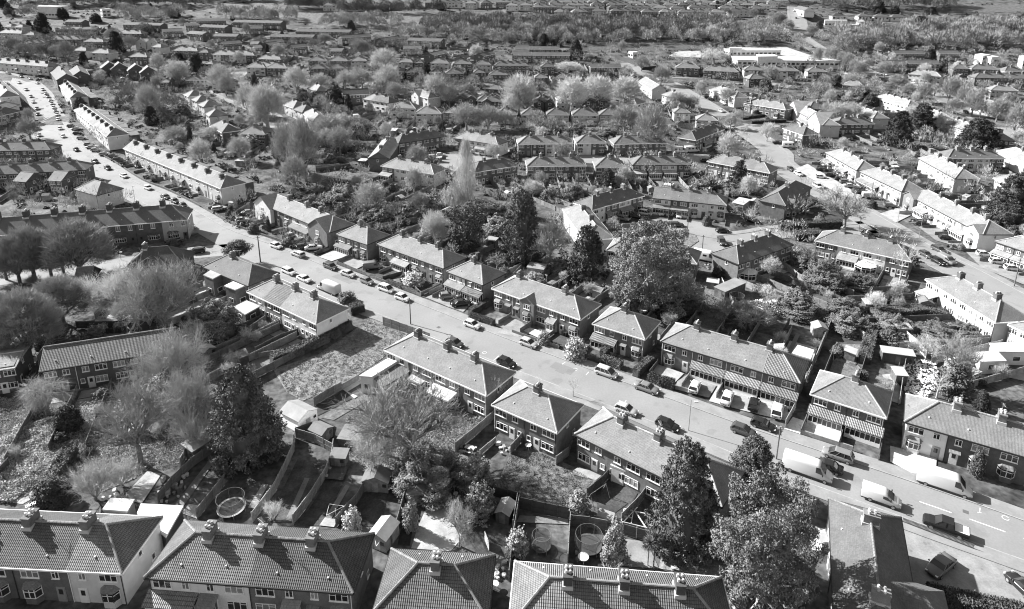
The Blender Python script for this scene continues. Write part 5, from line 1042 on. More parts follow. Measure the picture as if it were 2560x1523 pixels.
# ------------------------------------------------------------------ fences, walls, hedges, sheds
PAN = MB()
def panel_mesh(h, pale=False):
    def f():
        b = MB(); n = 12
        for i in range(n):
            x = i / n; b.box(x, x + 1 / n, -.012 - .012 * (i % 2), .012, .05, h, top=True)
        b.box(0, 1, -.04, .04, h, h + .035, bot=True); b.box(0, 1, -.045, .0, h * .45, h * .45 + .06, bot=True)
        return b.mesh('fence_panel', M['wood'])
    return cached(('panel', h), f)
POST = lambda h: cached(('post', h), lambda: MB().box(-.055, .055, -.055, .055, 0, h + .12).mesh('post', M['wood']))
FAR_FENCE = MB(); NF = [0]
def fence(pts, h=1.7, tone=.9, phrase='timber panel fence', group='garden fences', pitch=1.83, ptone=None, wall=False):
    """pts: world xy points"""
    pl = [Vector((p[0], p[1], 0)) for p in pts]; p0 = pl[0]
    g0 = terr(p0.y); s = scale_at(Vector((p0.x, p0.y, g0))); NF[0] += 1; merge = NF[0] > 285
    big = s * pitch >= 9.5 and not merge
    e = None if merge else empty('garden_wall' if wall else 'fence', (p0.x, p0.y, g0)); jb = FAR_FENCE if merge else MB(); org = Vector((p0.x, p0.y, g0)) if merge else Vector()
    for a, c in zip(pl[:-1], pl[1:]):
        d = c - a; L = d.length
        if L < .3: continue
        n = max(1, int(round(L / pitch))); rz = math.atan2(d.y, d.x)
        for i in range(n):
            q = a + d * (i / n); q2 = a + d * ((i + 1) / n)
            if wall or not big:
                z0, z1 = terr(q.y) - g0, terr(q2.y) - g0; nn = Vector((-d.y, d.x, 0)).normalized() * (.1 if wall else .03)
                o, o2 = q - p0, q2 - p0
                v = [o + nn, o - nn, o2 - nn, o2 + nn]; zz = [z0, z0, z1, z1]
                jb.add([(w.x + org.x, w.y + org.y, z - .1 + org.z) for w, z in zip(v, zz)] + [(w.x + org.x, w.y + org.y, z + h + org.z) for w, z in zip(v, zz)], [(1, 2, 6, 5), (3, 0, 4, 7), (4, 5, 6, 7), (0, 1, 5, 4), (2, 3, 7, 6)])
            else:
                st = (random.random() - .5) * .08
                ob('fence_panel', panel_mesh(h), e, q - p0 + Vector((0, 0, terr(q.y) - g0 + st)), rz, tone * random.uniform(.82, 1.18), (L / n, 1, 1))
                ob('post', POST(h), e, q - p0 + Vector((0, 0, terr(q.y) - g0)), rz, ptone or tone * 1.25)
    if merge: return None
    if jb.v: jb.build('wall' if wall else 'fence_boards', M['brick' if wall else 'wood'], e, tone=tone)
    c = (pl[0] + pl[-1]) / 2
    return reg(e, phrase, (c.x, c.y, g0), 'garden wall' if wall else 'fence', group)
def pf(t, pts, **k): return fence([tuple(at(t, x, y).xy) for x, y in pts], **k)
for t, pts, k in [
    ('D0', [(1400, 556), (1530, 400), (1700, 230), (1885, 95)], dict(tone=1.1)), ('D0', [(1745, 688), (1960, 420), (2110, 205)], dict(tone=.95)),
    ('D1', [(40, 722), (240, 455), (340, 250), (408, 90), (412, -30)], dict(tone=1.6, phrase='pale curving timber fence')), ('D1', [(400, 742), (560, 530), (690, 320), (745, 170), (760, 60)], dict(tone=1.4, phrase='pale timber fence')),
    ('C1', [(425, 1250), (590, 1300), (750, 1385)], dict(tone=1.1)), ('C1', [(430, 1240), (575, 1190)], dict(tone=.5)), ('D1', [(780, 762), (880, 640), (960, 560), (1040, 420)], dict(tone=.8)),
    ('D1', [(1270, 930), (1340, 700), (1395, 500), (1425, 360)], dict(tone=.7)), ('D1', [(1590, 400), (1940, 465)], dict(tone=.25, h=1.3, ptone=2.2)), ('D1', [(2090, 470), (2395, 540)], dict(tone=.3)),
    ('D2', [(205, 600), (430, 650), (655, 700)], dict(tone=.3, h=2.0, phrase='dark stained fence')), ('D1', [(2305, 1240), (2340, 900), (2395, 560)], dict(tone=1.0)), ('D2', [(632, 1090), (655, 700)], dict(tone=1.2)),
    ('D2', [(800, 505), (930, 400), (1020, 300)], dict(tone=.45)), ('D2', [(1105, 730), (1250, 580), (1370, 420)], dict(tone=1.1)), ('D2', [(660, 745), (820, 760), (980, 790)], dict(tone=.8)),
    ('D2', [(1110, 820), (1500, 935), (2080, 1080)], dict(tone=.6, ptone=2.4)), ('D2', [(2110, 1120), (2200, 1500)], dict(tone=2.2, phrase='white boundary fence')),
    ('C1', [(585, 975), (700, 900), (830, 830)], dict(tone=1.0)), ('C1', [(830, 830), (985, 745)], dict(tone=.9, h=1.2)), ('C1', [(1195, 260), (1400, 330), (1610, 410)], dict(tone=1.0, h=2.0, phrase='close boarded hoarding at the plot corner')),
    ('C1', [(1830, 1375), (1990, 1250), (2170, 1090)], dict(tone=1.1)), ('C1', [(2050, 1410), (2120, 1350), (2190, 1290)], dict(tone=1.8, h=1.0)), ('C2', [(130, 1400), (210, 1310), (245, 1250)], dict(tone=1.1)), ('D2', [(530, 215), (640, 135)], dict(tone=1.0)),
    ('C1', [(0, 345), (160, 235)], dict(tone=.9)), ('C1', [(-60, 450), (110, 360), (300, 250)], dict(tone=.9)), ('C1', [(70, 520), (300, 400), (460, 350)], dict(tone=.3, phrase='black fence')), ('C1', [(100, 550), (340, 515)], dict(tone=1.5, h=1.2)),
    ('C0', [(1900, 510), (2200, 400), (2473, 275)], dict(tone=1.0)), ('C0', [(1150, 320), (1330, 300)], dict(tone=.5)), ('C0', [(240, 810), (350, 650)], dict(tone=.4)), ('C0', [(680, 290), (1000, 290), (1330, 250)], dict(tone=.35)),
    ('C3', [(555, 745), (660, 520), (770, 250)], dict(tone=1.3)), ('C3', [(840, 270), (960, 320), (1075, 400)], dict(tone=1.6)), ('C3', [(1430, 380), (1520, 460), (1605, 555)], dict(tone=2.4, phrase='whitewashed garden fence')), ('C3', [(1900, 415), (2240, 410)], dict(tone=1.1)),
    ('C3', [(1365, 960), (1400, 720), (1440, 500)], dict(tone=1.5)), ('C3', [(300, 410), (400, 250)], dict(tone=.5)), ('C3', [(360, 1170), (420, 1060), (460, 970)], dict(tone=1.6)),
    ('B3', [(330, 1080), (480, 1200), (620, 1260)], dict(tone=1.4)), ('B3', [(1120, 1320), (1470, 1310)], dict(tone=.6)), ('B2', [(1990, 1240), (2040, 1340), (2100, 1470)], dict(tone=2.6, phrase='white slatted fence')),
    ('B2', [(0, 1100), (140, 1030)], dict(tone=1.1)), ('B2', [(150, 1200), (260, 1080)], dict(tone=1.0)), ('B2', [(550, 1280), (700, 1180)], dict(tone=1.0)), ('B2', [(700, 1340), (840, 1240)], dict(tone=1.0)), ('B2', [(880, 1410), (1010, 1330)], dict(tone=1.0)),
    ('B1', [(610, 980), (750, 920)], dict(tone=.5, h=1.1)), ('B1', [(600, 250), (900, 210), (1060, 260)], dict(tone=.8)), ('B1', [(600, 230), (810, 210)], dict(tone=1.1)), ('B0', [(2050, 660), (2210, 560)], dict(tone=.9)),
    ('B1', [(1190, 1200), (1370, 1150)], dict(tone=.6, h=.9)), ('B1', [(1440, 1250), (1530, 1340), (1700, 1260)], dict(tone=.9, h=.9)), ('B1', [(2120, 1110), (2330, 1020)], dict(tone=1.0)), ('B1', [(1400, 790), (1530, 750)], dict(tone=1.2)), ('B1', [(1140, 760), (1490, 690)], dict(tone=.8)),
    ('D0', [(0, 330), (90, 230)], dict(tone=.5)), ('C0', [(1600, 1520), (1700, 1330), (1830, 1180)], dict(tone=1.2)), ('D2', [(150, 790), (190, 540)], dict(tone=1.3)), ('A2', [(470, 690), (550, 830)], dict(tone=1.5)), ('A2', [(1050, 520), (1270, 590)], dict(tone=.7, h=3, phrase='long brick yard wall', wall=True)), ('A2', [(1290, 620), (1430, 610)], dict(tone=.3, h=2.2, wall=True, phrase='dark yard wall')),
]: pf(t, pts, **k)
# front boundary walls and fences along the far pavement of the main street
def along(pl, a, c, off):
    i0 = min(range(len(pl)), key=lambda i: (pl[i][0] - a.x) ** 2 + (pl[i][1] - a.y) ** 2); i1 = min(range(len(pl)), key=lambda i: (pl[i][0] - c.x) ** 2 + (pl[i][1] - c.y) ** 2)
    return offset(pl[min(i0, i1) - 1:max(i0, i1) + 2], off)[1:-1]
for (t, a, c, k) in [('B1', (-200, 640), (180, 830), dict(h=.7, wall=True)), ('B1', (200, 840), (420, 940), dict(h=.8, wall=True)), ('B1', (740, 1060), (1060, 1190), dict(h=.9)), ('B1', (1080, 1200), (1340, 1290), dict(h=.8, wall=True)), ('B1', (1370, 1290), (1550, 1370), dict(h=.9)), ('C2', (-250, 170), (-120, 220), dict(h=.8)), ('C2', (180, 320), (380, 400), dict(h=.7, wall=True)), ('C2', (390, 410), (600, 490), dict(h=.9, tone=1.1)),
                  ('C3', (440, 1190), (850, 1330), dict(h=.9, wall=True, tone=2.2)), ('B0', (800, 100), (1050, 200), dict(h=.8, wall=True)), ('B0', (1060, 220), (1400, 380), dict(h=.8, wall=True)), ('B0', (1420, 390), (1760, 560), dict(h=.8, wall=True)), ('B0', (1930, 640), (2120, 720), dict(h=.9))]:
    k.setdefault('tone', 1.0); fence(along(UP, at(t, *a), at(t, *c), 2.8), phrase='low front garden %s' % ('wall' if k.get('wall') else 'fence'), group='front boundaries', **k)
# picket fence round the corner forecourt
e = empty('picket_fence', at('D3', 1400, 720)); o0 = at('D3', 1400, 720); o1 = at('D3', 2030, 960); d = o1 - o0; n = 62
pm = MB().box(-.045, .045, -.02, .02, 0, .85).mesh('picket', M['wood']); rz = math.atan2(d.y, d.x)
for i in range(n): ob('picket', pm, e, d * (i / n), rz, tone=.7)
MB().tube((0, 0, .25), (d.x, d.y, .25), .03, n=4).tube((0, 0, .65), (d.x, d.y, .65), .03, n=4).build('rail', M['wood'], e, tone=.5)
tag(e, 'low picket fence along the corner forecourt beside the black pickup', 'fence')

# automatic back garden plots: side fences, end fence, lawn, path
def clear(x, y): return not inside_occ(x, y, .4) and not near_road(x, y, .3)
NOGARD = {N1, N2, N3, N4, N5, S2, S3, S4}
PLOTS = []
for H in sorted(ALLH, key=lambda h: -h.s):
    if not H.gard or H in NOGARD or H.s < 3.0 or H.s > 16: continue
    u = H.u; n_ = Vector((-u.y, u.x, 0)); back = -1 if H.fa == 'B' else 1
    nu = max(2, int(round(H.L / 5.6)))
    for i in range(nu + 1):
        base = H.A + u * (H.L * i / nu) + n_ * (H.D if back > 0 else 0); base.z = 0
        pts = []; j = .6
        mx = 19 + random.uniform(-2, 2)
        while j < mx:
            q = base + n_ * back * j
            if not clear(q.x, q.y): break
            pts.append((q.x, q.y)); j += 1.2
        if len(pts) > 4:
            fence([pts[0], pts[-1]], h=1.6, tone=random.uniform(.5, 1.4), phrase='panel fence between back gardens' if H.s > 6 else 'garden fence')
            if i < nu: PLOTS.append((H, base + u * H.L / nu / 2, u, n_ * back, min(len(pts) * 1.2, 19), H.L / nu))
    # front divisions
    if H.fa == 'F' and H.s > 6:
        for i in range(nu + 1):
            base = H.A + u * (H.L * i / nu); q1 = None
            for j in range(1, 13):
                q = base - n_ * (.4 * j)
                if near_road(q.x, q.y, 0.0) or inside_occ(q.x, q.y, .1): break
                q1 = q
            if q1 is not None and (q1 - base).length > 2 and random.random() < .8:
                q0 = base - n_ * .6
                fence([(q0.x, q0.y), (q1.x, q1.y)], h=random.choice((.8, 1.0, 1.2)), tone=random.uniform(.5, 1.5), phrase='low front garden divider', group='front divisions')
for H, c, u, nn, ln, w in PLOTS:
    kind = random.random(); nm, m, tn_ = ('lawn', 'lawn', random.uniform(.6, 1.5)) if kind < .6 else ('patio', 'conc', random.uniform(.5, 1.1)) if kind < .75 else ('lawn', 'grass', random.uniform(.6, 1.2))
    def rect(name, a0, a1, w0, w1, z, mat, tone):
        NPT[0] += 1; z += .08 + (NPT[0] % 40) * .001
        P = [c + nn * a0 + u * w0, c + nn * a1 + u * w0, c + nn * a1 + u * w1, c + nn * a0 + u * w1]
        if nn.cross(u).z < 0: P = P[::-1]
        if not all(clear(p.x, p.y) for p in P): return
        b = MB(); b.add([(p.x, p.y, terr(p.y) + z) for p in P], [(0, 1, 2, 3)]); b.build(name, M[mat], tone=tone, kind='structure')
    hw = w / 2 - .5
    rect(nm, 3.4, ln * random.uniform(.65, .95), -hw, hw, .05, m, tn_); rect('patio', .7, 3.2, -hw, hw, .06, 'conc', random.uniform(.45, 1.2))
    if random.random() < .6: x = random.uniform(-hw, hw - .9); rect('path', 3.3, ln - .5, x, x + .8, .08, 'conc', random.uniform(.5, 1.1))

if FAR_FENCE.v: tag(FAR_FENCE.build('distant_fences', M['wood'], tone=.8, kind='stuff'), 'timber fences between the many back gardens farther off', 'fence', None, 'stuff')
def shed(p, rz, w=2.2, d=1.8, h=1.9, tone=1.0, rt=.8, flat=False, wt=None, phrase=None, door=True):
    e = empty('shed', p, rz); s = scale_at(p)
    b = MB(); b.box(-w / 2, w / 2, -d / 2, d / 2, 0, h, top=False)
    if not flat: b.add([(-w / 2, -d / 2, h), (w / 2, -d / 2, h), (0, -d / 2, h + w * .22)], [(0, 1, 2)]); b.add([(w / 2, d / 2, h), (-w / 2, d / 2, h), (0, d / 2, h + w * .22)], [(0, 1, 2)])
    b.build('wall', M['wood' if (wt or 0) < 1.8 else 'render'], e, tone=tone)
    b = MB(); o = .15
    if flat: b.prism([(-w / 2 - o, -d / 2 - o, h + .05), (w / 2 + o, -d / 2 - o, h + .05), (w / 2 + o, d / 2 + o, h + .3), (-w / 2 - o, d / 2 + o, h + .3)], .1)
    else:
        zt = h + w * .22 + .06
        b.prism([(-w / 2 - o, -d / 2 - o, h - .03), (0, -d / 2 - o, zt), (0, d / 2 + o, zt), (-w / 2 - o, d / 2 + o, h - .03)], .06); b.prism([(0, -d / 2 - o, zt), (w / 2 + o, -d / 2 - o, h - .03), (w / 2 + o, d / 2 + o, h - .03), (0, d / 2 + o, zt)], .06)
    b.build('roof', M['flat'], e, tone=rt * .5)
    if s > 6 and door:
        b = MB(); b.box(-.45, .45, -d / 2 - .04, -d / 2, .05, 1.75); b.build('door', M['wood'], e, tone=tone * 1.3 + .1)
        if w > 2: b = MB(); b.box(w / 2 - .8, w / 2 - .25, -d / 2 - .05, -d / 2, 1.0, 1.5); b.build('window', M['glass'], e)
    return reg(e, phrase or ('%s garden shed' % ('pale roofed' if rt > 1.0 else 'dark roofed' if rt < .6 else 'grey roofed')), p, 'shed', 'garden sheds')
for t, x, y, rz, w, d, h, tone, rt, fl in [
    ('C1', 455, 1115, 57, 3.8, 4.6, 2.3, 3.0, 1.2, False), ('C1', 650, 1250, 60, 2.4, 2.8, 1.8, .8, .7, False), ('D1', 815, 200, -5, 2.3, 1.8, 1.8, .7, .7, True), ('D1', 1145, 400, -5, 3.8, 2.4, 1.8, 1.1, .5, False),
    ('D1', 1505, 500, -8, 2.1, 2.6, 2.1, 1.2, .7, False), ('D1', 1450, 540, -8, 1.3, 1.0, 1.2, 1.5, 1.2, True), ('D1', 1205, 880, -22, 2.6, 3.2, 2.0, 1.5, 1.4, False), ('D1', 2275, 670, -20, 1.9, 2.6, 1.7, .35, 1.1, False),
    ('C3', 655, 340, -8, 2.6, 2.6, 2.0, 1.6, 1.2, False), ('C3', 1360, 750, -8, 1.9, 2.4, 1.9, .6, 1.7, True), ('C3', 1110, 125, -5, 3.0, 2.2, 2.0, .5, 1.4, True), ('C3', 1340, 580, -15, 5.5, 2.0, 2.2, .4, 1.6, True), ('C3', 1390, 345, -5, 2.8, 2, 2, .7, 1.3, True), ('C3', 1590, 110, -15, 2.6, 2.6, 2, .8, .7, False),
    ('B2', 360, 1155, -20, 4.2, 2.8, 2.3, 1.6, 1.0, True), ('B2', 905, 1300, -15, 2.2, 2.0, 2.0, .6, .6, True), ('B1', 2155, 900, -25, 2.8, 2.2, 2.0, .4, 1.1, True), ('B1', 1770, 640, -30, 3.2, 3.6, 2.2, 1.0, 1.1, False), ('B1', 1440, 660, -20, 3.4, 3.4, 2.0, .5, 1.3, True), ('C0', 1250, 165, 5, 3.4, 3.0, 2.3, 2.0, 1.7, False), ('C0', 2140, 590, -55, 2.6, 2.0, 1.8, .4, .6, True),
    ('B2', 2160, 575, -40, 3.6, 6.0, 2.6, 1.2, 1.6, True), ('B2', 2280, 560, -35, 2.6, 3.2, 2.2, .6, 1.4, False), ('B2', 2060, 1330, -55, 3.0, 7.5, 2.4, .5, .9, True), ('B2', 1910, 1270, -20, 2.6, 2.0, 1.8, .8, 1.6, True), ('D0', 1760, 105, -35, 3.0, 3.4, 2.1, .6, 1.3, True), ('D0', 1880, -20, -35, 3.6, 4.4, 2.1, .6, 1.5, True), ('C0', 1880, 1240, -30, 3.2, 3, 2, .5, 1.5, True),
    ('D3', 690, 950, 5, 1.0, 1.2, 1.5, 2.0, 1.4, True), ('C1', 930, 1300, -10, 3.6, 3.0, 1.8, .7, .8, True), ('B0', 2060, 560, -30, 2.0, 2.0, 1.9, 1.4, 1.0, True), ('B0', 2150, 190, -12, 4.5, 3.5, 2.3, 1.2, 1.7, True), ('A1', 1260, 1190, -5, 6.0, 5.0, 2.4, 1.0, 1.6, True), ('B1', 1350, 300, -25, 3.6, 3.0, 2.4, .6, 1.6, True), ('B1', 1020, 190, -10, 3.0, 3.0, 2.2, .4, 1.6, True)]:
    shed(at(t, x, y), R(rz), w, d, h, tone, rt, fl, wt=tone)
for H, c, u, nn, ln, w in PLOTS:
    if random.random() < .5 and ln > 12:
        p = c + nn * (ln - 1.6) + u * random.uniform(-.2, .2) * w
        if clear(p.x, p.y): p.z = terr(p.y); shed(p, H.rz + random.choice((0, PI / 2)), random.uniform(1.8, 2.6), random.uniform(1.6, 2.2), 1.8, random.uniform(.5, 1.4), random.choice((.4, .8, 1.2, 1.7)), random.random() < .4, wt=1)
# far greenhouses / conservatory with pyramid roof
def conservatory(p, rz, r, label):
    e = empty('conservatory', p, rz); n = 8; b = MB(); g = MB(); rf = MB()
    for i in range(n):
        a0, a1 = 2 * PI * i / n, 2 * PI * (i + 1) / n; A_, B_ = Vector((r * math.cos(a0), r * math.sin(a0), 0)), Vector((r * math.cos(a1), r * math.sin(a1), 0))
        b.tube(A_, A_ + Vector((0, 0, 2.1)), .07, n=4); m = (A_ + B_) / 2; b.tube(m, m + Vector((0, 0, 2.1)), .05, n=4)
        for z in (.6, 1.6, 2.1): b.tube(A_ + Vector((0, 0, z)), B_ + Vector((0, 0, z)), .06, n=4)
        b.tube(A_ + Vector((0, 0, 2.15)), (0, 0, 2.9), .05, n=4); b.add([A_, B_, B_ + Vector((0, 0, .6)), A_ + Vector((0, 0, .6))], [(0, 1, 2, 3)])
        g.add([A_ * .97 + Vector((0, 0, .6)), B_ * .97 + Vector((0, 0, .6)), B_ * .97 + Vector((0, 0, 2.1)), A_ * .97 + Vector((0, 0, 2.1))], [(0, 1, 2, 3)])
        rf.add([A_ * 1.04 + Vector((0, 0, 2.12)), B_ * 1.04 + Vector((0, 0, 2.12)), (0, 0, 2.86)], [(0, 1, 2)])
    b.build('frame', M['white'], e); g.build('pane', M['glass'], e); rf.build('glazed_roof', M['white'], e, tone=.75); return tag(e, label, 'conservatory')
conservatory(at('B2', 2210, 1190), CONS.rz, 2.5, 'white octagonal conservatory behind the dark roofed terrace by the turning circle')
conservatory(at('B3', 1060, 1130), 0, 2.6, 'conservatory with dark pyramid roof behind the white rear walls by the right street')

def trampoline(p, r, pale, h, label):
    e = empty('trampoline', p); n = 24; b = MB(); pad = MB()
    for i in range(n):
        a0, a1 = 2 * PI * i / n, 2 * PI * (i + 1) / n
        for k, q in ((r, h),): b.tube((k * math.cos(a0), k * math.sin(a0), q), (k * math.cos(a1), k * math.sin(a1), q), .035, n=4)
        b.tube((r * math.cos(a0), r * math.sin(a0), h + 1.7), (r * math.cos(a1), r * math.sin(a1), h + 1.7), .025, n=4)
        pad.add([(k * math.cos(a), k * math.sin(a), h + .03) for a, k in ((a0, r * 1.03), (a1, r * 1.03), (a1, r * .86), (a0, r * .86))], [(0, 1, 2, 3)])
    b.build('frame', M['metal'], e, tone=.6)
    leg = MB().tube((0, 0, 0), (0, 0, h), .03, n=5).mesh('leg', M['metal']); pole = MB().tube((0, 0, h), (0, 0, h + 1.75), .03, n=5).mesh('net_pole', M['metal'])
    for i in range(6):
        a = 2 * PI * i / 6; ob('leg', leg, e, (r * math.cos(a), r * math.sin(a), 0)); ob('net_pole', pole, e, (r * 1.03 * math.cos(a), r * 1.03 * math.sin(a), 0), tone=.8)
    pad.build('pad', M['conc'], e, tone=1.6 if pale else .4)
    MB().add([(r * .88 * math.cos(2 * PI * i / n), r * .88 * math.sin(2 * PI * i / n), h) for i in range(n)], [tuple(range(n))]).build('mat', M['tramp'], e)
    nt = MB()
    for i in range(n):
        a0, a1 = 2 * PI * i / n, 2 * PI * (i + 1) / n; nt.add([(r * .98 * math.cos(a), r * .98 * math.sin(a), z) for a, z in ((a0, h), (a1, h), (a1, h + 1.65), (a0, h + 1.65))], [(0, 1, 2, 3)])
    nt.build('net', M['net'], e)
    return tag(e, label, 'trampoline', 'garden trampolines')
trampoline(at('D0', 2050, 620), 1.85, True, .7, 'big trampoline with white padded rim and black net in the left near garden')
trampoline(at('D2', 400, 950), 1.2, False, .6, 'small dark trampoline with tall net in the paved middle garden')
trampoline(at('D2', 815, 950), 1.7, False, .7, 'grey trampoline with dark rim beside the white leaved shrub')
trampoline(at('C3', -70, 75), 1.6, False, .7, 'trampoline far back in the garden behind the pantiled terrace end')

# ------------------------------------------------------------------ poles, street lamps, aerials, bins
def pole(t, x, y, top, r=.13, lamp=False, phrase='wooden telegraph pole', tone=.9):
    p = at(t, x, y); h = height_to(p, t, x, top)
    e = empty('street_lamp' if lamp else 'telegraph_pole', p)
    MB().tube((0, 0, 0), (0, 0, h), r, r * .7, n=8).build('column' if lamp else 'pole', M['metal' if lamp else 'bark'], e, tone=tone)
    if lamp:
        MB().tube((0, 0, h - .05), (.5, -.5, h + .1), .04, n=5).build('arm', M['metal'], e, tone=tone); MB().box(.3, .95, -.75, -.4, h + .02, h + .16, bot=True).build('lamp_head', M['metal'], e, tone=1.8)
    else:
        MB().box(-.5, .5, -.04, .04, h - .5, h - .4, bot=True).build('crossarm', M['bark'], e, tone=tone); MB().tube((0, 0, h), (0, 0, h + .08), r * 1.3, n=8).build('cap', M['metal'], e)
    return reg(e, phrase, p, 'street lamp' if lamp else 'telegraph pole', 'street lamps' if lamp else 'telegraph poles')
for a in [('B1', 113, 1050, 820), ('C1', 1437, 250, 20), ('C3', 285, 1440, 1150), ('B2', 1688, 795, 560), ('B2', 1820, 945, 800), ('B3', 2385, 1260, 1000), ('A2', 156, 640, 520), ('B3', 1120, 480, 330), ('A2', 2180, 1060, 930), ('B0', 2300, 1045, 820), ('A0', 535, 1410, 1310), ('A3', 640, 1050, 880)]: pole(*a)
for a in [('C2', 1700, 1190, 915), ('B3', 1545, 830, 610), ('B3', 1013, 775, 640), ('B0', 1070, 1025, 960), ('C0', 708, 405, 295), ('B1', 1945, 1400, 1220), ('B0', 1505, 580, 500), ('A3', 1180, 720, 650), ('B3', 1355, 700, 560), ('B3', 950, 350, 290), ('A2', 1380, 435, 375), ('A2', 1738, 435, 365), ('B0', 1195, 520, 380), ('C2', 1275, 250, 120)]:
    pole(*a, r=.07, lamp=True, phrase='slender grey street lamp', tone=1.0)
# TV aerials on near and middle chimneys
am = MB(); am.tube((0, 0, 0), (0, 0, 1.6), .025, n=4).tube((-.5, 0, 1.5), (.6, .2, 1.55), .02, n=4)
for i in range(7): x = -.4 + i * .16; am.tube((x, -.22, 1.52), (x, .28, 1.52), .012, n=3)
AM = am.mesh('aerial', M['metal'])
for H in ALLH:
    if H.s > 6.5 and H.fa and random.random() < .7:
        ob('aerial', AM, H.e, (H.L * .5 + .3, H.D / 2, H.EH + H.D / 2 * .62 + .9), random.uniform(0, 6), tone=1.6)
# wheelie bins
bm_ = MB(); loft(bm_, [(-.24, .22, 0, .95), (.24, .26, 0, 1.0)], [(.85, 0), (1, 1)]); bm_.box(-.3, .3, -.3, .3, .98, 1.05)
BIN = bm_.mesh('wheelie_bin', M['dark'])
for t, x, y, tn_ in [('C2', 1830, 745, 1.2), ('C2', 1850, 750, 3), ('C2', 2010, 805, 1.0), ('C2', 2035, 815, 4), ('C3', 405, 1030, 1), ('B1', 595, 985, 1), ('C2', 590, 355, 2), ('C2', 615, 362, 1), ('C2', 930, 500, 2), ('B2', 1490, 640, 1), ('B1', 1390, 1140, 1), ('B3', 1775, 790, 1), ('B3', 1760, 785, 3), ('C0', 955, 330, 1.2), ('C0', 990, 328, 1.2), ('C0', 1030, 326, 1.2), ('C0', 1060, 325, 1.2)]:
    o = ob('wheelie_bin', BIN, None, at(t, x, y) + Vector((0, 0, .06)), random.uniform(0, 6), tone=tn_); reg(o, 'wheelie bin', o.location, 'wheelie bin', 'wheelie bins')

# ------------------------------------------------------------------ vegetation
def np_mesh(name, V, nv, mat):
    """V: (N*nv, 3) loose polygons with nv corners"""
    V = np.ascontiguousarray(V, dtype=np.float32); N = len(V) // nv
    me = bpy.data.meshes.new(name); me.vertices.add(len(V)); me.vertices.foreach_set('co', V.ravel())
    me.loops.add(len(V)); me.loops.foreach_set('vertex_index', np.arange(len(V), dtype=np.int32))
    me.polygons.add(N); me.polygons.foreach_set('loop_start', np.arange(0, len(V), nv, dtype=np.int32)); me.polygons.foreach_set('loop_total', np.full(N, nv, dtype=np.int32))
    me.materials.append(mat); me.update(calc_edges=True); return me
def unit(v): return v / (np.linalg.norm(v, axis=1)[:, None] + 1e-9)
def rdir(n, rng): return unit(rng.normal(size=(n, 3)))
def leaves(P, Nrm, size, rng, asp=.6, jit=.7):
    """rhombic tufts at points P facing roughly Nrm"""
    n = len(P); d = unit(Nrm + rdir(n, rng) * jit); a = unit(np.cross(d, rdir(n, rng))); b = np.cross(d, a)
    s = size * rng.uniform(.55, 1.3, n)[:, None]
    V = np.stack([P + a * s, P + b * s * asp, P - a * s, P - b * s * asp], 1)
    return V.reshape(-1, 3)
def twigs(P, D, ln, wd, rng):
    n = len(P); s = unit(np.cross(D, rdir(n, rng))) * wd
    return np.stack([P - s, P + s, P + D * ln[:, None]], 1).reshape(-1, 3)
def lump(th, ph, rng, k=5, amp=.22):
    s = np.zeros_like(th)
    for i in range(k):
        a, c, d_ = rng.uniform(0, 6.28), rng.integers(2, 6), rng.integers(2, 8); s += np.sin(c * th + a + 3 * np.sin(d_ * ph)) * np.cos(d_ * ph + a)
    return 1 + amp * s / math.sqrt(k)
def limbs(mb, base, tips, r0, rng, sag=.0):
    for tp in tips:
        b0 = Vector(base); t = Vector(tp); m = (b0 * .5 + t * .5) + Vector(rng.normal(size=3) * .25 * (t - b0).length * .35); m.z += .06 * (t - b0).length
        mb.tube(b0, m, r0, r0 * .6, n=4, cap=False); mb.tube(m, t, r0 * .6, r0 * .15, n=4, cap=False)
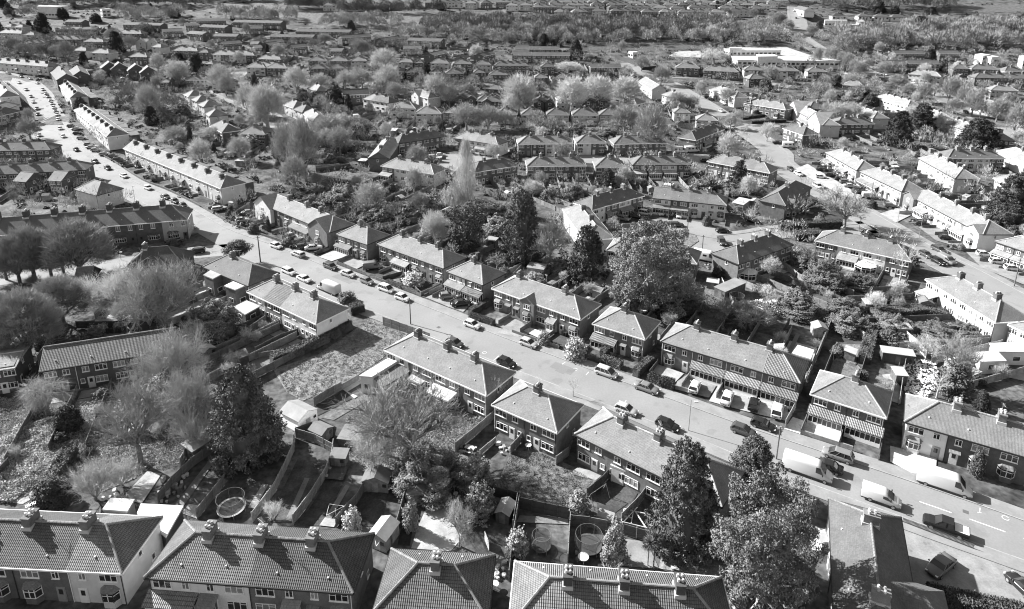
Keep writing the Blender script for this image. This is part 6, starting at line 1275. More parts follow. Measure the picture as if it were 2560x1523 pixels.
def tree_mesh(kind, seed, dens=1.0):
    """unit tree 10 m tall, crown radius 4; returns list of (part name, mesh, tone?)"""
    rng = np.random.default_rng(seed); tr = MB()
    if kind in ('conifer', 'fir', 'broad'):
        n = int((11000 if kind != 'fir' else 8000) * dens); Mc = int({'conifer': 420, 'fir': 300, 'broad': 250}[kind])
        z = rng.uniform(0.0, 1, Mc) ** (1.05 if kind == 'broad' else 1.2); th = rng.uniform(0, 2 * math.pi, Mc)
        def prf(z):
            if kind == 'broad': return np.clip(np.sin(np.clip(z * .70 + .13, 0, 1) * math.pi), .02, 1) ** .45
            return np.clip(1 - z, 0, 1) ** .62 * np.clip((z + .16) / .30, 0, 1) ** .5 if kind == 'conifer' else np.clip(1 - z, 0, 1) ** .85
        rr = (3.75 if kind != 'broad' else 3.2) * prf(z) * lump(th, z * 3, rng, 6, .16 if kind != 'broad' else .24) * (rng.uniform(.78, 1.0, Mc) if kind != 'broad' else rng.uniform(.55, 1.05, Mc))
        C = np.stack([rr * np.cos(th), rr * np.sin(th), .3 + z * 9.1], 1)
        nz = .5 if kind != 'broad' else .3 + z * .8
        U = unit(np.stack([np.cos(th), np.sin(th), np.full(Mc, nz) if kind != 'broad' else nz], 1)); sz = rng.uniform(.7, 1.35, Mc)
        idx = rng.integers(0, Mc, n); t_ = rng.uniform(0, 1, n); off = rdir(n, rng) * ((1 - t_ * .8) * (.55 if kind != 'broad' else .75) * sz[idx])[:, None]; off[:, 2] *= .75
        P = C[idx] + U[idx] * (t_ * .95 * sz[idx])[:, None] + off - [0, 0, .25]
        P[:, 2] = np.maximum(P[:, 2], .1)
        V = leaves(P, U[idx] * .5 + off, .22 / dens ** .42, rng, .42, .8)
        zz = np.linspace(.05, .93, 9); mb = MB(); ring = []
        core = MB()
        for i, q in enumerate(zz):
            pr = float(prf(np.array(q))) * 4 * (.58 if kind != 'broad' else .3)
            for k in range(9): core.v.append((pr * math.cos(k * 2 * PI / 9), pr * math.sin(k * 2 * PI / 9), .4 + q * 9.6))
        for i in range(8):
            for k in range(9): core.f.append((i * 9 + k, i * 9 + (k + 1) % 9, (i + 1) * 9 + (k + 1) % 9, (i + 1) * 9 + k)); core.m.append(0)
        tr.tube((0, 0, -.3), (0, 0, 8), .28, .06, n=7)
        CV = np.array([core.v[j] for f in core.f for j in f])
        if kind == 'broad': CV = CV[:0]; limbs(tr, (0, 0, 1.5), [tuple(q * [.8, .8, .9]) for q in C[:30]], .16, rng)
        return [('crown', np_mesh('evergreen_crown', (V if kind == 'broad' else np.concatenate([V, CV])), 4, M['leaf'])), ('trunk', tr.mesh('trunk', M['bark']))]
    if kind == 'clumpy':
        cs = []; Vs = []
        for i in range(46):
            d = rdir(1, rng)[0]; d[2] = abs(d[2]) * 1.1 - .25; c = np.array([0, 0, 5.6]) + d * np.array([2.9, 2.9, 3.5]) * rng.uniform(.55, 1.0); r = rng.uniform(.8, 1.5); cs.append((c, r))
        for c, r in cs:
            n = int(260 * dens); d = rdir(n, rng); P = c + d * r * rng.uniform(.75, 1.08, n)[:, None] * np.array([1, 1, .8]); Vs.append(leaves(P, d + np.array([0, 0, .3]), .17 / dens ** .42, rng, .5, .9))
        tr.tube((0, 0, -.3), (.1, 0, 3), .35, .25, n=7)
        limbs(tr, (.1, 0, 2.4), [tuple(c) for c, r in cs[:20]], .16, rng)
        return [('crown', np_mesh('clumped_crown', np.concatenate(Vs), 4, M['leaf'])), ('trunk', tr.mesh('trunk', M['bark']))]
    if kind in ('bush', 'lightbush', 'round'):
        n = int({'bush': 2200, 'lightbush': 2200, 'round': 4200}[kind] * dens); d = rdir(n, rng); d[:, 2] = np.abs(d[:, 2])
        th = np.arctan2(d[:, 1], d[:, 0]); r = lump(th, d[:, 2] * 2, rng, 6, .3 if kind != 'round' else .12)[:, None] * rng.uniform(.55, 1.0, n)[:, None] ** .5
        P = d * r * np.array([4, 4, 9.0]) + np.array([0, 0, .5]); V = leaves(P, d + [0, 0, .2], (.50 if kind != 'round' else .36) / dens ** .45, rng, .55, .9)
        V[:, 2] = np.maximum(V[:, 2], 0)
        tr.tube((0, 0, -.2), (0, 0, 5), .3, .1, n=5)
        return [('crown', np_mesh('bush_crown', V, 4, M['leaf' if kind != 'lightbush' else 'leaf2'])), ('trunk', tr.mesh('trunk', M['bark']))]
    if kind == 'palm':
        Vs = []
        tr.tube((0, 0, -.2), (0, 0, 5), .22, .2, n=6)
        heads = [(0, 0, 7.5), (1.7, .3, 7.0), (-1.6, -.4, 6.6), (.2, -1.4, 6.2)]
        limbs(tr, (0, 0, 4.5), heads, .2, rng)
        for h in heads:
            n = 260; d = rdir(n, rng); d[:, 2] = d[:, 2] * .8 + .15; d = unit(d); Vs.append(twigs(np.tile(np.array(h), (n, 1)), d, rng.uniform(1.6, 2.4, n), .11, rng))
        return [('crown', np_mesh('palm_crown', np.concatenate(Vs), 3, M['leaf2'])), ('trunk', tr.mesh('trunk', M['bark']))]
    if kind == 'hedge':
        n = 2600; P = rng.uniform([-2, -.5, 0], [2, .5, 1.4], (n, 3)); f = rng.integers(0, 5, n)
        P[f == 0, 2] = 1.4; P[f == 1, 1] = .5; P[f == 2, 1] = -.5; P[(f == 3) & (P[:, 0] > 0), 0] = 2; P[f == 4, 2] = 1.4
        Nr = np.zeros((n, 3)); Nr[:, 2] = .6; Nr[f == 1, 1] = 1; Nr[f == 2, 1] = -1; P += rng.normal(size=(n, 3)) * .05
        V = leaves(P, Nr, .09, rng, .6, .8); b = MB().box(-1.96, 1.96, -.42, .42, 0, 1.3)
        CV = np.array([b.v[j] for q in b.f for j in q])
        return [('crown', np_mesh('hedge_leaves', np.concatenate([V, CV]), 4, M['leaf']))]
    if (dens > 1 or kind == 'thin') and kind in ('bare', 'thicket', 'thin', 'small', 'willow'):
        spec = dict(bare=[(8, 3.4, .20), (6, 2.3, .11), (5, 1.5, .060), (6, .95, .030), (3, .6, .018)], thicket=[(10, 3.0, .12), (7, 2.1, .07), (6, 1.3, .045), (5, .9, .028), (4, .6, .018)], thin=[(5, 3.2, .07), (5, 2.0, .04), (5, 1.2, .025), (3, .7, .018)], small=[(12, 3.4, .09), (7, 2.4, .05), (6, 1.6, .035), (5, 1.0, .03)], willow=[(8, 2.8, .14), (7, 2.0, .07), (7, 1.5, .036), (8, 1.5, .022)])[kind]
        f0 = {'bare': 2.2, 'thicket': .6, 'thin': 3.0, 'small': .2, 'willow': 2.6}[kind]; sc_ = .45 if dens > 3 else 1.0
        P0 = np.zeros((1, 3)); P0[:, 2] = f0 * .6; D0 = np.array([[0, 0, 1.0]]); L0 = np.array([f0 * .9]); out = []
        tr.tube((0, 0, -.4), (0, 0, f0 + .4), .30 if kind != 'thicket' else .12, .22 if kind != 'thicket' else .1, n=7)
        if kind in ('bare', 'willow'): tr.tube((0, 0, f0), (.5, .2, 6.5), .17, .05, n=5)
        for li, (nc, ln_, w_) in enumerate(spec):
            m = len(P0) * nc; idx = np.repeat(np.arange(len(P0)), nc); t_ = rng.uniform(.35 if li else .5, 1, m)
            S = P0[idx] + D0[idx] * (L0[idx] * t_)[:, None]; rnd_ = rdir(m, rng)
            if li == 0:
                a = np.arange(m) * 2.4 + rng.uniform(-.4, .4, m); rnd_ = np.stack([np.cos(a), np.sin(a), np.zeros(m)], 1); Dn = unit(rnd_ * rng.uniform(.45, 1.25, m)[:, None] + [0, 0, 1.0])
            else: Dn = unit(D0[idx] * .95 + rnd_ * (.75 if kind != 'thicket' else .9) + [0, 0, .22 if kind != 'willow' else (-.35 if li > 1 else .1)])
            Ln = ln_ * rng.uniform(.65, 1.25, m)
            wv = w_ * (1 if li < 2 else (sc_ + 1) / 2 if li == 2 else sc_)
            if kind == 'willow' and li > 1: Dn[:, 2] -= .25; Dn = unit(Dn)
            s1 = unit(np.cross(Dn, rdir(m, rng))) * wv; s2 = unit(np.cross(Dn, s1)) * wv; E = S + Dn * Ln[:, None]
            for s_q in ((s1, s2) if li < 3 else (s1,)): out.append(np.stack([S - s_q, S + s_q, E + s_q * .45, E - s_q * .45], 1).reshape(-1, 3))
            P0, D0, L0 = S, Dn, Ln
        V = np.concatenate(out); V[:, 2] = np.maximum(V[:, 2], .05); r_ = np.percentile(np.hypot(V[:, 0], V[:, 1]), 96); V[:, :2] *= 4 / r_; zt = np.percentile(V[:, 2], 99.5); V[:, 2] *= 10 / zt
        return [('crown', np_mesh('branch_crown', V, 4, M['twig'])), ('trunk', tr.mesh('trunk', M['bark']))]
    # leafless trees
    T = dict(bare=(5200, .040), thin=(2000, .035), dense=(10500, .042), poplar=(6500, .035), willow=(5200, .035), thicket=(4200, .045), small=(1700, .05))[kind]
    n, wd = T; n = int(n * dens ** (.75 if kind != 'bare' else .5)); wd = wd / dens ** .42; th = rng.uniform(0, 2 * math.pi, n)
    if kind == 'poplar':
        z = rng.uniform(.12, 1, n); rr = 4 * np.clip(np.sin(np.clip(z, 0, 1) ** .8 * math.pi * .98), .05, 1) ** .6 * rng.uniform(.15, 1, n)
        P = np.stack([rr * np.cos(th) * .9, rr * np.sin(th) * .9, z * 9.3], 1); D = unit(np.stack([np.cos(th) * .8, np.sin(th) * .8, np.full(n, 1.6)], 1) + rng.normal(size=(n, 3)) * .25); ln = rng.uniform(.5, 1.1, n)
        tr.tube((0, 0, -.3), (0, 0, 9), .35, .05, n=6); limbs(tr, (0, 0, 1.2), [(rng.normal() * 1.3, rng.normal() * 1.3, rng.uniform(4, 9)) for _ in range(14)], .1, rng)
    elif kind == 'willow':
        n = int(n * .6); d = rdir(n, rng); d[:, 2] = np.abs(d[:, 2]); P = d * np.array([3.4, 3.4, 4.8]) * (rng.uniform(.12, 1, n) ** .5 * lump(np.arctan2(d[:, 1], d[:, 0]), d[:, 2] * 3, rng, 7, .38))[:, None] + [0, 0, 4.2]
        D = unit(np.stack([d[:, 0] * .5, d[:, 1] * .5, np.full(n, -.8)], 1) + rng.normal(size=(n, 3)) * .35); ln = rng.uniform(.7, 2.2, n)
        tr.tube((0, 0, -.3), (0, 0, 4), .4, .3, n=6); limbs(tr, (0, 0, 3), [tuple(x) for x in P[:26]], .13, rng)
    else:
        c0, rad = (4.2, np.array([3.9, 3.9, 5.4])) if kind != 'small' else (3.6, np.array([3.8, 3.8, 6.0]))
        d = rdir(n, rng); d[:, 2] = np.where(d[:, 2] < -.35, -d[:, 2], d[:, 2]); th = np.arctan2(d[:, 1], d[:, 0])
        lo_ = .30 if kind != 'dense' else .45
        r = (rng.uniform(lo_, 1, n) ** (.6 if kind != 'dense' else .5))[:, None] * lump(th, d[:, 2] * 2, rng, 6, .16 if kind == 'dense' else .26)[:, None]
        P = d * rad * r * .86 + [0, 0, c0]
        up = .9 if kind != 'thicket' else .5
        D = unit(d * [1, 1, .7] + np.array([0, 0, up]) + rng.normal(size=(n, 3)) * .33); ln = rng.uniform(.5, 1.5, n) / dens ** .25
        # sprays: several twigs share an origin so the crown breaks into light clumps
        k = n // 3; idx = rng.integers(0, k, n - k); P[k:] = P[idx] + rng.normal(size=(n - k, 3)) * .16; D[k:] = unit(D[idx] + rng.normal(size=(n - k, 3)) * .35)
        fork = 1.7
        tr.tube((0, 0, -.4), (0, 0, fork + .2), .34, .27, n=7)
        mains = []
        for i in range(7):
            a = 2 * PI * i / 7 + rng.uniform(-.3, .3); q = rng.uniform(.35, .75); mains.append(np.array([3.2 * q * math.cos(a), 3.2 * q * math.sin(a), rng.uniform(4.2, 6.8)]))
        limbs(tr, (0, 0, fork), [tuple(m) for m in mains], .17, rng)
        for m in mains + [np.array([0, 0, 5.5])]:
            near_ = P[np.argsort(((P - m) ** 2).sum(1) + rng.uniform(0, 3, n))[:70:5]]; limbs(tr, tuple(m * [.75, .75, .8]), [tuple(x) for x in near_], .085, rng)
        if kind == 'dense': tr.tube((0, 0, fork), (0, 0, 8), .2, .05, n=5)
    V = twigs(P, D, ln, wd, rng)
    return [('crown', np_mesh('twig_crown', V, 3, M['twig'])), ('trunk', tr.mesh('trunk', M['bark']))]
TN = dict(broad='evergreen_tree', conifer='conifer_tree', fir='fir_tree', clumpy='evergreen_tree', bush='bush', lightbush='bush', round='evergreen_bush', palm='palm_tree', bare='bare_tree', thin='bare_tree', dense='bare_tree', poplar='poplar_tree', willow='willow_tree', thicket='bare_tree', small='bare_shrub')
TP = dict(broad='broad spreading evergreen tree', conifer='dense dark conifer', fir='pointed dark fir', clumpy='billowing evergreen tree', bush='leafy bush', lightbush='pale leaved bush', round='rounded dark evergreen', palm='spiky cordyline palm', bare='leafless spreading tree', thin='thin leafless sapling', dense='leafless round crowned tree', poplar='tall leafless columnar poplar', willow='weeping leafless tree', thicket='tangled leafless thicket', small='leafless twiggy shrub')
TC = dict(bush='bush', lightbush='bush', round='bush', small='shrub')
def tree(kind, p, h, w, tone=1.0, phrase=None, parts=True, var=None):
    v = var if var is not None else random.randrange(2 if kind in ('palm', 'poplar', 'willow', 'clumpy') else 3)
    s = scale_at(p); q = .22 * (w / 8) * s * .4 * (2.0 if kind in ('bush', 'lightbush') else 1.4 if kind == 'round' else 1.0)
    if kind in ('bare', 'thicket', 'dense', 'willow', 'small', 'thin'): dn = 1 if s < 8.2 else 2.5 if s < 12 else 5
    else: dn = 1 if q < 1.2 else 2.5 if q < 2.0 else 6 if q < 3.2 else 12
    if kind == 'palm': dn = 1
    ms = cached(('tree', kind, v, dn), lambda: tree_mesh(kind, 100 + v * 7 + hash_(kind), dn))
    e = empty(TN[kind], p, random.uniform(0, 6.28)); e.scale = (w / 8, w / 8, h / 10)
    for nm, me in ms:
        if nm == 'trunk' and (s < 3 or kind in ('bush', 'lightbush', 'round')): continue
        ob(nm, me, e, tone=tone * (1.0 if nm == 'crown' else (1.6 if kind in ('bare', 'thin', 'willow', 'poplar') else 1.0)))
    return reg(e, phrase or TP[kind], p, TC.get(kind, 'tree'), 'shrubs and bushes' if kind in TC else 'trees of the estate')
def hash_(s): return sum(ord(c) for c in s)
def pt(kind, t, x, y, top, w, tone=1.0, **k):
    p = at(t, x, y); h = height_to(p, t, x, top); s = scale_at(p); POLYS.append([(p.x - 1, p.y - 1), (p.x + 1, p.y - 1), (p.x + 1, p.y + 1), (p.x - 1, p.y + 1)])
    return tree(kind, p, h, w / S_ / s, tone, **k)
for a in [
    ('conifer', 'C1', 10, 1430, 620, 640, 1.6), ('conifer', 'B2', 235, 1040, 410, 400, 1.4), ('conifer', 'B2', 800, 1210, 700, 360, 1.0), ('broad', 'B2', 1345, 1450, 720, 700, 2.6), ('broad', 'B1', 1925, 930, 540, 330, 1.2),
    ('conifer', 'D2', 1640, 930, -20, 640, 1.7), ('conifer', 'D2', 2250, 450, -40, 470, 1.6), ('broad', 'D3', 120, 1480, 400, 860, 2.3), ('fir', 'B2', 985, 430, 215, 230, .6), ('fir', 'B2', 2140, 375, 125, 200, .6),
    ('conifer', 'A3', 1350, 1290, 955, 240, .6), ('conifer', 'A3', 1555, 1170, 905, 250, .6), ('conifer', 'A3', 2060, 1320, 1030, 370, .55), ('conifer', 'B3', 2360, 720, 240, 460, .9), ('conifer', 'A2', 422, 400, 290, 105, .5), ('conifer', 'A2', 705, 520, 340, 135, .5), ('round', 'A2', 520, 405, 345, 100, .6),
    ('round', 'A1', 488, 890, 780, 120, .5), ('round', 'A1', 605, 910, 800, 140, .5), ('round', 'A1', 760, 920, 760, 170, .5), ('conifer', 'A1', 890, 985, 830, 85, .5), ('conifer', 'A1', 1578, 700, 555, 105, .5), ('conifer', 'A1', 1940, 745, 615, 95, .5), ('conifer', 'A1', 1700, 90, 0, 75, .5), ('fir', 'A1', 168, 465, 395, 50, .6), ('conifer', 'A1', 285, 1400, 1150, 140, .9),
    ('conifer', 'A0', 393, 300, 115, 130, .4), ('conifer', 'A0', 265, 272, 185, 65, .5), ('conifer', 'A0', 1040, 480, 275, 150, .4), ('conifer', 'A0', 1745, 665, 475, 150, .45), ('conifer', 'A0', 30, 70, -30, 110, .4), ('round', 'A0', 1290, 780, 680, 120, .5), ('conifer', 'A0', 745, 570, 465, 80, .5), ('round', 'A0', 1565, 520, 465, 95, .5), ('round', 'A0', 1310, 310, 215, 130, .5), ('conifer', 'A0', 1690, 1280, 1110, 60, .7), ('round', 'A0', 560, 160, 70, 90, .5), ('round', 'A0', 850, 200, 120, 100, .5), ('round', 'A0', 1540, 150, 60, 110, .5), ('round', 'A0', 1860, 1330, 1250, 100, .7), ('conifer', 'A0', 1345, 1100, 940, 130, .6),
    ('conifer', 'A2', 1132, 75, 10, 60, .5), ('conifer', 'A2', 1950, 90, 0, 60, .5), ('conifer', 'A2', 1485, 60, 0, 55, .5), ('conifer', 'A2', 2042, 30, -20, 50, .5), ('round', 'A2', 1370, 150, 90, 100, .6), ('round', 'A3', 1200, 110, 42, 100, .5), ('round', 'A3', 1330, 130, 35, 80, .5), ('fir', 'A3', 1650, 130, 45, 110, .5), ('conifer', 'A3', 1540, 310, 125, 180, .5), ('conifer', 'A3', 1640, 520, 420, 105, .6), ('round', 'A3', 1780, 520, 430, 130, .6), ('conifer', 'A3', 1760, 625, 515, 75, .6), ('conifer', 'A3', 2280, 645, 545, 60, .6), ('conifer', 'A3', 1050, 805, 740, 50, .6), ('round', 'A3', 1120, 940, 815, 130, .6), ('round', 'A3', 820, 760, 650, 100, .6), ('round', 'A3', 185, 790, 680, 110, .7), ('round', 'A2', 2380, 800, 680, 110, .7), ('round', 'A3', 1530, 1395, 1330, 50, .6), ('conifer', 'A2', 1010, 720, 640, 80, .6), ('round', 'A2', 2050, 570, 515, 60, .6), ('round', 'A3', 1930, 180, 125, 80, .5), ('round', 'A3', 510, 640, 570, 90, .5),
    ('clumpy', 'B0', 2110, 1060, 830, 280, 1.0), ('conifer', 'C3', 2090, 1010, 820, 140, .9), ('round', 'C3', 2050, 1500, 1230, 0, 1.0), ('round', 'D3', 2045, 300, 60, 120, 1.2), ('round', 'C0', 620, 1180, 960, 220, .7), ('round', 'D0', 470, 560, 320, 330, 1.0),
    # leafless trees
    ('dense', 'B0', 180, 1240, 800, 400, .8), ('dense', 'B0', 310, 1200, 720, 440, .85), ('dense', 'B0', 455, 1170, 760, 350, .85), ('dense', 'B0', 720, 1170, 665, 600, .85), ('dense', 'C0', 255, 540, -60, 680, .85), ('dense', 'C0', 560, 250, -170, 560, .85), ('dense', 'B0', 570, 1170, 740, 300, .8), ('dense', 'B0', 60, 1200, 830, 300, .8),
    ('thicket', 'C0', 1450, 330, -310, 600, 1.0), ('thicket', 'C0', 1050, 180, -220, 520, 1.6), ('thicket', 'C0', 1330, 310, -150, 300, 1.3), ('thicket', 'C0', 1560, 900, 310, 640, 1.05), ('bare', 'C0', 1250, 1490, 830, 700, .75), ('bush', 'C0', 1480, 1080, 740, 420, 1.2), ('willow', 'C0', 430, 1050, 720, 460, 1.1), ('thicket', 'C0', 1700, 1180, 650, 500, 1.0), ('small', 'D0', 850, 520, 150, 420, 1.4), ('small', 'C0', 1750, 1350, 1000, 450, 1.3), ('bush', 'C0', 1900, 350, 50, 380, 1.5), ('bare', 'C0', 1130, 330, 60, 260, 1.2), ('small', 'D0', 1080, 400, 180, 320, 1.6),
    ('bare', 'C1', 1430, 1500, 780, 1000, .8), ('bare', 'C1', 1200, 1400, 900, 500, .9), ('thicket', 'D1', 1120, 240, -160, 420, 1.5), ('bare', 'C1', 2180, 960, 690, 230, 1.2), ('bush', 'D1', 1600, 380, 130, 600, 1.7), ('bush', 'D1', 2000, 400, 150, 320, 1.6), ('bush', 'D1', 2050, 640, 400, 270, 1.6), ('bare', 'D1', 1870, 930, 560, 300, 1.3), ('small', 'D1', 225, 700, 540, 190, 1.9), ('lightbush', 'D1', 920, 770, 600, 150, 3.4), ('lightbush', 'D1', 2380, 980, 790, 190, 1.9), ('bush', 'D2', 720, 640, 450, 190, 2.0), ('lightbush', 'D2', 1040, 1080, 720, 210, 1.8), ('palm', 'D2', 1390, 1110, 760, 280, 1.3), ('palm', 'D2', 1340, 1100, 820, 170, 1.1), ('lightbush', 'D1', 1440, 780, 530, 130, 1.8),
    ('thin', 'C2', 680, 890, 720, 120, 1.6), ('lightbush', 'C2', 700, 540, 375, 190, 2.4), ('lightbush', 'B1', 1460, 1240, 1140, 190, 3.0), ('bush', 'B1', 340, 900, 830, 130, 1.3), ('bush', 'B1', 50, 780, 680, 130, 1.0), ('lightbush', 'C2', 420, 420, 320, 110, 1.8), ('bush', 'C1', 870, 45, -30, 140, 1.0), ('conifer', 'B1', 185, 770, 640, 45, 1.2), ('bush', 'C0', 840, 370, 280, 120, 1.2), ('lightbush', 'C0', 840, 330, 280, 120, 3), ('lightbush', 'C0', 910, 310, 255, 80, 3), ('lightbush', 'C0', 1060, 290, 235, 90, 3),
    ('bare', 'B1', 350, 260, -230, 240, 1.0), ('bare', 'B1', 510, 330, -260, 290, .9), ('bare', 'B1', 420, 400, 100, 250, 1.0), ('bare', 'B1', 1090, 620, 320, 300, 1.2), ('poplar', 'B1', 1930, 560, -60, 200, 1.5), ('willow', 'B1', 1830, 640, 300, 250, 1.1), ('thicket', 'B1', 1650, 880, 590, 260, 1.6), ('bare', 'B1', 1470, 440, 200, 170, 1.2), ('bush', 'B1', 850, 560, 330, 420, 1.3), ('bush', 'B1', 740, 560, 400, 300, 1.0), ('bush', 'B1', 1640, 560, 400, 240, 1.1), ('bush', 'B1', 1400, 640, 500, 300, 1.2), ('lightbush', 'B1', 2200, 800, 650, 260, 1.3), ('bush', 'B1', 1180, 700, 570, 240, 1.0), ('bush', 'B1', 1050, 700, 590, 220, .9),
    ('bare', 'B2', 480, 1090, 690, 360, 1.3), ('bush', 'B2', 540, 1130, 990, 240, 1.5), ('lightbush', 'B2', 330, 1240, 1150, 220, 1.6), ('bush', 'B2', 680, 480, 320, 280, 1.2), ('bush', 'B2', 460, 500, 360, 200, 1.3), ('bare', 'B2', 330, 470, 320, 180, 1.4), ('bush', 'B2', 200, 480, 350, 220, 1.4), ('bush', 'B2', 1860, 400, 260, 260, 1.1), ('bush', 'B2', 2080, 440, 320, 200, 1.2), ('round', 'B2', 1860, 720, 620, 80, 1.6), ('bare', 'B2', 1600, 1480, 1200, 480, .8), ('bush', 'B2', 1650, 1480, 1290, 380, .8), ('bare', 'C2', 2250, 300, 60, 400, .9), ('bush', 'C2', 2090, 240, 100, 260, .9),
    ('bare', 'B3', 880, 750, 420, 480, .9), ('thin', 'B3', 1370, 1240, 860, 240, 1.6), ('bush', 'B3', 690, 1230, 980, 420, 1.0), ('bush', 'B3', 520, 1100, 880, 260, 1.1), ('bush', 'B3', 740, 1290, 1100, 360, 1.0), ('bush', 'B3', 450, 1460, 1230, 340, 1.3), ('bush', 'B3', 1000, 1260, 1110, 360, 1.0), ('bush', 'B3', 880, 1480, 1340, 380, 1.0), ('bush', 'C3', 480, 170, -30, 420, 1.1), ('bush', 'C3', 920, 300, 110, 420, 1.4), ('bush', 'C3', 1320, 300, 150, 420, 1.3), ('bush', 'C3', 1700, 370, 220, 420, 1.3), ('bush', 'C3', 1950, 320, 220, 330, 1.0), ('bare', 'C3', 1860, 850, 330, 400, .85), ('bush', 'C3', 1850, 860, 500, 330, 1.0), ('thin', 'C3', 1700, 900, 680, 240, 1.7), ('bush', 'C3', 1260, 400, 270, 240, 1.0), ('small', 'C3', 1600, 520, 360, 300, 1.4), ('round', 'B3', 1120, 560, 480, 110, .7), ('bush', 'B3', 700, 720, 640, 200, .9), ('lightbush', 'B3', 650, 700, 640, 100, 1.5),
    ('bare', 'A2', 200, 1000, 640, 340, 1.5), ('bare', 'A2', 665, 1000, 655, 330, 1.6), ('bare', 'A2', 880, 960, 640, 310, 1.6), ('bare', 'A2', 1130, 920, 650, 300, 1.5), ('bare', 'A2', 1135, 1160, 905, 290, .9), ('bare', 'A2', 1360, 1350, 880, 300, .9), ('bare', 'A2', 1370, 1340, 1150, 200, .9), ('bare', 'A2', 1600, 960, 800, 200, 1.0), ('bare', 'A2', 1730, 960, 830, 130, 1.0), ('bare', 'A2', 1800, 870, 700, 110, 1.2), ('bare', 'A2', 1285, 630, 480, 150, 1.0), ('bare', 'A2', 1455, 750, 560, 160, .9), ('bare', 'A2', 2050, 930, 760, 170, 1.0), ('bare', 'A2', 640, 640, 540, 280, 1.6), ('bare', 'A2', 2070, 1140, 980, 110, 1.2), ('bare', 'A2', 2390, 1250, 1070, 150, 1.6), ('willow', 'A2', 1920, 565, 410, 230, 1.3), ('small', 'A2', 290, 1160, 1080, 200, 1.2), ('bush', 'A2', 480, 1180, 1110, 200, 1.0), ('bush', 'A2', 720, 1180, 1100, 160, .9), ('bush', 'A2', 980, 1200, 1140, 180, .8), ('bare', 'A2', 2420, 720, 560, 140, 1.0),
    ('bare', 'A1', 170, 1130, 730, 340, 1.5), ('bare', 'A1', 430, 820, 580, 240, 1.5), ('bare', 'A1', 640, 800, 640, 180, 1.3), ('bare', 'A1', 860, 800, 620, 190, 1.3), ('bare', 'A1', 1200, 660, 420, 260, 1.5), ('bare', 'A1', 1240, 830, 560, 240, 1.4), ('bare', 'A1', 1010, 780, 600, 200, 1.1), ('bare', 'A1', 1290, 880, 720, 160, 1.0), ('bare', 'A1', 1660, 920, 640, 230, 1.3), ('bare', 'A1', 1780, 940, 740, 180, 1.1), ('bare', 'A1', 1930, 1150, 900, 280, 1.0), ('bare', 'A1', 2120, 1150, 920, 240, 1.0), ('bare', 'A1', 2390, 980, 640, 250, 1.5), ('bare', 'A1', 720, 1260, 990, 300, 1.1), ('bare', 'A1', 830, 1180, 1000, 230, 1.3), ('bare', 'A1', 480, 1380, 1080, 320, 1.0), ('round', 'A1', 980, 1210, 1080, 190, 1.0), ('bare', 'A1', 2270, 1140, 960, 180, 1.1), ('bush', 'A1', 790, 1340, 1260, 220, .9), ('bush', 'A1', 730, 1430, 1340, 160, 1.3), ('willow', 'A1', 1430, 320, 235, 140, 2.0), ('bare', 'A1', 1000, 480, 340, 150, .8), ('bare', 'A1', 680, 400, 290, 140, .9),
    ('bare', 'A0', 1330, 1070, 740, 240, 1.1), ('bare', 'A0', 1580, 750, 540, 230, 1.3), ('bare', 'A0', 1960, 820, 560, 260, 1.3), ('bare', 'A0', 2000, 850, 640, 170, 1.2), ('bare', 'A0', 2190, 1020, 730, 220, 1.4), ('bare', 'A0', 2370, 1130, 740, 320, 1.5), ('bare', 'A0', 130, 470, 330, 130, .8), ('bare', 'A0', 230, 500, 380, 190, .8), ('bare', 'A0', 370, 520, 380, 130, .8), ('bare', 'A0', 500, 520, 400, 130, 1.0), ('bare', 'A0', 600, 560, 360, 170, .8), ('bare', 'A0', 980, 360, 270, 110, .9), ('bare', 'A0', 1155, 450, 310, 130, .9), ('bare', 'A0', 1400, 640, 470, 140, 1.4), ('bare', 'A0', 900, 700, 620, 90, 1.5), ('bare', 'A0', 1560, 1270, 1110, 230, 1.1), ('bare', 'A0', 1890, 1240, 1120, 220, 1.4), ('lightbush', 'A0', 1470, 1060, 940, 190, 1.6), ('bush', 'A0', 1600, 1030, 910, 140, .9), ('thicket', 'A0', 1020, 950, 870, 180, 1.2), ('bare', 'A0', 270, 1230, 1050, 200, .8), ('bush', 'A0', 1760, 1320, 1260, 120, 1.2), ('lightbush', 'A0', 2210, 1300, 1200, 160, 1.8), ('round', 'A0', 1370, 980, 860, 100, .6), ('bare', 'A0', 1450, 470, 385, 90, .9),
]:
    f_ = .78 if a[0] == 'bush' and a[1] in ('B3', 'C3', 'C2', 'B1', 'B2') else 1.0
    if a[5] > 0: pt(a[0], a[1], a[2], a[3], a[4] + (a[3] - a[4]) * (1 - f_), a[5] * f_, a[6] * (1.8 if a[0] == 'bush' else 1.0))
for x, y, top, w in [(640, 590, 400, 90), (755, 570, 395, 150), (850, 600, 440, 110), (905, 630, 450, 120), (965, 665, 500, 110), (1015, 690, 520, 130), (1100, 620, 500, 90), (1235, 685, 520, 150), (1338, 810, 640, 160), (1450, 855, 720, 130), (1580, 905, 710, 150), (1680, 850, 730, 110), (1800, 915, 650, 160), (1845, 1005, 850, 150), (1920, 965, 740, 150), (2010, 1020, 780, 170), (2080, 1040, 860, 140), (2225, 1080, 840, 180), (2375, 1225, 880, 190), (2100, 880, 760, 130), (2320, 930, 800, 120), (290, 250, 90, 120), (330, 250, 110, 90), (590, 340, 200, 110), (240, 200, 90, 90), (380, 300, 160, 100)]:
    pt('bare', 'A3', x, y, top, w, .85, phrase='leafless street tree of the avenue')
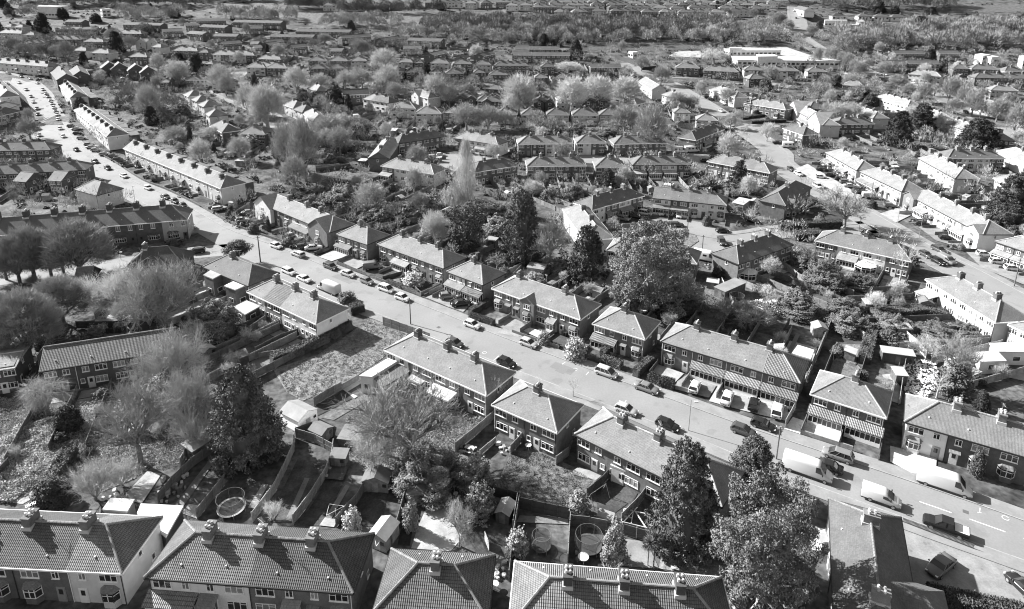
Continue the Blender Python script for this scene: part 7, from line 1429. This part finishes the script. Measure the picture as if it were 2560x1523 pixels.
# clipped hedges
def hedge(t, pts, h=1.4, w=1.0, tone=1.0, phrase='clipped hedge'):
    P = [at(t, x, y) for x, y in pts]; e = empty('hedge', P[0]); me = cached('hedgem', lambda: tree_mesh('hedge', 5))[0][1]
    for a, c in zip(P[:-1], P[1:]):
        d = c - a; n = max(1, round(d.length / 4)); rz = math.atan2(d.y, d.x)
        for i in range(n):
            q = a + d * ((i + .5) / n); o = ob('foliage', me, e, q - P[0], rz, tone * random.uniform(.85, 1.15), (d.length / n / 4, w * random.uniform(.9, 1.15), h / 1.4 * random.uniform(.88, 1.1)))
    c = (P[0] + P[-1]) / 2; return reg(e, phrase, c, 'hedge', 'hedges')
for t, pts, h, w, tn_ in [('C1', [(210, 610), (480, 500), (700, 400), (900, 290)], 1.9, 1.9, 1.5), ('C1', [(900, 160), (1020, 130)], 2.0, 2.2, .8), ('C2', [(935, 560), (1000, 500), (1040, 480)], 1.6, 1.2, 1.6), ('C2', [(940, 580), (1110, 640)], 1.5, 1.3, 1.7), ('C2', [(1230, 720), (1300, 650), (1400, 570)], 1.5, 1.4, 1.5), ('C2', [(1350, 740), (1460, 790), (1570, 820)], 1.5, 1.6, 1.4),
    ('C1', [(1960, 165), (2130, 80)], 1.4, 1.3, 1.3), ('C1', [(1960, 190), (2170, 260)], 1.2, 1.2, 1.5), ('B3', [(310, 760), (600, 745), (860, 735)], 2.0, 2.0, .8), ('B3', [(430, 840), (680, 830)], 2.2, 3.5, .8), ('B2', [(2080, 490), (2330, 500)], 1.6, 2, .8), ('B2', [(2090, 450), (2300, 470)], 1.2, 1.5, 1.0), ('C3', [(1130, 180), (1600, 150), (1780, 180)], 1.5, 2.5, 1.3), ('C3', [(1060, 600), (1110, 400), (1140, 310)], 1.8, 1.8, 1.5), ('D0', [(380, 480), (560, 250), (640, 120)], 1.6, 1.6, 1.4),
    ('B1', [(1230, 1230), (1360, 1280), (1500, 1330)], 1.0, .9, 1.4), ('B1', [(2150, 620), (2300, 660)], 1.4, 1.4, .8), ('B2', [(-60, 640), (100, 660)], 1.6, 1.5, .8), ('D3', [(1600, 1400), (1900, 1480), (2300, 1570), (2700, 1680)], 1.9, 2.0, 1.0), ('A3', [(-20, 1060), (280, 1010)], 1.2, 1.5, .7), ('A3', [(60, 1095), (360, 1080)], 1.6, 2, .5), ('A3', [(840, 860), (1080, 830)], 2.4, 4, .7), ('D0', [(700, 200), (820, 100)], 1.2, 1, 1), ('C2', [(650, 520), (740, 440)], 1.4, 2.0, 1.6), ('B1', [(620, 560), (900, 480)], 2.2, 3, .9), ('B1', [(1300, 580), (1500, 520)], 2.0, 2.4, .9), ('B0', [(2000, 600), (2060, 560)], 1.0, 1.0, 1)]:
    hedge(t, pts, h, w, tn_)

# scattered garden shrubs and small trees where the plots are
cnt = 0; tries = 0
KINDS = ['bush'] * 6 + ['lightbush'] * 5 + ['small'] * 8 + ['round'] * 2 + ['thin'] * 2 + ['bare'] * 2 + ['conifer']
for H, c, u, nn, ln, w in PLOTS:
    for _ in range(2 if H.s > 6 else 1 if H.s > 4.6 else 0):
        q = c + nn * random.uniform(4, ln) + u * random.choice((-1, 1)) * (w / 2 - random.uniform(.3, 1.2))
        if not clear(q.x, q.y): continue
        q.z = terr(q.y); k = random.choice(KINDS); hh = dict(bush=1.8, lightbush=1.7, small=2.6, round=2.4, thin=3.5, bare=6.0, conifer=4.0)[k] * random.uniform(.6, 1.4); wd = hh * dict(bush=1.3, lightbush=1.3, small=1.0, round=.8, thin=.7, bare=.8, conifer=.4)[k]
        tree(k, q, hh, wd, random.uniform(.7, 1.8)); cnt += 1
def scatter(n, y0, y1, xs, kinds, hs, tones, wd=1.0):
    k = 0; tr_ = 0
    while k < n and tr_ < n * 30:
        tr_ += 1; y = math.sqrt(random.uniform(y0 * y0, y1 * y1)); x = random.uniform(-.80, .80) * y
        if not (xs[0] < x / y < xs[1]) or not clear(x, y) or near_road(x, y, 1.0): continue
        if any(inside_poly(x, y, pl) for pl in POLYS): continue
        kd = random.choice(kinds); h = random.uniform(*hs) * (1 if kd not in ('bush', 'lightbush', 'round', 'small') else .42)
        tree(kd, Vector((x, y, terr(y))), h, h * random.uniform(.65, 1.0) * wd * (1 if kd in ('bare',) else 1.2), random.uniform(*tones)); k += 1
scatter(90, 120, 230, (-.8, .8), ['bush', 'bush', 'lightbush', 'small', 'small', 'bare', 'thin', 'round'], (4, 7), (.7, 1.6))
scatter(60, 230, 420, (-.8, .8), ['bare', 'bare', 'bare', 'small', 'round', 'thin', 'conifer'], (5, 11), (.6, 1.5))
scatter(30, 240, 560, (-.8, .8), ['bare'], (8, 13), (.8, 1.7))
scatter(60, 520, 700, (-.8, .8), ['bare', 'round', 'conifer', 'bush'], (7, 12), (.5, 1.0))

def far_growth(name, label, n, y0, y1, fn, tone, mat, nv):
    V = []; k = 0; t = 0; g = np.random.default_rng(n)
    while k < n and t < n * 6:
        t += 1; y = math.sqrt(g.uniform(y0 * y0, y1 * y1)); x = g.uniform(-.80, .80) * y
        if not clear(x, y) or near_road(x, y, .5): continue
        if any(inside_poly(x, y, pl) for pl in POLYS): continue
        V.append(fn(x, y, terr(y), g)); k += 1
    tag(ob(name, np_mesh(name, np.concatenate(V), nv, M[mat]), tone=tone, kind='stuff'), label, 'undergrowth', None, 'stuff')
def f_bush(x, y, z, g):
    m = 34; r = g.uniform(.7, 2.2); d = rdir(m, g); d[:, 2] = np.abs(d[:, 2]); return leaves(d * r * [1, 1, .9] * g.uniform(.5, 1, (m, 1)) + [x, y, z], d + [0, 0, .2], .45, g, .7, .9)
def f_twig(x, y, z, g):
    m = 100; h = g.choice([3, 4, 5, 7, 10]) * g.uniform(.8, 1.1); d = rdir(m, g); d[:, 2] = np.abs(d[:, 2]); q = d * [h * .35, h * .35, h * .5] * (g.uniform(.3, 1, m) ** .5)[:, None] + [x, y, z + h * .35]
    return twigs(q, unit(d + [0, 0, .8]), g.uniform(.5, 1.4, m), .07, g)
far_growth('far_bushes', 'dark garden bushes dotted all over the farther gardens', 2600, 150, 520, f_bush, 1.0, 'leaf', 4)
far_growth('far_bushes', 'pale garden bushes dotted all over the farther gardens', 700, 150, 520, f_bush, 1.1, 'leaf2', 4)
far_growth('far_saplings', 'small leafless trees dotted over the farther gardens', 2300, 160, 560, f_twig, .9, 'twig', 3)
far_growth('far_bushes', 'dark undergrowth covering the distant slope', 900, 500, 720, lambda x, y, z, g: f_bush(x, y, z, g) , .7, 'leaf', 4)
# woods along the river valley: one mass of leafless crowns per wood
def wood(name, label, areas, n, hr, tone, rng):
    V = []
    for (t, x0, x1, y0, y1, share) in areas:
        for _ in range(int(n * share)):
            p = at(t, rng.uniform(x0, x1), rng.uniform(y0, y1))
            if inside_occ(p.x, p.y, 1) or near_road(p.x, p.y, 1): continue
            h = rng.uniform(*hr); r = h * rng.uniform(.38, .6); m = int(420)
            d = rdir(m, rng); d[:, 2] = np.abs(d[:, 2]) * 1.1 - .15
            q = d * [r, r, h * .55] * (rng.uniform(.5, 1, m) ** .4)[:, None] + [p.x, p.y, p.z + h * .42]
            D = unit(d + [0, 0, .8] + rng.normal(size=(m, 3)) * .3); V.append(twigs(q, D, rng.uniform(.8, 2.0, m) * h / 10, .13 * h / 10, rng))
    me = np_mesh(name, np.concatenate(V), 3, M['twigw']); o = ob(name, me, tone=tone, kind='stuff'); tag(o, label, 'woodland', None, 'stuff')
r_ = np.random.default_rng(11)
wood('woodland', 'dark grey band of leafless woodland along the river valley, upper middle', [('A2', -80, 2100, 235, 350, 1.0), ('A1', 1560, 2300, 230, 310, .35)], 150, (9, 15), .62, r_)
wood('woodland', 'paler leafless trees in front of the dark valley woodland', [('A2', -250, 1400, 330, 400, .6), ('A2', 1500, 2400, 300, 400, .5), ('A1', 2100, 2480, 280, 400, .3)], 120, (7, 12), 1.05, r_)
wood('woodland', 'leafless woodland below the allotments at the upper right', [('A3', 800, 2600, 330, 450, 1.0), ('A3', 1400, 2600, 270, 330, .6)], 150, (9, 15), .85, r_)
wood('woodland', 'dark copse along the far edge at the upper right', [('A3', 700, 1850, 40, 110, 1.0), ('A3', 100, 700, 0, 40, .2)], 70, (11, 17), .6, r_)
wood('woodland', 'dark copse on the far side of the playing field', [('A1', 380, 850, 60, 95, .5), ('A1', 800, 1720, 105, 128, .5)], 80, (7, 14), .5, r_)
wood('woodland', 'line of round leafless trees before the playing field', [('A1', -250, 420, 150, 205, .5), ('A1', 680, 1350, 200, 255, .5), ('A0', 1040, 1600, 130, 190, .5), ('A1', 1250, 2100, 300, 350, .4)], 70, (8, 13), 1.0, r_)
wood('woodland', 'wood in the top left corner of the view', [('A0', 560, 1750, 20, 70, 1.0), ('A0', 1500, 2470, -10, 12, .5), ('A0', 100, 900, -10, 30, .3)], 90, (9, 15), .65, r_)
wood('woodland', 'leafless trees massed between the blocks at the upper left', [('A0', 0, 560, 400, 560, .5), ('A0', 560, 1100, 300, 420, .25), ('A0', 60, 400, 60, 200, .3), ('A0', 1150, 1400, 200, 330, .2), ('A0', 1400, 2000, 700, 1000, .2), ('A0', 1100, 1500, 820, 1000, .3)], 60, (6, 11), .8, r_)
wood('woodland', 'leafless trees massed between the blocks in the upper middle', [('A1', 0, 700, 370, 470, .4), ('A1', 900, 1500, 400, 520, .5), ('A1', 1500, 2100, 380, 460, .2), ('A1', 200, 1300, 620, 860, .4), ('A1', 1400, 2400, 680, 880, .5), ('A1', 0, 1300, 900, 1300, .5), ('A2', 0, 1200, 620, 860, .3), ('A2', 0, 1300, 1060, 1180, .3), ('A3', 300, 1300, 560, 900, .5), ('A3', 1300, 2400, 500, 900, .6)], 70, (4, 9), .9, r_)
wood('woodland', 'thorn scrub on the bank right of the school', [('A3', -50, 450, 230, 380, 1.0), ('A3', 450, 1100, 300, 470, .7)], 60, (6, 12), 1.0, r_)

# ground cover: rough grass and brambles as real blades and leaves
def cover(name, label, t, pts, n, h, tone, mat, wd=.05, leafy=False):
    P = [at(t, x, y) for x, y in pts]; pl = [(p.x, p.y) for p in P]; x0, x1 = min(p[0] for p in pl), max(p[0] for p in pl); y0, y1 = min(p[1] for p in pl), max(p[1] for p in pl)
    g = np.random.default_rng(len(label) + n); X = g.uniform(x0, x1, n * 2); Y = g.uniform(y0, y1, n * 2)
    om = occ_mask(X, Y); ins = np.zeros(n * 2, bool)
    for i in range(len(pl)):
        (ax, ay), (bx, by) = pl[i], pl[i - 1]; ins ^= ((ay > Y) != (by > Y)) & (X < (bx - ax) * (Y - ay) / ((by - ay) or 1e-9) + ax)
    keep = np.nonzero(ins & ~om)[0][:n]
    X, Y = X[keep], Y[keep]; k = len(keep)
    if leafy:
        bump = .5 + .5 * np.sin(X * 1.1 + 2 * np.sin(Y * .9)) * np.cos(Y * 1.3 + np.sin(X * .7)); Z = g.uniform(0, 1, k) ** .5 * h * (.3 + .7 * bump)
        V = leaves(np.stack([X, Y, Z + .05], 1), np.tile([0, 0, 1.0], (k, 1)), wd, g, .7, 1.0); me = np_mesh(name, V, 4, M[mat])
    else:
        D = unit(np.stack([g.normal(size=k) * .5, g.normal(size=k) * .5, np.ones(k)], 1)); cc = g.uniform(size=(140, 140)); cl = .3 + .9 * cc[(np.floor(X / .55).astype(int) % 140), (np.floor(Y / .55).astype(int) % 140)]
        V = twigs(np.stack([X, Y, np.full(k, .03)], 1), D, g.uniform(.4, 1, k) * h * cl, wd, g); me = np_mesh(name, V, 3, M[mat])
    o = ob(name, me, tone=tone, kind='stuff'); tag(o, label, 'ground cover', None, 'stuff')
cover('rough_grass', 'rough tussocky grass on the empty plot beside the main street', 'C1', [(260, 660), (620, 520), (900, 330), (1080, 200), (1400, 340), (1180, 560), (970, 700), (830, 790), (480, 930), (340, 850)], 26000, .34, 1.1, 'grass', .045)
cover('rough_grass', 'rough grass in the broad back garden below the semi', 'D2', [(0, 440), (130, 100), (420, 110), (860, 350), (790, 470), (630, 640), (210, 490)], 16000, .3, .95, 'grass', .045)
cover('brambles', 'sunlit bramble bank in the lower left corner', 'D0', [(-60, 540), (-60, 60), (200, -150), (560, -200), (640, -40), (420, 300), (100, 560)], 26000, .9, 2.7, 'leaf2', .12, True)
cover('brambles', 'tangled undergrowth beneath the leafless trees at lower left', 'C0', [(-60, 1300), (-60, 900), (500, 1000), (900, 900), (1400, 1000), (1850, 1000), (1900, 1250), (1600, 1500), (900, 1600), (400, 1500)], 34000, .9, 1.7, 'leaf2', .09, True)
cover('rough_grass', 'pale tall grass in the neglected garden at lower left', 'D0', [(420, 230), (620, -10), (1300, -50), (1450, 150), (1200, 330), (900, 450), (420, 430)], 22000, .5, 2.4, 'grass', .04)
cover('brambles', 'undergrowth in the orchard garden of the old bare tree', 'C1', [(860, 1080), (1230, 830), (1560, 860), (1900, 1050), (2150, 1100), (1800, 1380), (1750, 1560), (1000, 1560), (880, 1400)], 30000, .7, 1.6, 'leaf2', .08, True)
cover('brambles', 'undergrowth between the main street gardens and the upper close', 'B1', [(350, 420), (700, 330), (1400, 360), (2000, 480), (2350, 560), (2100, 700), (1500, 640), (1200, 640), (900, 560), (420, 480)], 36000, 1.0, .85, 'leaf2', .16, True)
cover('brambles', 'litter and brambles under the big evergreen tree', 'B2', [(1050, 1350), (1500, 1200), (1900, 1350), (2100, 1480), (2350, 1560), (2200, 1700), (1500, 1560)], 16000, .7, .8, 'leaf2', .12, True)
cover('brambles', 'overgrown garden ends at the right', 'C3', [(0, 40), (500, 150), (800, 180), (1150, 330), (1400, 250), (1900, 300), (1900, 420), (1350, 400), (1150, 330), (700, 230), (0, 190)], 22000, 1.0, .95, 'leaf2', .14, True)
cover('rubble', 'heap of pale rubble and timber beside the sheds at right', 'C3', [(1410, 560), (1700, 600), (1720, 780), (1600, 930), (1420, 900)], 900, .5, 3.0, 'conc', .28, True)
cover('rubble', 'junk heap in the yard behind the crescent', 'B3', [(30, 1400), (400, 1380), (420, 1500), (20, 1560)], 500, .7, 2.4, 'conc', .35, True)

# small clutter in the nearest gardens
def item(nm, label, p, mb, mat, tone, rz=0, cat=None):
    o = mb.build(nm, mat); o.location = p; o.rotation_euler[2] = rz; o.color = (tone,) * 3 + (1,); tag(o, label, cat or nm.replace('_', ' ')); return o
def wire(pts, r=.035, closed=True):
    b = MB()
    for i in range(len(pts) - (0 if closed else 1)): b.tube(pts[i], pts[(i + 1) % len(pts)], r, n=5)
    return b
c = at('D1', 780, 690)
item('rotary_dryer', 'triangular white clothes dryer on the dark lawn path', c, wire([(-1, .7, 1.9), (1.1, .3, 1.9), (-1, -.9, 1.5)]).tube((0, 0, 0), (0, 0, 1.8), .03, n=5), M['white'], .9, 0, 'clothes dryer')
c = at('D1', 1165, 960); item('rotary_dryer', 'triangular pale clothes dryer in the narrow side yard', c, wire([(-.8, .7, 1.9), (.8, .9, 1.9), (-.2, -.9, 1.5)]).tube((0, 0, 0), (0, 0, 1.8), .03, n=5), M['white'], .9, 0, 'clothes dryer')
fb_ = MB()
for x0, x1, y0, y1 in [(0, 4.6, 0, .1), (0, 4.6, 2.4, 2.5), (0, .1, 0, 2.5), (1.3, 1.4, 0, 2.5), (3.6, 3.7, 0, 2.5), (4.5, 4.6, 0, 2.5), (0, 1.3, 1.1, 1.2), (3.6, 4.6, 1.1, 1.2)]: fb_.box(x0, x1, y0, y1, .8, .95, bot=True)
fb_.tube((1.6, 2.4, .9), (3.3, .1, .9), .09, n=4)
for x in (0, 2.3, 4.5): fb_.tube((x, .05, 0), (x, .05, .85), .06, n=4)
item('timber_frame', 'bare pale timber stud frame lying beside the dark fir', at('D2', 1100, 760), fb_, M['wood'], 2.6, R(-18), 'timber frame')
pot = cached('plantpot', lambda: MB().tube((0, 0, 0), (0, 0, .35), .16, .22, n=9).mesh('plant_pot', M['conc']))
for t, x, y, tn_ in [('D0', 1655, 310, 2), ('D0', 1625, 330, 2), ('D0', 1560, 400, 1.8), ('D0', 1480, 500, 1.6), ('D0', 1475, 545, 1.8), ('D0', 1430, 545, 1.5), ('D0', 1540, 470, .8), ('D1', 725, 255, 1.6), ('D1', 695, 325, 1.6), ('D1', 845, 225, 2), ('D1', 935, 185, 1.2), ('D1', 1620, 420, 2), ('D1', 1690, 360, 2), ('D1', 1760, 430, 2), ('D1', 1840, 480, 1.8), ('D1', 1700, 480, 1.6), ('D1', 1780, 500, 2), ('D1', 1870, 500, 1.5), ('D1', 1380, 660, 1.6), ('D1', 1410, 700, 2), ('D1', 1470, 690, 1.4), ('D1', 2200, 1150, 2), ('D1', 2250, 1140, 1.8), ('D1', 2200, 1190, 1.6), ('D1', 2260, 1200, 2.2), ('D2', 1560, 1140, 2), ('D2', 1770, 1130, 2), ('C2', 50, 1400, 1.6)]:
    p = at(t, x, y); o = ob('plant_pot', pot, None, p + Vector((0, 0, .05)), tone=tn_); o.scale = (random.uniform(.8, 1.4),) * 3; reg(o, 'pale plant pot', p, 'plant pot', 'plant pots')
def table(t, x, y, label, tn_=1.0, r=.5):
    b = MB(); b.tube((0, 0, .7), (0, 0, .75), r, n=12)
    for i in range(4): a = i * PI / 2; b.tube((r * .7 * math.cos(a), r * .7 * math.sin(a), 0), (r * .5 * math.cos(a), r * .5 * math.sin(a), .72), .03, n=4)
    item('garden_table', label, at(t, x, y), b, M['white'], tn_, 0, 'table')
table('C2', 285, 1350, 'round pale garden table under the back window of the semi', 1); table('D1', 2180, 1300, 'round table in the passage between the near houses', .8); table('D2', 770, 1060, 'white cloth covered table beside the grey trampoline', 1.0, .7)
def bench_set(t, x, y, label, tn_, l=1.6):
    b = MB(); b.box(-l / 2, l / 2, -.4, .4, .68, .74, bot=True); b.box(-l / 2, l / 2, -.9, -.6, .4, .45, bot=True); b.box(-l / 2, l / 2, .6, .9, .4, .45, bot=True)
    for sx in (-l / 2 + .2, l / 2 - .2): b.tube((sx, -.8, 0), (sx, .1, .7), .04, n=4); b.tube((sx, .8, 0), (sx, -.1, .7), .04, n=4)
    item('picnic_table', label, at(t, x, y), b, M['wood'], tn_, R(-25), 'picnic table')
bench_set('D1', 1960, 90, 'pale picnic bench on the patio of the long garden', 2.4); bench_set('C2', 2100, 470, 'picnic bench beside the far garden fence', 1.5)
swing = MB()
for sx in (0, 3.2):
    swing.tube((sx, -.9, 0), (sx, 0, 2.1), .04, n=5).tube((sx, .9, 0), (sx, 0, 2.1), .04, n=5)
swing.tube((0, 0, 2.1), (3.2, 0, 2.1), .04, n=5)
item('swing_frame', 'brown swing frame against the dark fence of the sunken garden', at('D2', 830, 580), swing, M['wood'], .8, R(40), 'swing')
bb = MB(); bb.box(-.9, .9, -.03, .03, 0, 1.4); item('leaning_board', 'white board standing on the patchy lawn', at('D1', 2110, 920), bb, M['white'], .75, R(-70), 'board')
bb = MB(); bb.prism([(-1.2, -.6, .5), (1.2, -.6, .5), (1.1, .6, .8), (-1.1, .6, .8)], .5); item('covered_boat', 'tarpaulin covered tub on the sunken lawn', at('D2', 970, 680), bb, M['conc'], 1.0, R(-25), 'covered tub')
for i in range(46):
    t, (x0, x1), (y0, y1) = random.choice([('D1', (1600, 1930), (340, 520)), ('D0', (1400, 1640), (350, 560)), ('D2', (680, 860), (960, 1100)), ('D1', (2170, 2290), (1060, 1220)), ('D0', (820, 1100), (380, 520)), ('D2', (0, 230), (20, 90)), ('C1', (1850, 2100), (1180, 1500)), ('D1', (1340, 1500), (560, 720))])
    p = at(t, random.uniform(x0, x1), random.uniform(y0, y1)); s = random.uniform(.15, .45); b = MB(); b.box(-s, s, -s * .6, s * .6, 0, s * random.uniform(.5, 2)); o = b.build('garden_clutter', M['conc'], tone=random.uniform(.4, 2.4)); o.location = p; o.rotation_euler = (0, 0, random.uniform(0, 3)); reg(o, 'small box of garden clutter', p, 'clutter', 'garden clutter')
finish_labels()
